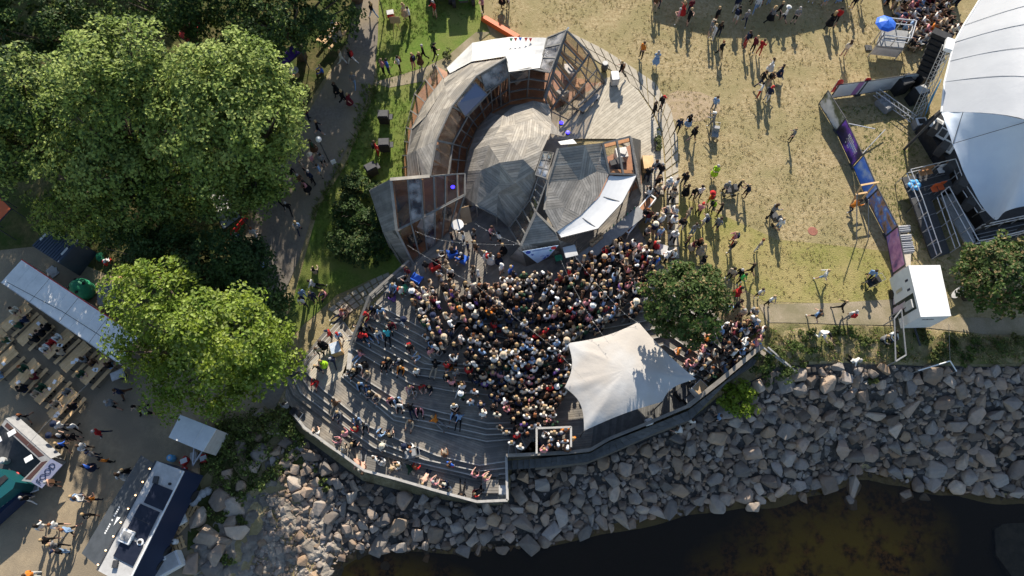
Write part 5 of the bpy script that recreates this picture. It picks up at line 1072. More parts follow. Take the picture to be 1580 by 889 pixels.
# white site trailer
tr = empty('site_trailer', P(1430, 480, 0), label='white site trailer with a dark green side panel and clean white roof', cat='trailer')
rf = [P(*p, 2.75) for p in ((1401, 410), (1450, 409.5), (1467, 488), (1420, 489.5))]; bt = [Z(v, .45) for v in rf]
MB().hexa(bt, rf).build('body', M['white'], tr); MB().hexa([v + Vector((0, 0, .004)) for v in rf], [v + Vector((0, 0, .05)) for v in rf]).build('roof', M['white'], tr)
def on_face(a, b, z0, z1, s0, s1, m, name, off=.006, out=None):
    p0, p1 = a.lerp(b, s0), a.lerp(b, s1); n_ = Vector(((b - a).y, -(b - a).x, 0)).normalized()
    if out is not None and n_.dot(out) < 0: n_ = -n_
    q = [Vector((p0.x, p0.y, z0)), Vector((p1.x, p1.y, z0)), Vector((p1.x, p1.y, z1)), Vector((p0.x, p0.y, z1))]; return MB().hexa([v + n_ * .001 for v in q], [v + n_ * (off + .004) for v in q]).build(name, m, tr)
L0, L1 = rf[0], rf[3]; lf = Vector((-1, 0, 0))
on_face(L0, L1, .5, 2.6, .52, .82, mat('dark_green_panel', (.012, .03, .03), None, rough=.4), 'side_panel', .012, lf)
on_face(L0, L1, 1.5, 2.4, .62, .78, M['dwhite'], 'control_box', .12, lf); on_face(L0, L1, .8, 1.5, .56, .72, M['black'], 'door', .02, lf)
on_face(L0, L1, .9, 1.6, .30, .36, M['alu'], 'hatch', .02, lf); on_face(L0, L1, 2.1, 2.4, .22, .26, M['navy'], 'vent', .02, lf); on_face(L0, L1, 2.1, 2.4, .40, .44, M['navy'], 'vent', .02, lf)
F0, F1 = rf[3], rf[2]; sf = Vector((0, -1, 0))
for k in range(9): on_face(F0, F1, 2.15 , 2.3 - (.05 if k % 3 else 0), .22 + k * .045, .245 + k * .045 + (.008 if k % 2 else 0), M['navy'], 'lettering', .008, sf)
for s in (.3, .6):
    p_ = L0.lerp(L1, s); MB().tube([Vector((p_.x - .02, p_.y, .3)), Vector((p_.x + .25, p_.y, .3))], .3, 14).build('wheel', M['black'], tr)
MB().bar(Z(F0.lerp(F1, .5), .4), Z(F0.lerp(F1, .5), .4) + Vector((.1, -1.2, 0)), .1, .1).build('drawbar', M['dgrey'], tr)
# table, fabric things by the path
p = P(1481, 450, .75); t = empty('oval_table', P(1481, 452, 0), label='white oval topped folding table beside the shore path', cat='table'); mb = MB()
mb.v = []; el = [(p.x + .62 * math.cos(a) * .95 + .25 * math.sin(a), p.y + .42 * math.sin(a) + .2 * math.cos(a)) for a in [k * PI / 10 for k in range(20)]]; mb.prism(el, .72, .76); mb.build('table_top', M['dwhite'], t)
for dx, dy in ((-.4, -.25), (.4, .15), (-.25, .1), (.25, -.15)): MB().tube([(p.x + dx, p.y + dy, 0), (p.x + dx, p.y + dy, .72)], .025, 6).build('leg', M['alu'], t)
# camera riser with parasol
cr_ = empty('camera_riser', P(1375, 70, 0), label='camera platform with white railings in front of the seated audience', cat='platform'); cq = [P(1352, 70, 1.3), P(1394, 75, 1.3), P(1402, 48, 1.3), P(1362, 44, 1.3)]
MB().hexa([v - Vector((0, 0, .2)) for v in cq], cq).build('platform_deck', M['grey'], cr_); railing('r', cq + [cq[0]], 1.1, None, parent=cr_, r=.045, gap=.9)
for v in cq: MB().tube([Z(v, 0), v], .05, 6).build('leg', M['alu'], cr_)
MB().hexa([Z(cq[0], .3), Z(cq[1], .3), Z(cq[1], 1.1), Z(cq[0], 1.1)], [v + Vector((0, .03, 0)) for v in (Z(cq[0], .3), Z(cq[1], .3), Z(cq[1], 1.1), Z(cq[0], 1.1))]).build('skirt_board', M['dwhite'], cr_)
pu = P(1370, 32, 3.0); um = empty('parasol', (pu.x, pu.y, 0), label='bright blue parasol above the camera platform', cat='parasol'); mb = MB(); mb.lathe((pu.x, pu.y, 2.7), [(.78, 0), (.58, .14), (.3, .25), (.03, .32)], 8); mb.build('canopy', M['blue'], um); MB().tube([(pu.x, pu.y, 0), (pu.x, pu.y, 3.15)], .025, 6).build('pole', M['alu'], um)
MB().box((pu.x, pu.y, .06), (.5, .5, .12)).build('foot', M['dgrey'], um)
# rows of benches for the stage audience
rows_ = []
for k in range(5):
    a = P(1402 - k * 6, 72 - k * 13, .45); b = P(1476 - k * 6, 46 - k * 12, .45); rows_.append((a, b))
    t = empty('audience_bench', Z(a, 0), label='long pine bench carrying the seated stage audience', cat='bench', group='benches in front of the stage'); MB().bar(a, b, .3, .04).build('seat', M['pine'], t)
    for s in (.05, .5, .95): v = a.lerp(b, s); MB().box((v.x, v.y, .21), (.06, .25, .42)).build('leg', M['dgrey'], t)
# marquee beyond the lawn (its shadow falls on the grass)
mq = empty('marquee', P(1120, -70, 0), label='white hipped marquee at the far side of the lawn', cat='marquee'); m0 = [(11.5, 43.5, 3.0), (27, 43.5, 3.0), (27, 53, 3.0), (11.5, 53, 3.0)]; mr_ = [(16.6, 46.0, 5.6), (21.8, 46.0, 5.6)]
for q in ([m0[0], m0[1], mr_[1], mr_[0]], [m0[1], m0[2], mr_[1]], [m0[2], m0[3], mr_[0], mr_[1]], [m0[3], m0[0], mr_[0]]): MB().face(q).build('roof_panel', M['tarp'], mq)
for v in m0: MB().tube([(v[0], v[1], 0), v], .06, 6).build('pole', M['alu'], mq)
# tractors parked above the pavilion
def tractor(px, py, rz, label, body):
    b_ = P(px, py, 0); t = empty('tractor', b_, rz, label=label, cat='tractor')
    def bp(n, c, s, m): o = boxpart(n, (0, 0, 0), s, 0, m, None); o.parent = t; o.location = c; return o
    bp('chassis', (0, 0, .8), (.7, 3.0, .5), M['dgrey']); bp('bonnet', (0, -1.0, 1.25), (.75, 1.3, .6), body); bp('cab', (0, .5, 1.7), (1.3, 1.3, 1.5), M['black']); bp('cab_roof', (0, .5, 2.55), (1.45, 1.5, .16), body)
    for x in (-.85, .85):
        o = MB().tube([(x - .2, .8, .8), (x + .2, .8, .8)], .8, 20).build('rear_wheel', M['black'], t, local=True); o2 = MB().tube([(x * .9 - .14, -1.2, .5), (x * .9 + .14, -1.2, .5)], .5, 16).build('front_wheel', M['black'], t, local=True)
        MB().box((x, .8, 1.66), (.45, 1.3, .06)).build('mudguard', body, t, local=True)
tractor(682, -14, 0, 'dark tractor parked on the grass above the pavilion, without green trim', M['dgrey']); tractor(714, -10, .1, 'tractor with bright green bodywork parked on the grass above the pavilion', mat('tractor_green', (.04, .42, .05), None, rough=.4))
q = [P(742, 26, .5), P(750, 24, .5), P(802, 54, .5), P(796, 58, .5)]; t = empty('barrier_banner', P(770, 40, 0), label='long orange vinyl barrier leading to the tarpaulin roof', cat='barrier'); MB().hexa([Z(v, .0) + Vector((0, .35 if i > 1 else 0, 0)) * 0 for i, v in enumerate(q)], q).build('vinyl_sheet', M['orange'], t)
# ---------------------------------------------------------------- grill carts, lamps, small things beside the pavilion
for k, (px, py, rz, lab) in enumerate(((595, 190, 0, 'black hooded grill cart on the green lawn, standing alone toward the side path'), (596, 233, .05, 'black hooded grill cart on the green lawn with a red gas bottle beside it'), (576, 270, .55, 'black hooded grill cart on the green lawn nearest the glazed wing'))):
    b_ = T(px, py); t = empty('grill_cart', b_, rz, label=lab, cat='grill')
    for n_, c, s, m_ in (('cabinet', (0, 0, .55), (.75, .6, .6), M['black']), ('hood', (0, .02, 1.02), (.8, .66, .3), M['black']), ('lid_top', (0, .02, 1.2), (.7, .56, .05), M['dgrey']), ('side_shelf', (.52, 0, .8), (.28, .5, .04), M['dgrey'])):
        o = boxpart(n_, (0, 0, 0), s, 0, m_, None); o.parent = t; o.location = c
    for x in (-.33, .33):
        for y in (-.25, .25): MB().tube([(x, y, 0), (x, y, .3)], .025, 6).build('leg', M['dgrey'], t, local=True)
b_ = T(583, 232); o = empty('gas_bottle', b_, label='red gas bottle beside the middle grill cart', cat='gas bottle'); MB().lathe(b_, [(.13, 0), (.15, .05), (.15, .42), (.08, .52)], 12).build('cylinder', M['red'], o); MB().lathe(b_ + Vector((0, 0, .52)), [(.05, 0), (.05, .1), (.02, .12)], 8).build('valve', M['alu'], o)
for px, py, h, lab in ((593, 30, 2.8, 'globe lamp post on the grass beside the asphalt path, by the picnic things'), (508, 250, 2.8, 'globe lamp post beside the asphalt path where the crowd gathers')):
    b_ = T(px, py); t = empty('lamp_post', b_, label=lab, cat='lamp post'); MB().tube([b_, b_ + Vector((0, 0, h))], [.05, .035], 8).build('post', M['dgrey'], t); MB().lathe(b_ + Vector((0, 0, h + .2)), [(.05, -.2), (.18, -.12), (.22, 0), (.18, .12), (.05, .2)], 14).build('globe', M['white'], t, smooth=True)
b_ = T(520, 262); t = empty('notice_board', b_, label='small white notice sign on a post beside the lamp', cat='sign'); MB().tube([b_, b_ + Vector((0, 0, 1.0))], .025, 6).build('post', M['dgrey'], t); boxpart('board', b_ + Vector((0, 0, 1.1)), (.35, .05, .5), .5, M['white'], t)
b_ = T(457, 117); t = empty('cable_drum', b_, label='round wooden cable drum table in the shade beside the grove', cat='table'); MB().lathe(b_, [(.28, 0), (.28, .06)], 16).build('lower_disc', M['pine'], t); MB().lathe(b_, [(.1, .06), (.1, .62)], 10).build('core', M['pine'], t); MB().lathe(b_, [(.36, .62), (.36, .68)], 20).build('upper_disc', M['dwhite'], t)
b_ = T(949, 130); bb = P(947, 128, .12); t = empty('serving_cart', bb, label='white serving cart standing on the pale garden deck', cat='cart'); boxpart('cabinet', bb + Vector((0, 0, .5)), (.55, .75, .7), .1, M['dwhite'], t); boxpart('top', bb + Vector((0, 0, .88)), (.6, .8, .04), .1, M['white'], t)
for dx in (-.2, .2):
    for dy in (-.3, .3): MB().lathe(bb + Vector((dx, dy, 0)), [(.05, 0), (.06, .05), (.05, .14)], 8).build('castor', M['black'], t)
bb = P(932, 108, .12); t = empty('rain_barrel', bb, label='dark barrel with a pale lid at the glazed end of the pavilion', cat='barrel'); MB().lathe(bb, [(.22, 0), (.27, .35), (.22, .75)], 14).build('barrel', M['dgrey'], t, smooth=True); MB().lathe(bb, [(.22, .76), (.2, .82)], 14).build('lid', M['dwhite'], t)
a, b = P(896, 171, .5), P(923, 146, .5); t = empty('bench', Z(a, .12), label='long grey bench against the glazed end wall of the pavilion', cat='bench'); MB().bar(a, b, .4, .06).build('seat', M['grey'], t); MB().bar(a + Vector((-.2, .2, .3)), b + Vector((-.2, .2, .3)), .06, .3).build('backrest', M['grey'], t)
for s in (.1, .9): v = a.lerp(b, s); MB().box((v.x, v.y, .3), (.08, .35, .36), .7).build('leg', M['dgrey'], t)
for px, py, lab in ((1000, 250, 'pale pine crate box beside the side wall of the half dome'),):
    q = [P(px - 9, py - 10, .8), P(px + 8, py - 10, .8), P(px + 9, py + 9, .8), P(px - 6, py + 10, .8)]; t = empty('timber_box', Z(q[0], .1), label=lab, cat='box'); MB().hexa([Z(v, .1) for v in q], [Z(v, .76) for v in q]).build('box_body', M['pine'], t); MB().hexa([Z(v, .764) for v in q], [Z(v, .8) for v in q]).build('lid', M['pine'], t)
pl_ = P(1014, 225, .06); t = empty('planter', pl_, label='dark planter with green leaves beside the paved walk', cat='planter'); boxpart('trough', pl_ + Vector((0, 0, .25)), (.4, 1.0, .5), .05, M['dgrey'], t)
rng = np.random.default_rng(9); foliage('leaves', np.array(pl_) + np.array([0, 0, .6]) + rng.normal(size=(14, 3)) * np.array([.12, .35, .08]), .18, 16, .07, rng, [M['leaf_f']], t, np.array(pl_))
mb = MB(); v = [P(865, 224, 2.5), P(890, 222, 2.5), P(884, 215, 2.4), P(861, 219, 2.4)]; o = MB().hexa(v, [p + Vector((0, 0, .04)) for p in v]).build('canopy_sheet', M['tarp'], pav)
# bar counter and goods under the awning
t = empty('bar_counter', P(930, 375, ZU), label='dark bar counter with pale boxes under the white awning', cat='bar'); a, b = P(888, 400, 1.1), P(985, 320, 1.1); MB().hexa([Z(p, ZU) for p in (a, b, b + Vector((.5, -.5, 0)), a + Vector((.5, -.5, 0)))], [Z(p, 1.08) for p in (a, b, b + Vector((.5, -.5, 0)), a + Vector((.5, -.5, 0)))]).build('counter_front', M['deck_dark'], t); MB().bar(a + Vector((.25, -.25, .02)), b + Vector((.25, -.25, .02)), .85, .06).build('counter_top', M['grey'], t)
for k in range(6):
    v = P(914 + (k % 3) * 6, 377 - (k % 3) * 5 + (k // 3) * 4 - 4, 1.25); o = boxpart('carton', v, (.34, .26, .2), .7, M['card'], None); tag(o, 'cardboard carton standing on the bar counter', 'carton', 'cartons on the bar counter')
for k in range(10):
    v = P(930 + k * 5.4, 362 - k * 4.4, 1.15); t_ = empty('bottle', v, label='dark bottle standing on the bar counter', cat='bottle', group='bottles on the bar counter'); MB().lathe(v, [(.04, 0), (.04, .2), (.015, .27), (.015, .33)], 8).build('glass_body', M['green'] if k % 2 else M['black'], t_); MB().lathe(v, [(.018, .33), (.018, .35)], 8).build('cap', M['alu'], t_)
for px, py, m_, lab in ((880, 388, 'tarp', 'small square white stall top beside the bar'), (1020, 385, 'dwhite', 'pale square board leaning by the paved walk'), (862, 398, 'green', 'small green square crate top below the banner')):
    v = P(px, py, 1.9 if m_ == 'tarp' else .7); t = empty('square_table', Z(v, ZU), label=lab, cat='table'); boxpart('top', v, (.85, .8, .05) if m_ != 'green' else (.5, .45, .05), .25 if px != 1020 else -.3, M[m_], t)
    for dx in (-.2, .2):
        for dy in (-.2, .2): MB().tube([(v.x + dx, v.y + dy, ZU if px < 1000 else .05), (v.x + dx, v.y + dy, v.z - .02)], .02, 5).build('leg', M['dgrey'], t)
fq = [P(960, 352, 1.0), P(1003, 300, 1.0), P(1012, 306, 1.0), P(970, 360, 1.0)]; t = empty('display_frame', P(985, 330, .1), label='white framed open display case beside the bar', cat='display case')
for a, b in zip(fq, fq[1:] + fq[:1]): MB().bar(a, b, .08, .08).build('rim', M['white'], t); MB().bar(a, Z(a, ZU), .06, .06).build('leg', M['white'], t)
MB().hexa([Z(v, .6) for v in fq], [Z(v, .64) for v in fq]).build('shelf', M['floor_in'], t)
# triangular festival banner on the gable
bq = [P(806, 383.5, 2.3), P(861.5, 374, 2.3), P(847, 391, 1.25), P(829, 402, .8)]; off = Vector((0, -.22, .05)); bq = [p + off for p in bq]
t = empty('gable_banner', bq[0], label='light blue pointed banner with blue and red round emblems on the small gable', cat='banner'); MB().hexa(bq, [p + Vector((0, -.012, .004)) for p in bq]).build('cloth', mat('pale_blue_print', (.36, .52, .78), (.46, .6, .82), 2, .5), t)
u = (bq[1] - bq[0]).normalized(); dn = ((bq[3] + bq[2]) / 2 - (bq[0] + bq[1]) / 2); dl = dn.length; dn.normalize(); nb_ = u.cross(dn); nb_ = nb_ if nb_.z > 0 else -nb_; ctr = (bq[0] + bq[1]) / 2 + nb_ * .02
def disc(s, d_, r_, m_, nm='emblem'):
    c = ctr + u * s + dn * d_; MB().face([c + u * (r_ * math.cos(a)) + dn * (r_ * math.sin(a)) for a in [k * PI / 8 for k in range(16)]]).build(nm, m_, t)
bluep = mat('print_blue', (.03, .07, .4), None, rough=.5)
disc(-.85, .22, .17, bluep); disc(.85, .2, .18, mat('print_red', (.55, .05, .06), None, rough=.5)); disc(.0, 1.05, .22, bluep); disc(.62, .42, .09, mat('print_green', (.02, .3, .2), None, rough=.5))
for s_, d_ in ((-.62, .55), (.35, .95)):
    c = ctr + u * s_ + dn * d_; star = [c + (u * math.cos(a) + dn * math.sin(a)) * (.16 if k % 2 else .06) for k, a in enumerate([k * PI / 5 for k in range(10)])]; MB().face(star).build('star', bluep, t)
mbt = MB()
for k in range(16):
    c = ctr + u * (-.55 + k * .07) + dn * .13; mbt.face([c, c + u * .045, c + u * .045 + dn * .08, c + dn * .08])
mbt.build('small_lettering', bluep, t)
# bunting on the tarpaulin
for k, (px, m_) in enumerate(((786, 'green'), (793, 'red'), (800, 'blue'), (809, 'red'), (816, 'red'))):
    v = P(px, 58 + abs(k - 2) * .5, 3.6); o = MB().hexa([v, v + Vector((.25, 0, 0)), v + Vector((.12, -.1, -.28))], [v + Vector((0, .01, 0)), v + Vector((.25, .01, 0)), v + Vector((.12, -.09, -.28))]).build('pennant', M[m_]); tag(o, {'green': 'green pennant of the bunting over the white tarpaulin', 'red': 'red pennant of the bunting over the white tarpaulin', 'blue': 'blue pennant of the bunting over the white tarpaulin'}[m_], 'pennant', 'bunting over the tarpaulin')
# festoon light strings
def festoon(pts, label, n):
    t = empty('light_string', pts[0], label=label, cat='light string'); path = []
    for a, b in zip(pts[:-1], pts[1:]):
        for k in range(12): s = k / 12; p = a.lerp(b, s); p.z -= .25 * 4 * s * (1 - s); path.append(p)
    path.append(pts[-1]); MB().tube(path, .007, 4).build('cable', M['cable'], t)
    for k in range(n):
        p = path[int((k + .5) * len(path) / n)]; MB().lathe(p - Vector((0, 0, .12)), [(.008, 0), (.024, .02), (.024, .05), (.01, .08)], 8).build('bulb', M['white'], t)
festoon([P(802, 377, 3.0), P(733, 345, 2.6)], 'festoon light string from the gable tip to the dome opening', 6); festoon([P(802, 377, 3.0), P(690, 372, 2.6), P(640, 356, 2.6)], 'festoon light string from the gable tip to the glazed wing', 8)
festoon([P(628, 378, 2.6), P(735, 440, 2.4), P(860, 540, 2.2), P(905, 590, 2.0)], 'long festoon light string crossing above the crowd to the cream canopy', 14); festoon([P(885, 392, 2.6), P(950, 470, 2.4), P(985, 498, 1.6)], 'festoon light string from the stall top to the canopy corner', 8)
festoon([P(865, 400, 2.6), P(900, 470, 2.4), P(940, 530, 2.0)], 'festoon light string running from beside the gable banner over the crowd', 8)
em = bpy.data.materials.new('blue_led'); em.use_nodes = True; em.node_tree.nodes['Principled BSDF'].inputs['Emission Color'].default_value = (.03, .02, 1, 1); em.node_tree.nodes['Principled BSDF'].inputs['Emission Strength'].default_value = 4.0; em.node_tree.nodes['Principled BSDF'].inputs['Base Color'].default_value = (.02, .02, .3, 1)
for px, py, z, lab in ((876, 206, .7, 'blue glowing stage lamp on the garden deck'), (866, 191, .9, 'small blue glowing lamp beside the glazed wedge'), (744, 314, 1.5, 'blue glowing lamp beside the dome opening, at its glazed side'), (760, 320, 1.5, 'blue glowing lamp above the dome opening'), (699, 290, 1.4, 'blue glowing lamp inside the glazed wing')):
    v = P(px, py, z); t = empty('stage_lamp', v, label=lab, cat='lamp'); MB().tube([v - Vector((0, .12, .05)), v + Vector((0, .1, .05))], .13, 10).build('housing', M['black'], t); MB().lathe(v + Vector((0, 0, .13)), [(.14, 0), (.12, .03), (.02, .05)], 12).build('lens', em, t)
# steel goal frame in the crowd
gf_ = [P(828, 700, ZW + 2.1), P(828, 661, ZW + 2.1), P(881, 659, ZW + 2.1), P(881, 690, ZW + 2.1)]; t = empty('steel_portal', Z(gf_[1], ZW), label='pale steel portal frame standing in the crowd near the canopy', cat='frame')
for a, b in zip(gf_[:-1], gf_[1:]): MB().bar(a, b, .12, .1).build('beam', M['nosing'], t)
for v in gf_[1:3]: MB().bar(v, Z(v, ZW), .1, .1).build('post', M['grey'], t)
# things on the bar terrace
def deckbox(name, px, py, z, s, rz, m_, lab, cat, lid=None):
    v = P(px, py, z); t = empty(name, v, label=lab, cat=cat); boxpart('body', v + Vector((0, 0, s[2] / 2)), s, rz, m_, t); boxpart('top', v + Vector((0, 0, s[2] + .02)), (s[0] * .9, s[1] * .9, .04), rz, lid or m_, t, .005); return t
deckbox('tabletop_stall', 1076, 603, -1.2, (.9, .8, .8), .75, M['white'], 'white striped serving table with food on top by the ramp', 'table', M['card']); deckbox('dark_crate', 1052, 608, ZW, (.9, .7, .5), .6, M['black'], 'black equipment crate beside the striped serving table', 'crate', M['dgrey']); deckbox('dark_crate', 1062, 618, ZW, (.7, .6, .4), .6, M['black'], 'low black crate by the parapet under the canopy edge', 'crate', M['grey']); deckbox('folding_stool', 1000, 652, ZW, (.45, .4, .45), .3, M['white'], 'white folding stool at the parapet below the canopy', 'stool')
deckbox('cooler', 776, 757, ZD, (.55, .6, .5), 0, M['dwhite'], 'pale grey cooler box in the corner of the lower deck', 'cooler'); deckbox('striped_bin', 1163, 534, 0, (.5, .5, .6), .7, M['white'], 'white striped box at the head of the ramp', 'box', M['lblue'])
# picnic table on the lower deck
v = P(757, 752, ZD); t = empty('picnic_table', v, label='weathered picnic table in the corner of the lower deck', cat='table')
for k in range(5): MB().box((v.x, v.y - .34 + k * .17, v.z + .74), (1.05, .15, .04)).build('top_board', M['deck'], t)
for y in (-.75, .75): MB().box((v.x, v.y + y, v.z + .44), (1.05, .26, .04)).build('seat_board', M['deck_dark'], t)
for x in (-.4, .4): MB().box((v.x + x, v.y, v.z + .4), (.07, 1.5, .06)).box((v.x + x, v.y, v.z + .36), (.06, .5, .7)).build('leg', M['deck_dark'], t)
# lounge furniture on the stage floor
def armchair(px, py, rz, m_, lab, grp=None):
    v = P(px, py, ZU); t = empty('armchair', v, rz, label=lab, cat='chair', group=grp)
    for n_, c, s in (('seat', (0, 0, .3), (.6, .6, .1)), ('backrest', (0, -.3, .55), (.65, .08, .55)), ('armrest', (-.33, 0, .42), (.08, .65, .08)), ('armrest', (.33, 0, .42), (.08, .65, .08))): o = boxpart(n_, (0, 0, 0), s, 0, m_, None); o.parent = t; o.location = c
    for x in (-.3, .3):
        for y in (-.28, .28): MB().tube([(x, y, 0), (x, y, .4)], .03, 6).build('leg', m_, t, local=True)
armchair(714, 402, -.5, M['blue'], 'bright blue lounge chair on the stage floor'); armchair(699, 394, .3, M['blue'], 'blue lounge chair with a seated person next to the bright one'); armchair(644, 433, -.5, M['blue'], 'blue plastic lounge chair beside the stair railing'); armchair(620, 428, .5, M['grey'], 'grey slatted lounge chair next to the stair railing, closest to the wing'); armchair(604, 448, 1.4, M['grey'], 'grey slatted lounge chair at the top of the steps'); armchair(638, 452, 2.6, M['grey'], 'grey slatted lounge chair facing the green table'); armchair(671, 413, .5, M['red'], 'red lounge chair on the stage floor'); armchair(781, 338, 2.8, M['frame'], 'brown wooden chair outside the dome opening'); armchair(727, 322, .8, M['frame'], 'brown wooden chair inside the corner of the glazed wing')
v = P(623, 446, .55); t = empty('low_table', Z(v, ZU), label='small green topped table between the lounge chairs', cat='table'); boxpart('top', v, (.6, .55, .05), .6, M['green'], t); MB().tube([Z(v, ZU), v], .05, 8).build('leg', M['dgrey'], t)
v = P(706, 347, .9); t = empty('round_table', Z(v, ZU), label='round white bistro table outside the glazed wing', cat='table'); MB().lathe(Z(v, .88), [(.42, 0), (.42, .04)], 24).build('top', M['white'], t); MB().tube([Z(v, ZU), Z(v, .88)], .04, 8).build('leg', M['dgrey'], t)
v = P(718, 332, .6); t = empty('plywood_board', Z(v, ZU), label='plywood board leaning at the corner of the glazed wing', cat='board'); q = [v + Vector(c) for c in ((-.4, .3, .4), (.25, .45, .5), (.45, -.35, -.4), (-.2, -.5, -.42))]; MB().hexa(q, [p + Vector((.01, -.01, .03)) for p in q]).build('sheet', M['card'], t); MB().bar(q[0], q[1], .04, .04).build('edge_batten', M['pine'], t)
# notice table on the podium, with pale board
deckbox('notice_table', 521, 541, ZP, (.75, .85, .75), .35, M['pine'], 'table with a pale blue printed board on the stepped podium', 'table', mat('pale_board', (.42, .5, .6), (.6, .62, .65), 6, .5, contrast=.3))
# handrail going down the rocks at the head of the ramp
hr = empty('rock_stair', P(1195, 550, -.3), label='white railed stair descending from the ramp head towards the rocks', cat='stair')
for k in range(2): MB().bar(P(1177 + k * 8, 536 + k * 0, .6), P(1232 + k * 4, 577 + k * 3, -.5), .1, .06).build('handrail', M['nosing'], hr)
for k in range(5): a = P(1182 + k * 10, 548 + k * 8, -.3 - k * .22); MB().box(a, (.9, .28, .06), -.6).build('tread', M['deck'], hr)
for k in range(3): a = P(1178 + k * 25, 537 + k * 18, .55 - k * .5); MB().tube([a - Vector((0, 0, 1.2)), a], .04, 6).build('post', M['nosing'], hr)
# ---------------------------------------------------------------- food yard on the left
def local_part(t, name, mb, m): return mb.build(name, m, t, local=True)
bt_ = empty('beer_table', (0, 0, 0), cat='table', group='beer tables in the food yard')
for k in range(3): local_part(bt_, 'top_board', MB().box((0, -.2 + k * .2, .75), (2.2, .19, .035)), M['pine'])
for x in (-.8, .8): local_part(bt_, 'leg', MB().bar((x, -.22, 0), (x, -.15, .73), .04).bar((x, .22, 0), (x, .15, .73), .04).bar((x, -.2, .3), (x, .2, .3), .03), M['dgrey'])
bb_ = empty('beer_bench', (0, 0, 0), cat='bench', group='beer benches in the food yard')
local_part(bb_, 'seat', MB().box((0, 0, .46), (2.2, .26, .035)), M['pine'])
for x in (-.8, .8): local_part(bb_, 'leg', MB().bar((x, -.1, 0), (x, -.08, .44), .035).bar((x, .1, 0), (x, .08, .44), .035), M['dgrey'])
ORD = ['first', 'second', 'third', 'fourth', 'fifth']
TAB = [(38, 496), (62, 517), (102, 537), (128, 557), (157, 575), (0, 536), (17, 564), (52, 584), (88, 604), (110, 629), (515, 62)]
a, b = T(20, 512), T(50, 482); tang = math.atan2((b - a).y, (b - a).x); first = [True, True]; SEATS = []
for k, (px, py) in enumerate(TAB):
    v = T(px, py); v = Vector((v.x, v.y, float(H(v.x, v.y)) + .05)); far = k == 10
    t = bt_ if first[0] else copy_tree(bt_); first[0] = False; t.location = v; ang = tang + R.uniform(-.05, .05); t.rotation_euler = (0, 0, ang)
    t['label'] = 'pine beer table at the edge of the asphalt path under the dark tree' if far else '%s pine beer table %s, counted from the container' % (ORD[k % 5], 'of the row along the long white stall' if k < 5 else 'of the row out in the open yard')
    n_ = Vector((-math.sin(ang), math.cos(ang), 0)); u = Vector((math.cos(ang), math.sin(ang), 0))
    for s in (-1, 1):
        w = bb_ if first[1] else copy_tree(bb_); first[1] = False; w.location = v + n_ * (s * .62); w.rotation_euler = (0, 0, ang)
        w['label'] = ('pine beer bench under the dark tree beside the asphalt path, %s side of its table' % ('tree' if s > 0 else 'path')) if far else '%s side pine beer bench of the %s table %s' % ('container' if s > 0 else 'trailer', ORD[k % 5], 'along the long white stall' if k < 5 else 'in the open yard row')
        for q in (-.75, -.25, .25, .75): SEATS.append((v + n_ * (s * .62) + u * q, ang + (0 if s < 0 else PI), k))
    for q in range(2):
        c = v + u * R.uniform(-.8, .8) + n_ * R.uniform(-.15, .15) + Vector((0, 0, .775)); o = MB().box(c, (.28, .2, .012), R.uniform(0, 3)).build('menu_sheet', M['white']); tag(o, 'white paper sheet lying on a pine beer table', 'paper', 'papers on the beer tables')
# long white stall roof
ls = empty('long_stall', T(90, 470), label='long low stall with a stained white sectional roof beside the beer tables', cat='stall'); zs = -.5
A0, A1 = P(2, 436, zs), P(34, 401, zs + .3); B0, B1 = P(185, 562, zs), P(214, 520, zs + .3)
for k in range(4):
    q = [A0.lerp(B0, k / 4 + .002), A0.lerp(B0, (k + 1) / 4 - .002), A1.lerp(B1, (k + 1) / 4 - .002), A1.lerp(B1, k / 4 + .002)]; MB().hexa(q, [p + Vector((0, 0, .05)) for p in q]).build('roof_section', mat('stained_roof', (.84, .83, .80), (.68, .68, .66), 1.5, .6, contrast=.8) if k == 0 else bpy.data.materials['stained_roof'], ls)
    for j in range(1, 3): MB().bar(q[0].lerp(q[1], j / 3) + Vector((0, 0, .055)), q[3].lerp(q[2], j / 3) + Vector((0, 0, .055)), .02, .012).build('roof_rib', bpy.data.materials['stained_roof'], ls)
MB().bar(A1 + Vector((0, 0, .03)), B1 + Vector((0, 0, .03)), .06, .1).build('fascia', M['red'], ls); MB().bar(A0, B0, .05, .12).build('fascia', M['dwhite'], ls)
for s in (0.01, .25, .5, .75, .99):
    for u0, u1 in ((A0, B0), (A1, B1)): p = u0.lerp(u1, s); g = float(H(p.x, p.y)); MB().tube([(p.x, p.y, g), p], .04, 6).build('post', M['alu'], ls)
c0, c1 = A0.lerp(B0, .02).lerp(A1.lerp(B1, .02), .5), A0.lerp(B0, .98).lerp(A1.lerp(B1, .98), .5); g0 = float(H(c0.x, c0.y)); MB().hexa([Z(c0, g0), Z(c1, g0), Z(c1, g0) + Vector((.3, .4, 0)), Z(c0, g0) + Vector((.3, .4, 0))], [Z(p, g0 + 1.0) for p in (c0, c1, c1 + Vector((.3, .4, 0)), c0 + Vector((.3, .4, 0)))]).build('counter', M['pine'], ls)
MB().tube([P(10, 435, zs + .3), P(95, 480, zs + .32), P(150, 515, zs + .3), P(185, 540, zs + .3)], .02, 5).build('cable', M['black'], ls)
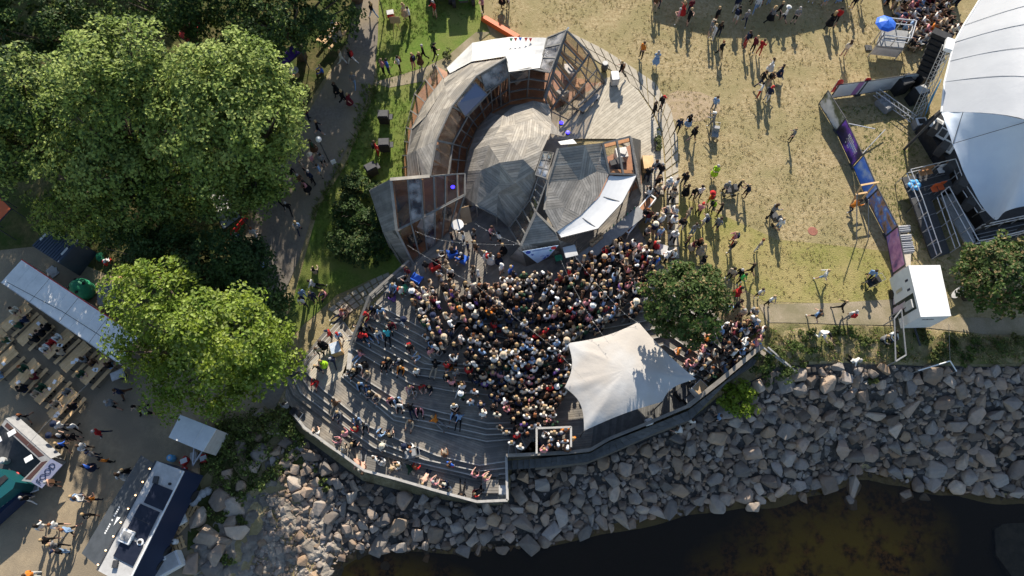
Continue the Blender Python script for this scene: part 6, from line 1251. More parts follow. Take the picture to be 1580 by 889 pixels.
# steel container
ct = empty('steel_container', T(90, 395), label='dark blue grey corrugated steel container behind the long stall', cat='container'); zc = -.2; q = [P(*p, zc) for p in ((49, 379), (80, 348), (122, 371), (91, 406))]; g = -2.8
MB().hexa([Z(v, g) for v in q], [Z(v, zc - .05) for v in q]).build('body', M['corr'], ct)
for k in range(12): MB().bar(q[0].lerp(q[3], (k + .5) / 12), q[1].lerp(q[2], (k + .5) / 12), .12, .07).build('roof_rib', M['corr'], ct)
MB().hexa([Z(v, zc - .046) for v in q], [Z(v, zc - .01) for v in q]).build('roof', M['corr'], ct)
for s, t_, n_ in ((.08, (.35, .62), 7), (.9, (.3, .6), 8)):
    mbt = MB()
    for k in range(n_):
        a = q[0].lerp(q[3], s).lerp(q[1].lerp(q[2], s), t_[0] + (t_[1] - t_[0]) * k / n_) + Vector((0, 0, .06)); mbt.box(a, (.09, .16, .01), .7)
    mbt.build('marking', M['white'], ct)
# green igloo bin and grey box
v = T(136, 452); ib = empty('bottle_bank', v, label='green domed bottle bank with round dark holes beside the long stall', cat='bin'); MB().lathe(v, [(.55, 0), (.72, .3), (.75, .8), (.62, 1.3), (.35, 1.6), (.05, 1.7)], 24).build('dome', M['green'], ib, smooth=True)
for a in (.3, 1.9, 3.4, 5.0): MB().tube([v + Vector((.42 * math.cos(a), .42 * math.sin(a), 1.38)), v + Vector((.55 * math.cos(a), .55 * math.sin(a), 1.5))], .1, 10).build('hole', M['black'], ib)
q = [P(*p, -1.6) for p in ((151, 440), (178, 438), (180, 470), (151, 470))]; gb = empty('grey_cabinet', T(165, 460), label='grey metal cabinet between the bottle bank and the yellow green tree', cat='cabinet'); MB().hexa([Z(v, -2.9) for v in q], q).build('body', M['grey'], gb); MB().hexa([p + Vector((0, 0, .004)) for p in q[:2] + q[2:]], [p + Vector((0, 0, .06)) for p in q]).build('lid', M['grey'], gb); MB().bar(q[0].lerp(q[1], .6) + Vector((0, 0, .07)), q[3].lerp(q[2], .6) + Vector((0, 0, .07)), .03, .02).build('lid_joint', M['dgrey'], gb)
for px, py, m_, lab in ((168, 405, 'red', 'red wheeled tub behind the bottle bank'), (157, 398, 'green', 'green wheeled tub behind the bottle bank'), (82, 420, 'dwhite', 'pale flattened carton beside the steel container'), (186, 430, 'pine', 'pine board box under the tree edge'), (190, 582, 'dwhite', 'white folding table at the end of the long stall'), (287, 712, 'red', 'red plastic crate beside the white stall trailer'), (317, 708, 'red', 'red lidded cooler on the grass bank'), (302, 705, 'dwhite', 'white sack pile beside the trailer drawbar'), (285, 728, 'red', 'small red crate behind the food truck end'), (304, 730, 'card', 'small cardboard box on the grass bank')):
    v = T(px, py); s = (.9, .6, .1) if 'carton' in lab or 'folding' in lab else (.55, .4, .35); t = empty('yard_box', v, label=lab, cat='box'); boxpart('body', v + Vector((0, 0, s[2] / 2 + (.65 if 'folding' in lab else 0))), s, R.uniform(0, 3), M[m_], t); boxpart('rim', v + Vector((0, 0, s[2] + (.66 if 'folding' in lab else .01))), (s[0] * .8, s[1] * .8, .03), 0.4, M['white'] if m_ == 'red' else M[m_], t, .005)
    if 'folding' in lab: MB().box(v + Vector((0, 0, .33)), (.5, .3, .66)).build('legs', M['dgrey'], t)
# small white stall trailer
wt = empty('stall_trailer', T(290, 680), label='white box trailer with drawbar partly under the yellow green tree', cat='trailer'); zr = -.7; q = [P(*p, zr) for p in ((260, 675), (278, 640), (334, 662), (313, 697))]
MB().hexa([Z(v, -2.7) for v in q], [Z(v, zr - .06) for v in q]).build('body', M['dwhite'], wt); MB().hexa([Z(v, zr - .056) for v in q], q).build('roof', M['white'], wt)
m_ = q[0].lerp(q[3], .67); e_ = q[1].lerp(q[2], .67); MB().bar(m_ + Vector((0, 0, .01)), e_ + Vector((0, 0, .01)), .04, .03).build('roof_joint', M['white'], wt)
d0 = Z(q[0].lerp(q[3], .5), -2.7)
for s in (-.35, .35): MB().bar(d0 + Vector((s, .1, 0)), d0 + Vector((-.25, -1.1, 0)), .08, .08).build('drawbar', M['alu'], wt)
for s in (.3, .6):
    a = q[0].lerp(q[1], s); MB().tube([Z(a, -2.8) + Vector((.0, .05, 0)), Z(a, -2.8) + Vector((.2, -.1, 0))], .3, 14).build('wheel', M['black'], wt)
v = T(268, 708); o = empty('keg', v, label='blue rimmed steel keg beside the trailer drawbar', cat='keg'); MB().lathe(v, [(.2, 0), (.23, .1), (.23, .5), (.2, .6)], 14).build('barrel', M['lblue'], o); MB().lathe(v, [(.1, .6), (.1, .64)], 10).build('valve', M['alu'], o)
# black and white food truck
ft = empty('food_truck', T(215, 800), label='long black food truck with a white roof carrying dark square panels', cat='food truck'); zf = 0.2; rf = [P(*p, zf) for p in ((150, 880), (241, 711), (284, 727), (196, 905))]; g = -3.1
MB().hexa([Z(v, -2.6) for v in rf], [Z(v, zf - .06) for v in rf]).build('body', M['navy'], ft); MB().hexa([Z(v, zf - .056) for v in rf], rf).build('roof', M['dwhite'], ft)
S2 = lambda u, v: rf[0].lerp(rf[1], u).lerp(rf[3].lerp(rf[2], u), v)
for u0, u1, v0, v1 in ((.64, .82, .30, .96), (.36, .62, .22, .9), (.155, .33, .24, .9)):
    qq = [S2(u0, v0), S2(u1, v0), S2(u1, v1), S2(u0, v1)]; t_ = MB().hexa([p + Vector((0, 0, .03)) for p in qq], [p + Vector((0, 0, .08)) for p in qq]).build('roof_panel', M['solar'], ft)
    if u1 - u0 > .2: MB().bar(S2(.5, v0) + Vector((0, 0, .085)), S2(.5, v1) + Vector((0, 0, .085)), .02, .01).build('panel_joint', M['dgrey'], t_)
rz_ = math.atan2((rf[1] - rf[0]).y, (rf[1] - rf[0]).x)
c = S2(.34, .35); hb = boxpart('roof_hatch', c + Vector((0, 0, .14)), (.75, .75, .24), rz_, M['white'], ft); boxpart('hatch_glass', c + Vector((0, 0, .28)), (.5, .5, .04), rz_, M['grey'], hb, .005)
c = S2(.345, .78); MB().lathe(c, [(.2, 0), (.2, .1)], 14).build('vent_base', M['white'], ft); MB().lathe(c, [(.1, .104), (.1, .2)], 12).build('vent_pipe', M['black'], ft)
for u, v in ((.11, .42), (.85, .32)): c = S2(u, v); boxpart('work_light', c + Vector((0, 0, .12)), (.42, .3, .16), rz_ + .3, M['dgrey'], ft)
c = S2(.86, .78); MB().lathe(c, [(.08, 0), (.08, .12)], 10).build('vent_pipe', M['black'], ft)
MB().bar(rf[0] + Vector((0, 0, .02)), rf[1] + Vector((0, 0, .02)), .08, .08).build('roof_rail', M['dgrey'], ft); MB().bar(rf[3] + Vector((0, 0, .02)), rf[2] + Vector((0, 0, .02)), .08, .08).build('roof_rail', M['white'], ft)
dw = (rf[0] - rf[3]).normalized()
awq = [rf[0].lerp(rf[1], .02) - Vector((0, 0, .1)), rf[0].lerp(rf[1], .97) - Vector((0, 0, .1))]; awq += [awq[1] + dw * 1.5 - Vector((0, 0, .75)), awq[0] + dw * 1.9 - Vector((0, 0, .9))]
MB().hexa(awq, [p + Vector((0, 0, .03)) for p in awq]).build('awning', mat('grey_awning', (.055, .062, .07), (.07, .078, .088), 2, .6), ft)
ac = awq[0].lerp(awq[1], .38).lerp(awq[3].lerp(awq[2], .38), .5) + Vector((0, 0, .05)); au = (awq[1] - awq[0]).normalized(); av_ = (awq[2] - awq[1]).normalized(); mbt = MB()
for k in range(13):
    if k in (5, 7): continue
    c = ac + au * (k * .13 - .8); mbt.face([c, c + au * .09, c + au * .09 + av_ * .15, c + av_ * .15])
mbt.build('small_lettering', M['white'], ft); c = ac - av_ * .3 + au * .1; MB().face([c - au * .28, c + au * .22 + av_ * .12, c + au * .3 - av_ * .22]).build('triangle_emblem', M['white'], ft)
for k in range(8):
    c = rf[0].lerp(rf[1], .04 + k * .125) + dw * .12; bl_ = MB().lathe(c, [(.02, -.06), (.045, -.02), (.045, .03), (.01, .07)], 8).build('bulb', None or M['white'], ft)
em2 = bpy.data.materials.new('warm_bulb'); em2.use_nodes = True; em2.node_tree.nodes['Principled BSDF'].inputs['Emission Color'].default_value = (1, .6, .25, 1); em2.node_tree.nodes['Principled BSDF'].inputs['Emission Strength'].default_value = 3.0
for o in ft.children:
    if o.name.startswith('bulb'): o.data.materials[0] = em2
for s in (.15, .28, .8):
    for v in (0, 1):
        c = Z(S2(s, v), g + .4); MB().tube([c - dw * .02, c + dw * (.22 if v else -.22)], .42, 16).build('wheel', M['black'], ft)
# goods behind the truck
def pallet(px, py, rz, lab, grp=None):
    v = T(px, py); t = empty('wooden_pallet', v + Vector((0, 0, .03)), rz, label=lab, cat='pallet', group=grp)
    for k in range(5): local_part(t, 'deck_board', MB().box((-.48 + k * .24, 0, .13), (.16, .8, .025)), M['pine'])
    for k in range(3): local_part(t, 'bearer', MB().box((0, -.34 + k * .34, .06), (1.15, .1, .09)), M['pine'])
pallet(299, 789, -.35, 'empty wooden pallet lying on the grass behind the food truck'); pallet(280, 808, .9, 'wooden pallet loaded with white goods behind the food truck'); pallet(272, 842, .5, 'small wooden pallet carrying a white gas bottle behind the food truck')
for k, (px, py, s, m_, lab) in enumerate(((268, 800, (.7, .5, .5), 'dwhite', 'white slatted crate on the loaded pallet'), (283, 802, (.6, .6, .35), 'white', 'white and blue sack on the loaded pallet'), (270, 812, (.4, .35, .3), 'red', 'red lidded box on the loaded pallet'), (255, 830, (.8, .6, .5), 'grey', 'grey cooking rings stacked behind the truck'), (250, 860, (.8, 1.0, .8), 'white', 'white chest freezer with a dark lid behind the truck'), (262, 872, (1.0, 1.9, .75), 'white', 'long white chest freezer behind the truck'), (246, 868, (.5, .45, .4), 'blue', 'bright blue crate beside the freezers'), (234, 872, (.6, .4, .3), 'card', 'open cardboard box against the truck'), (236, 884, (.8, .6, .4), 'red', 'red crate heap at the rear of the truck'))):
    v = T(px, py); t = empty('truck_goods', v, label=lab, cat='box'); boxpart('body', v + Vector((0, 0, s[2] / 2 + (.15 if k < 3 else 0))), s, -1.05, M[m_], t); boxpart('lid', v + Vector((0, 0, s[2] + .02 + (.15 if k < 3 else 0))), (s[0] * .85, s[1] * .85, .04), -1.05, M['navy'] if k == 4 else (M['dwhite'] if k in (0, 5, 7) else M[m_]), t, .005)
v = T(274, 836); o = empty('gas_bottle', v, label='white gas bottle on the small pallet', cat='gas bottle'); MB().lathe(v + Vector((0, 0, .16)), [(.16, 0), (.18, .05), (.18, .4), (.1, .5)], 14).build('cylinder', M['white'], o); MB().lathe(v + Vector((0, 0, .66)), [(.04, 0), (.04, .08)], 8).build('valve', M['black'], o)
for k, (px, py) in enumerate(((306, 768), (314, 762), (322, 758), (300, 775))):
    v = T(px, py); o = MB().lathe(v, [(.25, 0), (.3, .12), (.22, .28), (.05, .33)], 9).build('sack', M['dwhite']); tag(o, 'pale sack lying in the grass behind the food truck', 'sack', 'sacks behind the food truck')
o = MB().tube([T(300, 889, .1), T(330, 868, .12), T(345, 850, .12), T(358, 832, .15), T(372, 815, .2)], .03, 6).build('hose', M['cable']); tag(o, 'pale hose snaking over the rocks behind the food truck', 'hose')
# teal food trailer with FOOD lettering
tf = empty('food_trailer', T(40, 720), label='teal and navy food trailer with an open serving side and a FOOD sign board', cat='food trailer'); zt = -1.4
q = [P(*p, zt) for p in ((3, 658), (10, 648), (78, 706), (46, 745))]; body = [P(*p, -1.9) for p in ((-60, 690), (4, 655), (76, 708), (28, 770), (-40, 815))]
c_o, c_i = [P(*p, zt) for p in ((9, 646), (79, 708), (48, 744))], [P(*p, zt) for p in ((2, 656), (63, 712), (33, 742))]
for k in range(2):
    qq = [c_o[k], c_o[k + 1], c_i[k + 1], c_i[k]]; MB().hexa([Z(v, -3.0) for v in qq], qq).build('counter', M['grey'], tf); m_ = [qq[0].lerp(qq[3], .25), qq[1].lerp(qq[2], .25), qq[1].lerp(qq[2], .8), qq[0].lerp(qq[3], .8)]; m_ = [m_[0].lerp(m_[1], .06), m_[1].lerp(m_[0], .1), m_[2].lerp(m_[3], .1), m_[3].lerp(m_[2], .06)]; MB().hexa([p + Vector((0, 0, .004)) for p in m_], [p + Vector((0, 0, .02)) for p in m_]).build('counter_inlay', mat('brown_inlay', (.07, .035, .03), None, rough=.5) if k == 0 else bpy.data.materials['brown_inlay'], tf)
fl = [P(*p, -2.9) for p in ((-40, 690), (2, 656), (63, 712), (33, 742), (-20, 790))]; MB().hexa([Z(v, -3.2) for v in fl], fl).build('floor', M['dgrey'], tf)
sq = [c_o[1], c_o[2], c_o[2] + Vector((.55, -.35, -.35)), c_o[1] + Vector((.6, -.35, -.35))]; MB().hexa(sq, [p + Vector((0, 0, .03)) for p in sq]).build('sign_board', mat('pale_violet', (.34, .35, .46), (.28, .3, .42), 2, .5), tf)
sc = (sq[0] + sq[1] + sq[2] + sq[3]) / 4 + Vector((0, 0, .06)); ru = (sq[0] - sq[1]); text_mesh('FOOD', sc, ru, (sq[0] - sq[3]), .5, M['navy'], tf)
sq2 = [c_o[0], c_o[1], c_o[1] + Vector((.35, .3, -.35)), c_o[0] + Vector((.35, .3, -.35))]; MB().hexa(sq2, [p + Vector((0, 0, .03)) for p in sq2]).build('sign_board', M['grey'], tf)
cabq = [P(*p, -.9) for p in ((-60, 740), (-8, 722), (24, 744), (20, 754), (-40, 800))]; MB().hexa([Z(v, -2.9) for v in cabq], cabq).build('cab', M['teal'], tf)
wq = [P(*p, -.88) for p in ((-8, 742), (8, 733), (13, 738), (-2, 752))]; MB().hexa(wq, [p + Vector((0, 0, .03)) for p in wq]).build('roof_window', M['black'], tf)
nv_ = [P(*p, -1.9) for p in ((-40, 802), (26, 752), (34, 762), (-25, 815))]; MB().hexa([Z(v, -3.0) for v in nv_], nv_).build('bumper', M['navy'], tf)
mbt = MB()
for k in range(7):
    c = nv_[0].lerp(nv_[1], .28 + k * .1).lerp(nv_[3].lerp(nv_[2], .28 + k * .1), .45) + Vector((0, 0, .03)); mbt.lathe(c, [(.16, 0), (.16, .015)], 10)
mbt.build('bumper_marks', M['dwhite'], tf)
for px, py, m_ in ((42, 668, 'white'), (20, 680, 'white'), (68, 722 - 14, 'white')): c = P(px - 24, py, zt + .03); boxpart('menu_card', c, (.5, .35, .03), .6, M['white'], tf, .004)
c = P(12, 712, -2.9); MB().lathe(c, [(.2, 0), (.22, .6)], 14).build('bucket', M['dwhite'], tf); c = P(28, 734, -2.9); MB().lathe(c, [(.18, 0), (.22, .2), (.05, .35)], 10).build('red_bowl', M['red'], tf)
t = empty('sandwich_board', T(46, 756), label='white A frame sandwich board beside the FOOD sign', cat='sign')
for px, py in ((40, 750), (56, 754)):
    v = T(px, py, .35); boxpart('board', v, (.75, .55, .05), .35, M['white'], t); boxpart('panel', v + Vector((0, 0, .03)), (.6, .4, .02), .35, M['grey'], t, .004)
a, b = T(6, 797, .45), T(42, 761, .45); t = empty('plank_bench', a, label='pale plank bench alongside the teal food trailer', cat='bench'); MB().bar(a, b, .3, .05).build('seat', M['pine'], t)
for s in (.1, .9): v = a.lerp(b, s); MB().box((v.x, v.y, v.z - .22), (.1, .25, .4)).build('leg', M['pine'], t)
o = MB().tube([P(138, 590, -.6), P(70, 655, -.9), P(40, 690, -1.2)], .012, 4).build('cable', M['cable']); tag(o, 'thin overhead cable between the white tree stall and the teal trailer', 'cable')
# stalls under the trees
def awn(name, px4, z, g, m_, lab):
    q = [P(*p, z) for p in px4]; t = empty(name, Z(q[0], g), label=lab, cat='stall'); MB().hexa(q, [p + Vector((0, 0, .04)) for p in q]).build('roof', m_, t)
    for p in q: MB().tube([Z(p, g), p], .04, 6).build('post', M['dgrey'], t)
    for a, b in zip(q, q[1:] + q[:1]): MB().bar(a, b, .06, .08).build('fascia', M['dgrey'], t)
awn('market_stall', ((272, 55), (303, 28), (318, 42), (292, 66)), 1.6, -.9, M['red'], 'dark red roofed stall between the trees'); awn('market_stall', ((424, 92), (454, 68), (466, 80), (436, 106)), 1.5, -.7, M['purple'], 'purple roofed stall beside the cable drum'); awn('market_stall', ((312, 292), (330, 280), (372, 335), (345, 355)), .8, -1.9, M['tarp'], 'white roofed stall hidden under the pale green tree'); awn('market_stall', ((-30, 330), (-5, 300), (18, 322), (-8, 350)), -.2, -2.4, M['orange'], 'orange roofed stall beside the dark container'); awn('market_stall', ((258, 262), (285, 250), (300, 275), (275, 290)), .8, -1.7, M['tarp'], 'small white roofed stall deep under the pale green tree')
t = empty('red_barrier', T(372, 360), label='low red board barrier at the edge of the asphalt path', cat='barrier'); MB().bar(T(358, 368, .4), T(384, 338, .4), .06, .5).build('board', M['red'], t)
for px, py in ((360, 366), (382, 340)): MB().box(T(px, py, .2), (.08, .3, .5)).build('foot', M['dgrey'], t)
# picnic gear on the green verge
v = T(604, 28); t = empty('basket_table', v, label='small red and white hamper table on the green verge', cat='table'); boxpart('hamper', v + Vector((0, 0, .45)), (.55, .45, .35), .2, M['red'], t); boxpart('cloth', v + Vector((0, 0, .64)), (.58, .48, .04), .2, M['dwhite'], t); MB().box(v + Vector((0, 0, .15)), (.3, .25, .3)).build('stand', M['dgrey'], t)
v = T(613, 50); t = empty('easel', v, label='slender wooden easel with a tan board on the green verge', cat='easel')
for dx, dy in ((-.3, 0), (.3, 0), (0, .5)): MB().bar(v + Vector((dx, dy, 0)), v + Vector((dx * .1, .2, 1.8)), .04, .04).build('leg', M['pine'], t)
boxpart('board', v + Vector((0, .12, 1.2)), (.8, .06, .7), 0, M['card'], t)
# ---------------------------------------------------------------- people
from mathutils.geometry import tessellate_polygon
_bv = [tuple(v) for v in gv.tolist()]; _bf = [tuple(f) for f in gf.tolist()]; NG = len(_bf)
for poly in WALK:
    i = len(_bv); _bv += poly
    for t in tessellate_polygon([[Vector(p) for p in poly]]): _bf.append(tuple(i + k for k in t))
BV = BVHTree.FromPolygons(_bv, _bf)
def hit(px, py):
    o = Vector((0, 0, CAM_H)); d = (P(px, py, 0) - o).normalized(); p, n, i, dist = BV.ray_cast(o, d)
    if p is None: return T(px, py)
    return p + Vector((0, 0, .045 if i < NG else .005))
rad_ = math.radians
def fk(legs, arms, lean=0.0, hip=None, headf=0.0):
    """legs: (swing, knee, out) per side; arms: (swing, out, elbow, inward) per side -> joints dict"""
    J = {}; hz = 0.0; J['pelvis'] = Vector((0, 0, hz + .04)); up = Vector((0, math.sin(lean), math.cos(lean)))
    J['spine'] = J['pelvis'] + up * .20; J['chest'] = J['pelvis'] + up * .40; J['neck'] = J['pelvis'] + up * .55
    J['head0'] = J['neck'] + Vector((0, math.sin(lean + headf), math.cos(lean + headf))) * .07; J['head1'] = J['neck'] + Vector((0, math.sin(lean + headf), math.cos(lean + headf))) * .16 + Vector((0, .015, 0)); J['head2'] = J['neck'] + Vector((0, math.sin(lean + headf), math.cos(lean + headf))) * .235
    for s, nm, (sw, kn, out) in zip((-1, 1), 'LR', legs):
        h = Vector((s * .09, 0, hz)); J['hip' + nm] = h
        k = h + Vector((s * math.sin(out), math.sin(sw) * math.cos(out), -math.cos(sw) * math.cos(out))) * .43; J['knee' + nm] = k
        a = k + Vector((s * math.sin(out) * .5, math.sin(sw - kn), -math.cos(sw - kn))).normalized() * .43; J['ankle' + nm] = a
        f = sw - kn; J['toe' + nm] = a + (Vector((s * .02, .14, -.035)) if abs(f) < .9 else Vector((s * .02, .06, .12)))
    for s, nm, (sw, out, el, inw) in zip((-1, 1), 'LR', arms):
        sh = J['chest'] + Vector((s * .185, 0, .03)); J['sho' + nm] = sh
        e = sh + Vector((s * math.sin(out), math.sin(sw) * math.cos(out), -math.cos(sw) * math.cos(out))) * .28; J['elb' + nm] = e
        w = e + Vector((-s * inw, math.sin(sw + el), -math.cos(sw + el))).normalized() * .25; J['wri' + nm] = w
        J['han' + nm] = w + (w - e).normalized() * .10 + Vector((-s * .01, 0, 0))
    if hip is None: dz = .075 - min(J['ankleL'].z, J['ankleR'].z)
    else: dz = hip
    for v in J.values(): v.z += dz
    return J
RAD = dict(pelvis=(.155, .115), spine=(.14, .10), chest=(.175, .115), neck=(.055, .055), head0=(.068, .075), head1=(.082, .098), head2=(.05, .06), hip=(.088, .088), knee=(.058, .058), ankle=(.042, .045), toe=(.042, .03), sho=(.065, .065), elb=(.045, .045), wri=(.033, .03), han=(.042, .022))
BONES = [('pelvis', 'spine', 1), ('spine', 'chest', 1), ('chest', 'neck', 1), ('neck', 'head0', 0), ('head0', 'head1', 0), ('head1', 'head2', 0)]
for s in 'LR': BONES += [('pelvis', 'hip' + s, 2), ('hip' + s, 'knee' + s, 2), ('knee' + s, 'ankle' + s, 3), ('ankle' + s, 'toe' + s, 4), ('chest', 'sho' + s, 1), ('sho' + s, 'elb' + s, 1), ('elb' + s, 'wri' + s, 5), ('wri' + s, 'han' + s, 0)]
def body(J, sub):
    bm = bmesh.new(); L = bm.verts.layers.skin.verify(); vs = {}
    for k, p in J.items():
        v = bm.verts.new(p); vs[k] = v; base = k.rstrip('LR') if k[-1] in 'LR' else k; v[L].radius = RAD[base]; v[L].use_root = k == 'pelvis'
    for a, b, _ in BONES: bm.edges.new((vs[a], vs[b]))
    me = bpy.data.meshes.new('tmp'); bm.to_mesh(me); bm.free(); o = bpy.data.objects.new('tmp', me); C.objects.link(o)
    sk = o.modifiers.new('s', 'SKIN'); sk.use_smooth_shade = True
    if sub: o.modifiers.new('d', 'SUBSURF').levels = sub; o.modifiers['d'].render_levels = sub
    dg = bpy.context.evaluated_depsgraph_get(); ev = o.evaluated_get(dg); r = bpy.data.meshes.new_from_object(ev)
    C.objects.unlink(o); bpy.data.objects.remove(o)
    nf = len(r.polygons); c = np.empty(nf * 3); r.polygons.foreach_get('center', c); c = c.reshape(-1, 3); best = np.full(nf, 1e9); part = np.zeros(nf, int)
    for a, b, pid in BONES:
        A, Bv = np.array(J[a]), np.array(J[b]); d = Bv - A; t = np.clip(((c - A) @ d) / (d @ d), 0, 1); dist = np.linalg.norm(c - (A + t[:, None] * d), axis=1)
        ra = RAD[a.rstrip('LR') if a[-1] in 'LR' else a][0]; rb_ = RAD[b.rstrip('LR') if b[-1] in 'LR' else b][0]; dist = dist / (ra + (rb_ - ra) * t); m = dist < best; best[m] = dist[m]; part[m] = pid
    low = c[:, 2] < J['pelvis'].z - .02; part[(part == 1) & low & (np.abs(c[:, 0]) < .2)] = 2
    r.polygons.foreach_set('use_smooth', [True] * nf); return r, part
down = (0.05, .12, .25, .05)
POSES = {
    's0': fk([(0, .03, .05), (.05, .08, .06)], [down, (.1, .1, .4, .1)]), 's1': fk([(.08, .1, .08), (-.05, .02, .05)], [(.35, .15, 1.5, .9), (.35, .15, 1.4, .9)], .03), 's2': fk([(0, .02, .1), (.1, .15, .08)], [(.1, .2, .6, .2), (.5, .1, 1.7, .3)], .05, headf=.25), 's3': fk([(.02, .03, .06), (-.02, .03, .1)], [(-.1, .25, .9, .8), down], -.02),
    'w0': fk([(.42, .1, .02), (-.38, .35, .02)], [(-.4, .1, .3, .1), (.45, .1, .5, .1)], .06), 'w1': fk([(-.25, .5, .02), (.3, .05, .02)], [(.3, .1, .5, .1), (-.3, .12, .3, .1)], .05),
    'f': fk([(2.0, 1.65, .15), (1.85, 1.5, .2)], [(.7, .2, .5, .2), (.75, .2, .6, .3)], .12, .09), 'f2': fk([(1.5, .15, .1), (1.6, .5, .15)], [(-.5, .35, .1, 0), (-.45, .3, .1, 0)], -.3, .09),
    'd': fk([(1.5, 1.35, .1), (1.45, 1.3, .14)], [(.6, .15, .7, .3), (.65, .15, .7, .3)], .2, .1), 'b': fk([(1.5, 1.5, .08), (1.5, 1.45, .1)], [(.8, .15, .8, .3), (.6, .15, .9, .3)], .12, .56),
    'p': fk([(.25, .1, .03), (-.25, .3, .03)], [(.8, .1, .5, .1), (.8, .1, .5, .1)], .12), 'a': fk([(0, .03, .06), (.05, .05, .06)], [(1.3, .2, 1.0, .3), (1.3, .2, 1.0, .3)], -.03),
    'l': fk([(1.55, .05, .12), (1.55, .3, .15)], [(-.3, .5, .2, 0), (2.4, .3, .5, .3)], -1.3, .1), 'c': fk([(1.3, 1.9, .1), (.5, 1.6, .1)], [(.9, .1, .4, .1), (1.0, .1, .4, .1)], .6)}
HI, LO = {}, {}
SLOT = [bpy.data.materials.new('person_slot_%d' % k) for k in range(6)]
for k, J in POSES.items():
    me, part = body({a: b.copy() for a, b in J.items()}, 1); me.name = 'person'; me.materials.clear()
    for m in SLOT: me.materials.append(m)
    me.polygons.foreach_set('material_index', part); HI[k] = (me, J)
    me2, part2 = body({a: b.copy() for a, b in J.items()}, 0); v = np.empty(len(me2.vertices) * 3); me2.vertices.foreach_get('co', v); LO[k] = (v.reshape(-1, 3), [tuple(p.vertices) for p in me2.polygons], part2, J)
def hair_mesh(kind):
    mb = MB(); n = 12
    if kind == 'short': mb.lathe((0, -.012, 0), [(.098, -.045), (.105, .0), (.098, .05), (.07, .09), (.02, .112)], n)
    elif kind == 'long':
        mb.lathe((0, -.012, 0), [(.100, -.03), (.108, .01), (.098, .055), (.07, .093), (.02, .114)], n)
        mb.hexa([(-.10, -.13, -.26), (.10, -.13, -.26), (.09, -.06, -.26), (-.09, -.06, -.26)], [(-.10, -.10, .03), (.10, -.10, .03), (.09, -.02, .03), (-.09, -.02, .03)])
    elif kind == 'cap':
        mb.lathe((0, -.005, .0), [(.102, .0), (.108, .02), (.098, .07), (.06, .105), (.02, .115)], n); mb.hexa([(-.08, .06, .01), (.08, .06, .01), (.06, .2, 0), (-.06, .2, 0)], [(-.08, .06, .025), (.08, .06, .025), (.06, .2, .012), (-.06, .2, .012)])
    else: mb.lathe((0, 0, .02), [(.22, 0), (.215, .012), (.11, .02), (.105, .09), (.06, .125), (.02, .13)], 16)
    me = bpy.data.meshes.new(kind); me.from_pydata(mb.v, [], mb.f); me.polygons.foreach_set('use_smooth', [True] * len(me.polygons)); return me
_mb = MB().lathe((0, 0, 0), [(.19, .06), (.21, -.05), (.25, -.25), (.30, -.45), (.28, -.46)], 14); DRESS = bpy.data.meshes.new('dress'); DRESS.from_pydata(_mb.v, [], _mb.f); DRESS.materials.append(SLOT[0])
_mb = MB().hexa([(-.14, -.08, -.2), (.14, -.08, -.2), (.14, .06, -.2), (-.14, .06, -.2)], [(-.12, -.05, .2), (.12, -.05, .2), (.12, .06, .2), (-.12, .06, .2)]); BAG = bpy.data.meshes.new('backpack'); BAG.from_pydata(_mb.v, [], _mb.f); BAG.materials.append(SLOT[0])
HAIR = {k: hair_mesh(k) for k in ('short', 'long', 'cap', 'hat')}
for me in HAIR.values(): me.materials.append(SLOT[0])
PAL = dict(K=('black', (.012, .012, .014)), W=('white', (.72, .71, .68)), G=('grey', (.22, .22, .22)), N=('navy', (.02, .028, .06)), L=('light blue', (.25, .38, .58)), R=('red', (.45, .03, .03)), O=('orange', (.62, .2, .03)), P=('pink', (.6, .26, .28)), B=('beige', (.45, .36, .26)), E=('dark green', (.03, .07, .04)), T=('brown', (.13, .07, .04)), Y=('hi-vis yellow', (.45, .75, .04)), M=('maroon', (.14, .02, .03)), C=('cream', (.62, .56, .44)), U=('purple', (.13, .07, .25)), Q=('cyan', (.06, .42, .5)), V=('bright blue', (.05, .15, .6)), A=('bright green', (.1, .6, .12)))
PM = {k: mat('cloth_' + v[0].replace(' ', '_').replace('-', '_'), v[1], tuple(c * .75 for c in v[1]), 12, .9, spec=.15) for k, v in PAL.items()}
SK = [mat('skin_%d' % k, c, None, rough=.6) for k, c in enumerate(((.55, .33, .24), (.48, .27, .19), (.60, .38, .28), (.25, .13, .08)))]
HC = dict(dark=(.018, .013, .01), brown=(.07, .04, .022), blond=(.38, .26, .13), grey=(.36, .34, .32), red=(.22, .08, .03)); HM = {k: mat('hair_' + k, c, None, rough=.7) for k, c in HC.items()}
TOPS = 'K' * 22 + 'W' * 26 + 'G' * 11 + 'N' * 9 + 'B' * 12 + 'L' * 8 + 'P' * 7 + 'T' * 6 + 'R' * 3 + 'M' * 3 + 'C' * 6 + 'E' * 4 + 'O' * 1 + 'U' * 2
BOTS = 'K' * 40 + 'N' * 26 + 'G' * 10 + 'B' * 10 + 'W' * 4 + 'L' * 6 + 'T' * 4
POSEW = dict(s='standing', w='walking', f='sitting on the boards', d='sitting on a step', b='sitting on a bench', p='person-pushing', a='standing arms raised', l='lying back', c='crouching')
count = [0]; crowd = []; seen = {}
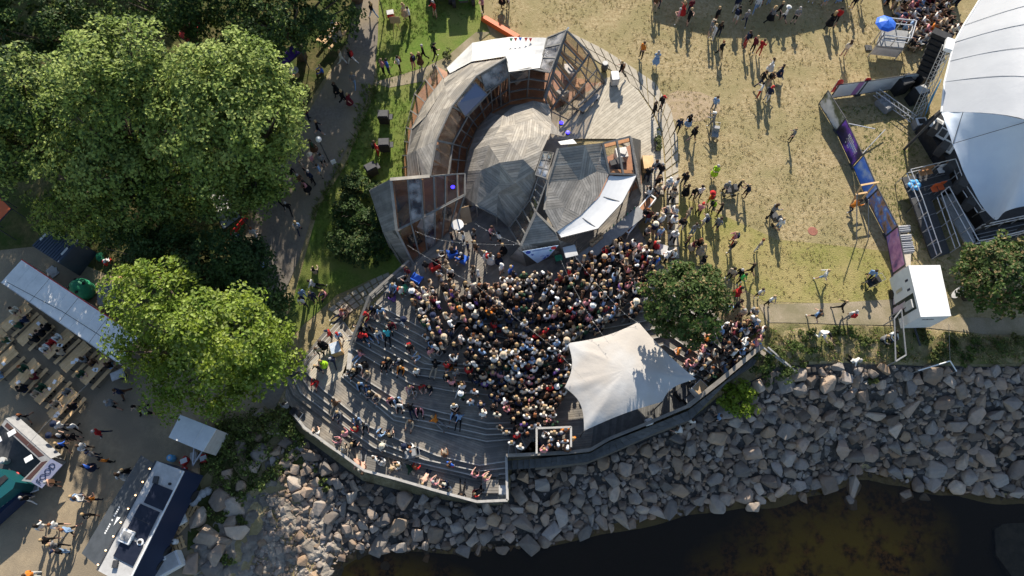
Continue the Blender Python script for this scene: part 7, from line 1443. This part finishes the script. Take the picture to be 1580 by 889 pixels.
def person(px, py, code, zone, group, loc=None, face=None, solid=True):
    pc = code[0]; top = code[1] if len(code) > 1 and code[1] != '?' else R.choice(TOPS); bot = code[2] if len(code) > 2 else R.choice(BOTS)
    if loc is None: loc = hit(px, py)
    if face is None: face = R.uniform(0, 2 * PI)
    pk = {'s': 's%d' % R.randrange(4), 'w': 'w%d' % R.randrange(2), 'f': R.choice(['f', 'f', 'f2'])}.get(pc, pc)
    hs = R.choice(['short', 'short', 'long', 'long', 'long', 'cap', 'short', 'long', 'short', 'hat' if R.random() < .35 else 'short']); hc = R.choices(['dark', 'brown', 'blond', 'grey', 'red'], [18, 30, 32, 12, 8])[0]
    bare = top == 'S'; sc = R.uniform(.93, 1.06) * (.66 if 'child' in code else 1); skin = R.choices(range(4), [5, 3, 5, 1])[0]; sleeves = R.random() < .5; shorts = R.random() < .3
    if not solid or count[0] >= 300:
        crowd.append((loc, face, sc, pk, top, bot, hs, hc, skin, sleeves, shorts)); return
    count[0] += 1
    me, J = HI[pk]; o = link('person', me); o.location = loc; o.rotation_euler = (0, 0, face); o.scale = (sc, sc, sc)
    S = SK[skin]; T_ = S if bare else PM[top]; B_ = PM[bot]
    for i, m in enumerate((S, T_, B_, S if shorts else B_, PM[R.choice('KKWT')], T_ if sleeves else S)): o.material_slots[i].link = 'OBJECT'; o.material_slots[i].material = m
    hnm = {'short': 'short_hair', 'long': 'long_hair', 'cap': 'cap', 'hat': 'sun_hat'}[hs]; h = link(hnm, HAIR[hs]); h.parent = o; h.location = J['head1'] + Vector((0, -.005, .012))
    hm = HM[hc] if hs in ('short', 'long') else PM[R.choice('WKBNCR')]; h.material_slots[0].link = 'OBJECT'; h.material_slots[0].material = hm
    if pk[0] in 'sw' and hs == 'long' and R.random() < .35: q = link('dress', DRESS); q.parent = o; q.location = (0, 0, J['pelvis'].z); q.material_slots[0].link = 'OBJECT'; q.material_slots[0].material = T_ if R.random() < .5 else B_
    elif pk[0] in 'sw' and R.random() < .22: q = link('backpack', BAG); q.parent = o; q.location = J['chest'] + Vector((0, -.17, -.06)); q.material_slots[0].link = 'OBJECT'; q.material_slots[0].material = PM[R.choice('KKNGTR')]
    hat = {'short': 'short %s hair' % hc, 'long': 'long %s hair' % hc, 'cap': 'a cap', 'hat': 'a brimmed hat'}[hs]
    act = {'s': 'standing', 'w': 'walking', 'f': 'sitting', 'd': 'sitting', 'b': 'seated', 'p': 'leaning forward', 'a': 'arms raised', 'l': 'lying back', 'c': 'crouching'}[pc]
    tn = 'bare chested' if bare else 'in %s' % PAL[top][0]
    lab = 'person %s, %s with %s, %s' % (act, tn + (' top' if not bare else ''), hat, zone)
    tag(o, lab, 'person', group); return o
def zone(txt, zone_, group, face=None, spread=.9):
    for e in txt.replace('\n', ' ').split(';'):
        e = e.split()
        if len(e) < 3: continue
        f = None if face is None else face + R.uniform(-spread, spread)
        if len(e) > 3: f = rad_(float(e[3]))
        person(float(e[0]), float(e[1]), e[2], zone_, group, face=f)
LW = 'on the dry lawn'
zone('''988 91 sOK;1010 103 sLL;1008 20 sT;1016 12 sB;1043 38 sPB;1050 29 sRB;1059 40 sKK;1062 23 sM;1092 57 sGG;1098 62 sWW;1106 58 sKN;1101 38 sK;1132 20 sNW;1132 37 sKW;1146 39 wG;1163 20 wWL;1158 6 sW;1184 8 sP;1172 8 sK;1185 36 wGK;1197 27 wKK;1206 35 wWN;1222 37 sG;1275 45 wKK;1285 38 wRK;
1298 88 sCB;1108 88 wKK;1147 74 sNR;1158 82 sMK;1168 86 sRR;1184 114 sWG;1170 134 wKN;1183 134 sTB;1199 122 wNG;1168 151 sWR;1180 157 sNW;956 119 wKK;1043 205 sNK;1059 198 sKL;1066 218 wKK;1096 196 pG;1098 172 sLG;1217 219 sGK;1006 181 sKK;1018 171 sK;
1270 10 sN;1290 6 sN;1300 3 sK;1312 14 sK;1325 5 sB;1250 4 sG''', LW, 'people on the dry lawn')
zone('''1099 274 sYK;1115 299 sGK;1134 296 pK;1147 304 sNK;1106 333 sKK;1095 326 sYN;1090 316 sOY;1082 351 sWB;1102 355 sGN;1066 308 sK;1075 308 sW;1075 333 sP;1057 340 sB;1066 362 sG;1055 304 sK;1185 335 pGK;1196 355 sWL;1127 376 sPR;1124 390 sK;1165 387 sB;1153 423 wKK;1122 430 sB;1135 430 sK;1138 437 sA;1133 457 sRK;
1165 459 sWK;1181 471 sW;1264 432 wWL;1251 493 wLK;1290 479 wKK;1303 494 sWG;1079 412 sK;1064 387 sM;1072 387 sK;1057 380 sT;1077 394 sB;1334 431 pLK;1307 326 cON''', 'on the worn grass', 'people on the worn grass')
zone('''1260 517 cWW;1358 524 fG;1372 517 fW;1314 558 fWK;1030 600 sW''', 'on the weedy bank', 'people on the weedy bank')
zone('''1048 668 cW;1060 655 sW;1102 648 sL''', 'on the boulders', 'people on the boulders')
PT = 'on the asphalt path'
zone('''577 28 wKL;530 101 wCW;545 100 wKW;499 113 fV;549 135 wGL;522 148 wK;533 162 wK;542 165 wM;495 208 wK;469 162 sK;478 186 sM;488 237 sE;472 267 sB;487 257 sP;502 257 sG;499 273 sLB;456 278 sK;468 288 sT;478 298 sP;485 284 sN;429 271 sWL;441 264 sK;438 254 sK;436 318 wKK;450 328 wKK;465 359 wLN;399 369 wW;404 384 wK;377 380 sV;397 399 wK;407 416 wL''', PT, 'people on the asphalt path')
zone('''593 116 sPK;601 116 sV;618 111 sWK;639 107 sMP;650 104 sTP;655 93 wKK;672 92 wKK;634 36 sWK;626 30 sB;672 27 sR;745 20 sPK;775 12 sAK;784 14 sWK;488 423 fB;485 441 fW;504 455 fP;472 460 sL;488 465 sN;473 473 sW;584 240 sRR''', 'on the green verge', 'people on the green verge')
SF = 'on the stage floor'
zone('''699 376 sK;717 376 sWN;723 389 sN;734 389 sT;732 371 sGK;770 376 sWK;758 367 sP;750 405 sWW;758 408 sWW;770 408 sK;777 392 sK;677 400 bWK;699 396 bN;715 403 bK;671 413 bKK;680 433 sW;691 420 sB;697 428 sW;731 427 sBK;739 433 sWK;788 427 sV;774 423 sW;611 448 bLN;634 438 bGK;623 458 sWK;609 465 fU;632 428 sM;660 420 sK''', SF, 'people on the stage floor')
TR = 'on the deck steps'
zone('''527 487 fP;537 483 fS;514 521 sRK;528 525 sLK;503 538 sK;497 547 sB;503 566 sYK;518 562 wNN;497 573 sK;490 589 fRR;461 579 fG;518 625 fT;526 638 fG;553 647 fL;565 656 fG;569 488 fRK;589 481 fL;578 479 fK;559 509 fK;567 505 fB;556 523 fN;567 521 fK;584 516 fWL;599 518 fQK;604 503 fM;621 498 fW;556 549 fPL;555 566 fWK;568 565 fK;551 575 fK;571 577 fB;557 593 dLK;568 597 dN;576 608 dK;587 613 dB;602 617 dP;613 617 dL;618 626 dW;595 563 fK;603 557 fK;620 559 fK;621 569 fO''', TR, 'people sitting on the terraced deck', 2.6, 1.2)
zone('''636 543 sKK;648 550 fLW;656 551 fK;667 549 sPB;676 544 sWK;646 580 sWK;634 599 fPW;642 604 fG;652 597 fR;665 599 fK;698 568 fOL;712 534 sSK;672 566 fK;692 588 sKK;705 581 sG;711 598 fO;703 632 sWK;636 652 fB;673 650 fO;709 646 fL;758 662 fW;648 632 fP;634 632 fK;704 640 fL''', TR, 'people sitting on the terraced deck', 2.9, 1.2)
zone('''490 673 fWB;539 675 sPK;529 683 bP;545 689 fK;533 698 fB;550 710 lS;561 715 lS;584 711 sWK;594 717 fWW;606 721 fB;618 721 fWK;630 719 lE;642 724 fR;552 665 fR;586 673 fL;603 675 fK;590 687 fW;624 687 fK;636 695 fW;659 733 lS;669 747 fP;691 750 fN;697 758 fW;713 760 fK;731 764 fR;746 760 fK;733 737 bP;748 741 bP;697 719 sVR;687 705 fT;640 697 fW;450 632 pGK''', 'on the lower deck', 'people on the lower deck', 0.3, 1.4)
FY = 'in the food yard'
zone('''52 646 wK;44 668 sV;110 662 sWN;127 662 wW;101 678 sT;114 678 sK;127 678 sK;110 691 wVK;166 671 wR;143 694 sW;156 704 sG;175 714 sO;150 723 sVN;201 736 sWK;210 730 sK;96 748 sSK;132 769 sLN;140 772 sW;156 772 sO;151 795 sK;57 771 wK;81 813 wWB;101 811 wWK;122 818 wLK;88 834 wKK;101 842 wGK;107 850 sK;65 886 sO;185 628 wG;224 634 wB;237 639 wG;198 610 wN''', FY, 'people in the food yard')
for loc, ang, k in SEATS:
    if R.random() < .32: person(0, 0, 'b', 'at a pine beer table', 'people at the beer tables', loc=Vector((loc.x, loc.y, loc.z - .05)), face=ang)
print('named persons so far', count[0])
AP = 'on the paved walk'
zone('''1007 268 sG;1016 272 wK;996 279 sK;1012 290 sK;1027 295 sW;1038 295 sW;998 308 sW;1011 304 sB;1034 311 sB;1052 286 sK;1023 337 sN;1036 337 sW;1007 347 sK;1016 351 sW;1032 351 sW;993 340 sK;998 344 sM;1048 355 sK;1014 369 sL;1005 362 sN;994 365 sG;1036 373 sW;1007 391 sR;996 387 sK;991 401 sW;1025 405 sW;1036 401 sW;994 412 sL;1007 412 sV;1117 484 sL;1131 477 sK;1138 491 sB;1156 488 sG;1154 502 sW;1117 509 sW;1135 513 sK;1160 517 sP''', AP, 'people on the paved walk')
# the dense standing crowd
REG = [[(655, 470), (690, 448), (750, 448), (790, 428), (850, 432), (905, 402), (955, 378), (990, 385), (1010, 420), (1000, 455), (985, 490), (930, 510), (878, 528), (873, 600), (850, 640), (884, 680), (872, 698), (800, 696), (795, 655), (765, 625), (740, 600), (715, 585), (720, 545), (730, 505), (690, 500), (672, 530), (650, 500)],
       [(1095, 505), (1160, 500), (1172, 520), (1115, 578), (1085, 590), (1070, 560)], [(660, 500), (705, 500), (690, 540), (660, 540)]]
pts = []
def dart(poly, rmin, tries, out):
    xs = [p[0] for p in poly]; ys = [p[1] for p in poly]
    for _ in range(tries):
        x, y = R.uniform(min(xs), max(xs)), R.uniform(min(ys), max(ys))
        if not inpoly(x, y, poly): continue
        if all((x - a) ** 2 + (y - b) ** 2 > rmin * rmin for a, b in out): out.append((x, y))
dart(REG[0], 8.9, 9000, pts); dart(REG[1], 9.5, 900, pts); dart([(1040, 545), (1095, 520), (1100, 575), (1085, 597), (1060, 590)], 11, 300, pts); dart(REG[2], 10, 400, pts); dart([(685, 545), (740, 500), (765, 620), (795, 692), (745, 645), (700, 605)], 12, 500, pts); dart([(635, 450), (700, 430), (700, 505), (650, 515)], 10.5, 500, pts)
sxy = P(800, 390, 0)
for x, y in pts:
    loc = hit(x, y + 3); d = sxy - loc; face = math.atan2(-d.x, d.y) + R.uniform(-.5, .5)
    person(x, y, 's', 'in the dense crowd', 'crowd', loc=loc, face=face, solid=False)
for k, (a, b) in enumerate(rows_):
    n_ = Vector((-(b - a).y, (b - a).x, 0)).normalized(); L_ = (b - a).length; q = 0.2
    while q < L_:
        p = a.lerp(b, q / L_); person(0, 0, 'b', '', '', loc=Vector((p.x, p.y, -.08)), face=math.atan2((b - a).x * 0 + -(P(1600, 90).x - p.x), P(1600, 90).y - p.y) + R.uniform(-.2, .2), solid=False); q += R.uniform(.48, .62)
for _ in range(46):
    p = P(R.uniform(1355, 1480), R.uniform(-25, 14), .0); person(0, 0, 's', '', '', loc=p, face=-1.8 + R.uniform(-.5, .5), solid=False)
# one mesh for everybody past the limit
V_, F_, Cc, nv = [], [], [], 0
for loc, face, sc, pk, top, bot, hs, hc, skin, sl, sh in crowd:
    v, f, part, J = LO[pk]; ca, sa = math.cos(face) * sc, math.sin(face) * sc; m = np.array([[ca, -sa, 0], [sa, ca, 0], [0, 0, sc]]); S = ((.55, .33, .24), (.48, .27, .19), (.60, .38, .28), (.25, .13, .08))[skin]
    T_ = S if top == 'S' else PAL[top][1]; B_ = PAL[bot][1]; cols = np.array([S, T_, B_, S if sh else B_, (.03, .03, .03), T_ if sl else S])
    V_.append(v @ m.T + np.array(loc)); F_ += [tuple(i + nv for i in q) for q in f]; Cc.append(cols[part]); nv += len(v)
    hme = HAIR[hs]; hv = np.array([p.co[:] for p in hme.vertices]) + np.array(J['head1'] + Vector((0, -.005, .012))); V_.append(hv @ m.T + np.array(loc)); hf = [tuple(p.vertices) for p in hme.polygons]; F_ += [tuple(i + nv for i in q) for q in hf]; nv += len(hv)
    hcol = HC[hc] if hs in ('short', 'long') else PAL[R.choice('WKBNC')][1]; Cc.append(np.tile(np.array(hcol), (len(hf), 1)))
me = bpy.data.meshes.new('crowd'); me.from_pydata(np.concatenate(V_).tolist(), [], F_); me.polygons.foreach_set('use_smooth', [True] * len(F_))
at = me.attributes.new('cloth', 'FLOAT_COLOR', 'FACE'); cc4 = np.concatenate([np.concatenate(Cc), np.ones((len(F_), 1))], 1).astype(np.float32); at.data.foreach_set('color', cc4.ravel())
cm = bpy.data.materials.new('crowd_clothes'); cm.use_nodes = True; an = cm.node_tree.nodes.new('ShaderNodeAttribute'); an.attribute_name = 'cloth'; bs_ = cm.node_tree.nodes['Principled BSDF']; bs_.inputs['Roughness'].default_value = .85; bs_.inputs['Specular IOR Level'].default_value = .15; cm.node_tree.links.new(an.outputs['Color'], bs_.inputs['Base Color']); me.materials.append(cm)
tag(link('crowd', me), 'dense standing crowd facing the stage on the terraced deck', 'crowd', kind='stuff')
print('persons', count[0], 'crowd', len(crowd))
# strollers
def stroller(px, py, rz, m_, lab):
    b_ = hit(px, py); t = empty('stroller', b_, rz, label=lab, cat='stroller')
    local_part(t, 'basket', MB().hexa([(-.2, -.25, .35), (.2, -.25, .35), (.2, .3, .35), (-.2, .3, .35)], [(-.24, -.35, .65), (.24, -.35, .65), (.24, .4, .6), (-.24, .4, .6)]), m_)
    local_part(t, 'hood', MB().hexa([(-.25, -.38, .6), (.25, -.38, .6), (.25, .0, .62), (-.25, .0, .62)], [(-.22, -.34, .95), (.22, -.34, .95), (.22, -.08, .98), (-.22, -.08, .98)]), m_)
    local_part(t, 'handle', MB().tube([(-.24, -.2, .55), (-.24, -.6, 1.0), (.24, -.6, 1.0), (.24, -.2, .55)], .018, 6), M['alu'])
    for x in (-.27, .27):
        for y, r_ in ((-.3, .16), (.38, .12)): local_part(t, 'wheel', MB().tube([(x - .02, y, r_), (x + .02, y, r_)], r_, 14), M['black'])
    local_part(t, 'chassis', MB().bar((-.25, -.3, .17), (-.2, .38, .4), .03).bar((.25, -.3, .17), (.2, .38, .4), .03), M['alu'])
stroller(1124, 299, 1.6, M['dgrey'], 'dark stroller being pushed over the worn grass beside hi-vis stewards'); stroller(1100, 212, 3.0, M['grey'], 'grey stroller stopped on the dry lawn near the paved walk'); stroller(1192, 342, .4, M['dgrey'], 'dark stroller with a couple on the worn grass'); stroller(1340, 440, 2.0, M['black'], 'black stroller beside the banner fence'); stroller(460, 640, 1.0, M['black'], 'black stroller on the corner of the lower deck'); stroller(636, 702, 1.8, M['grey'], 'grey stroller on the lower deck steps')
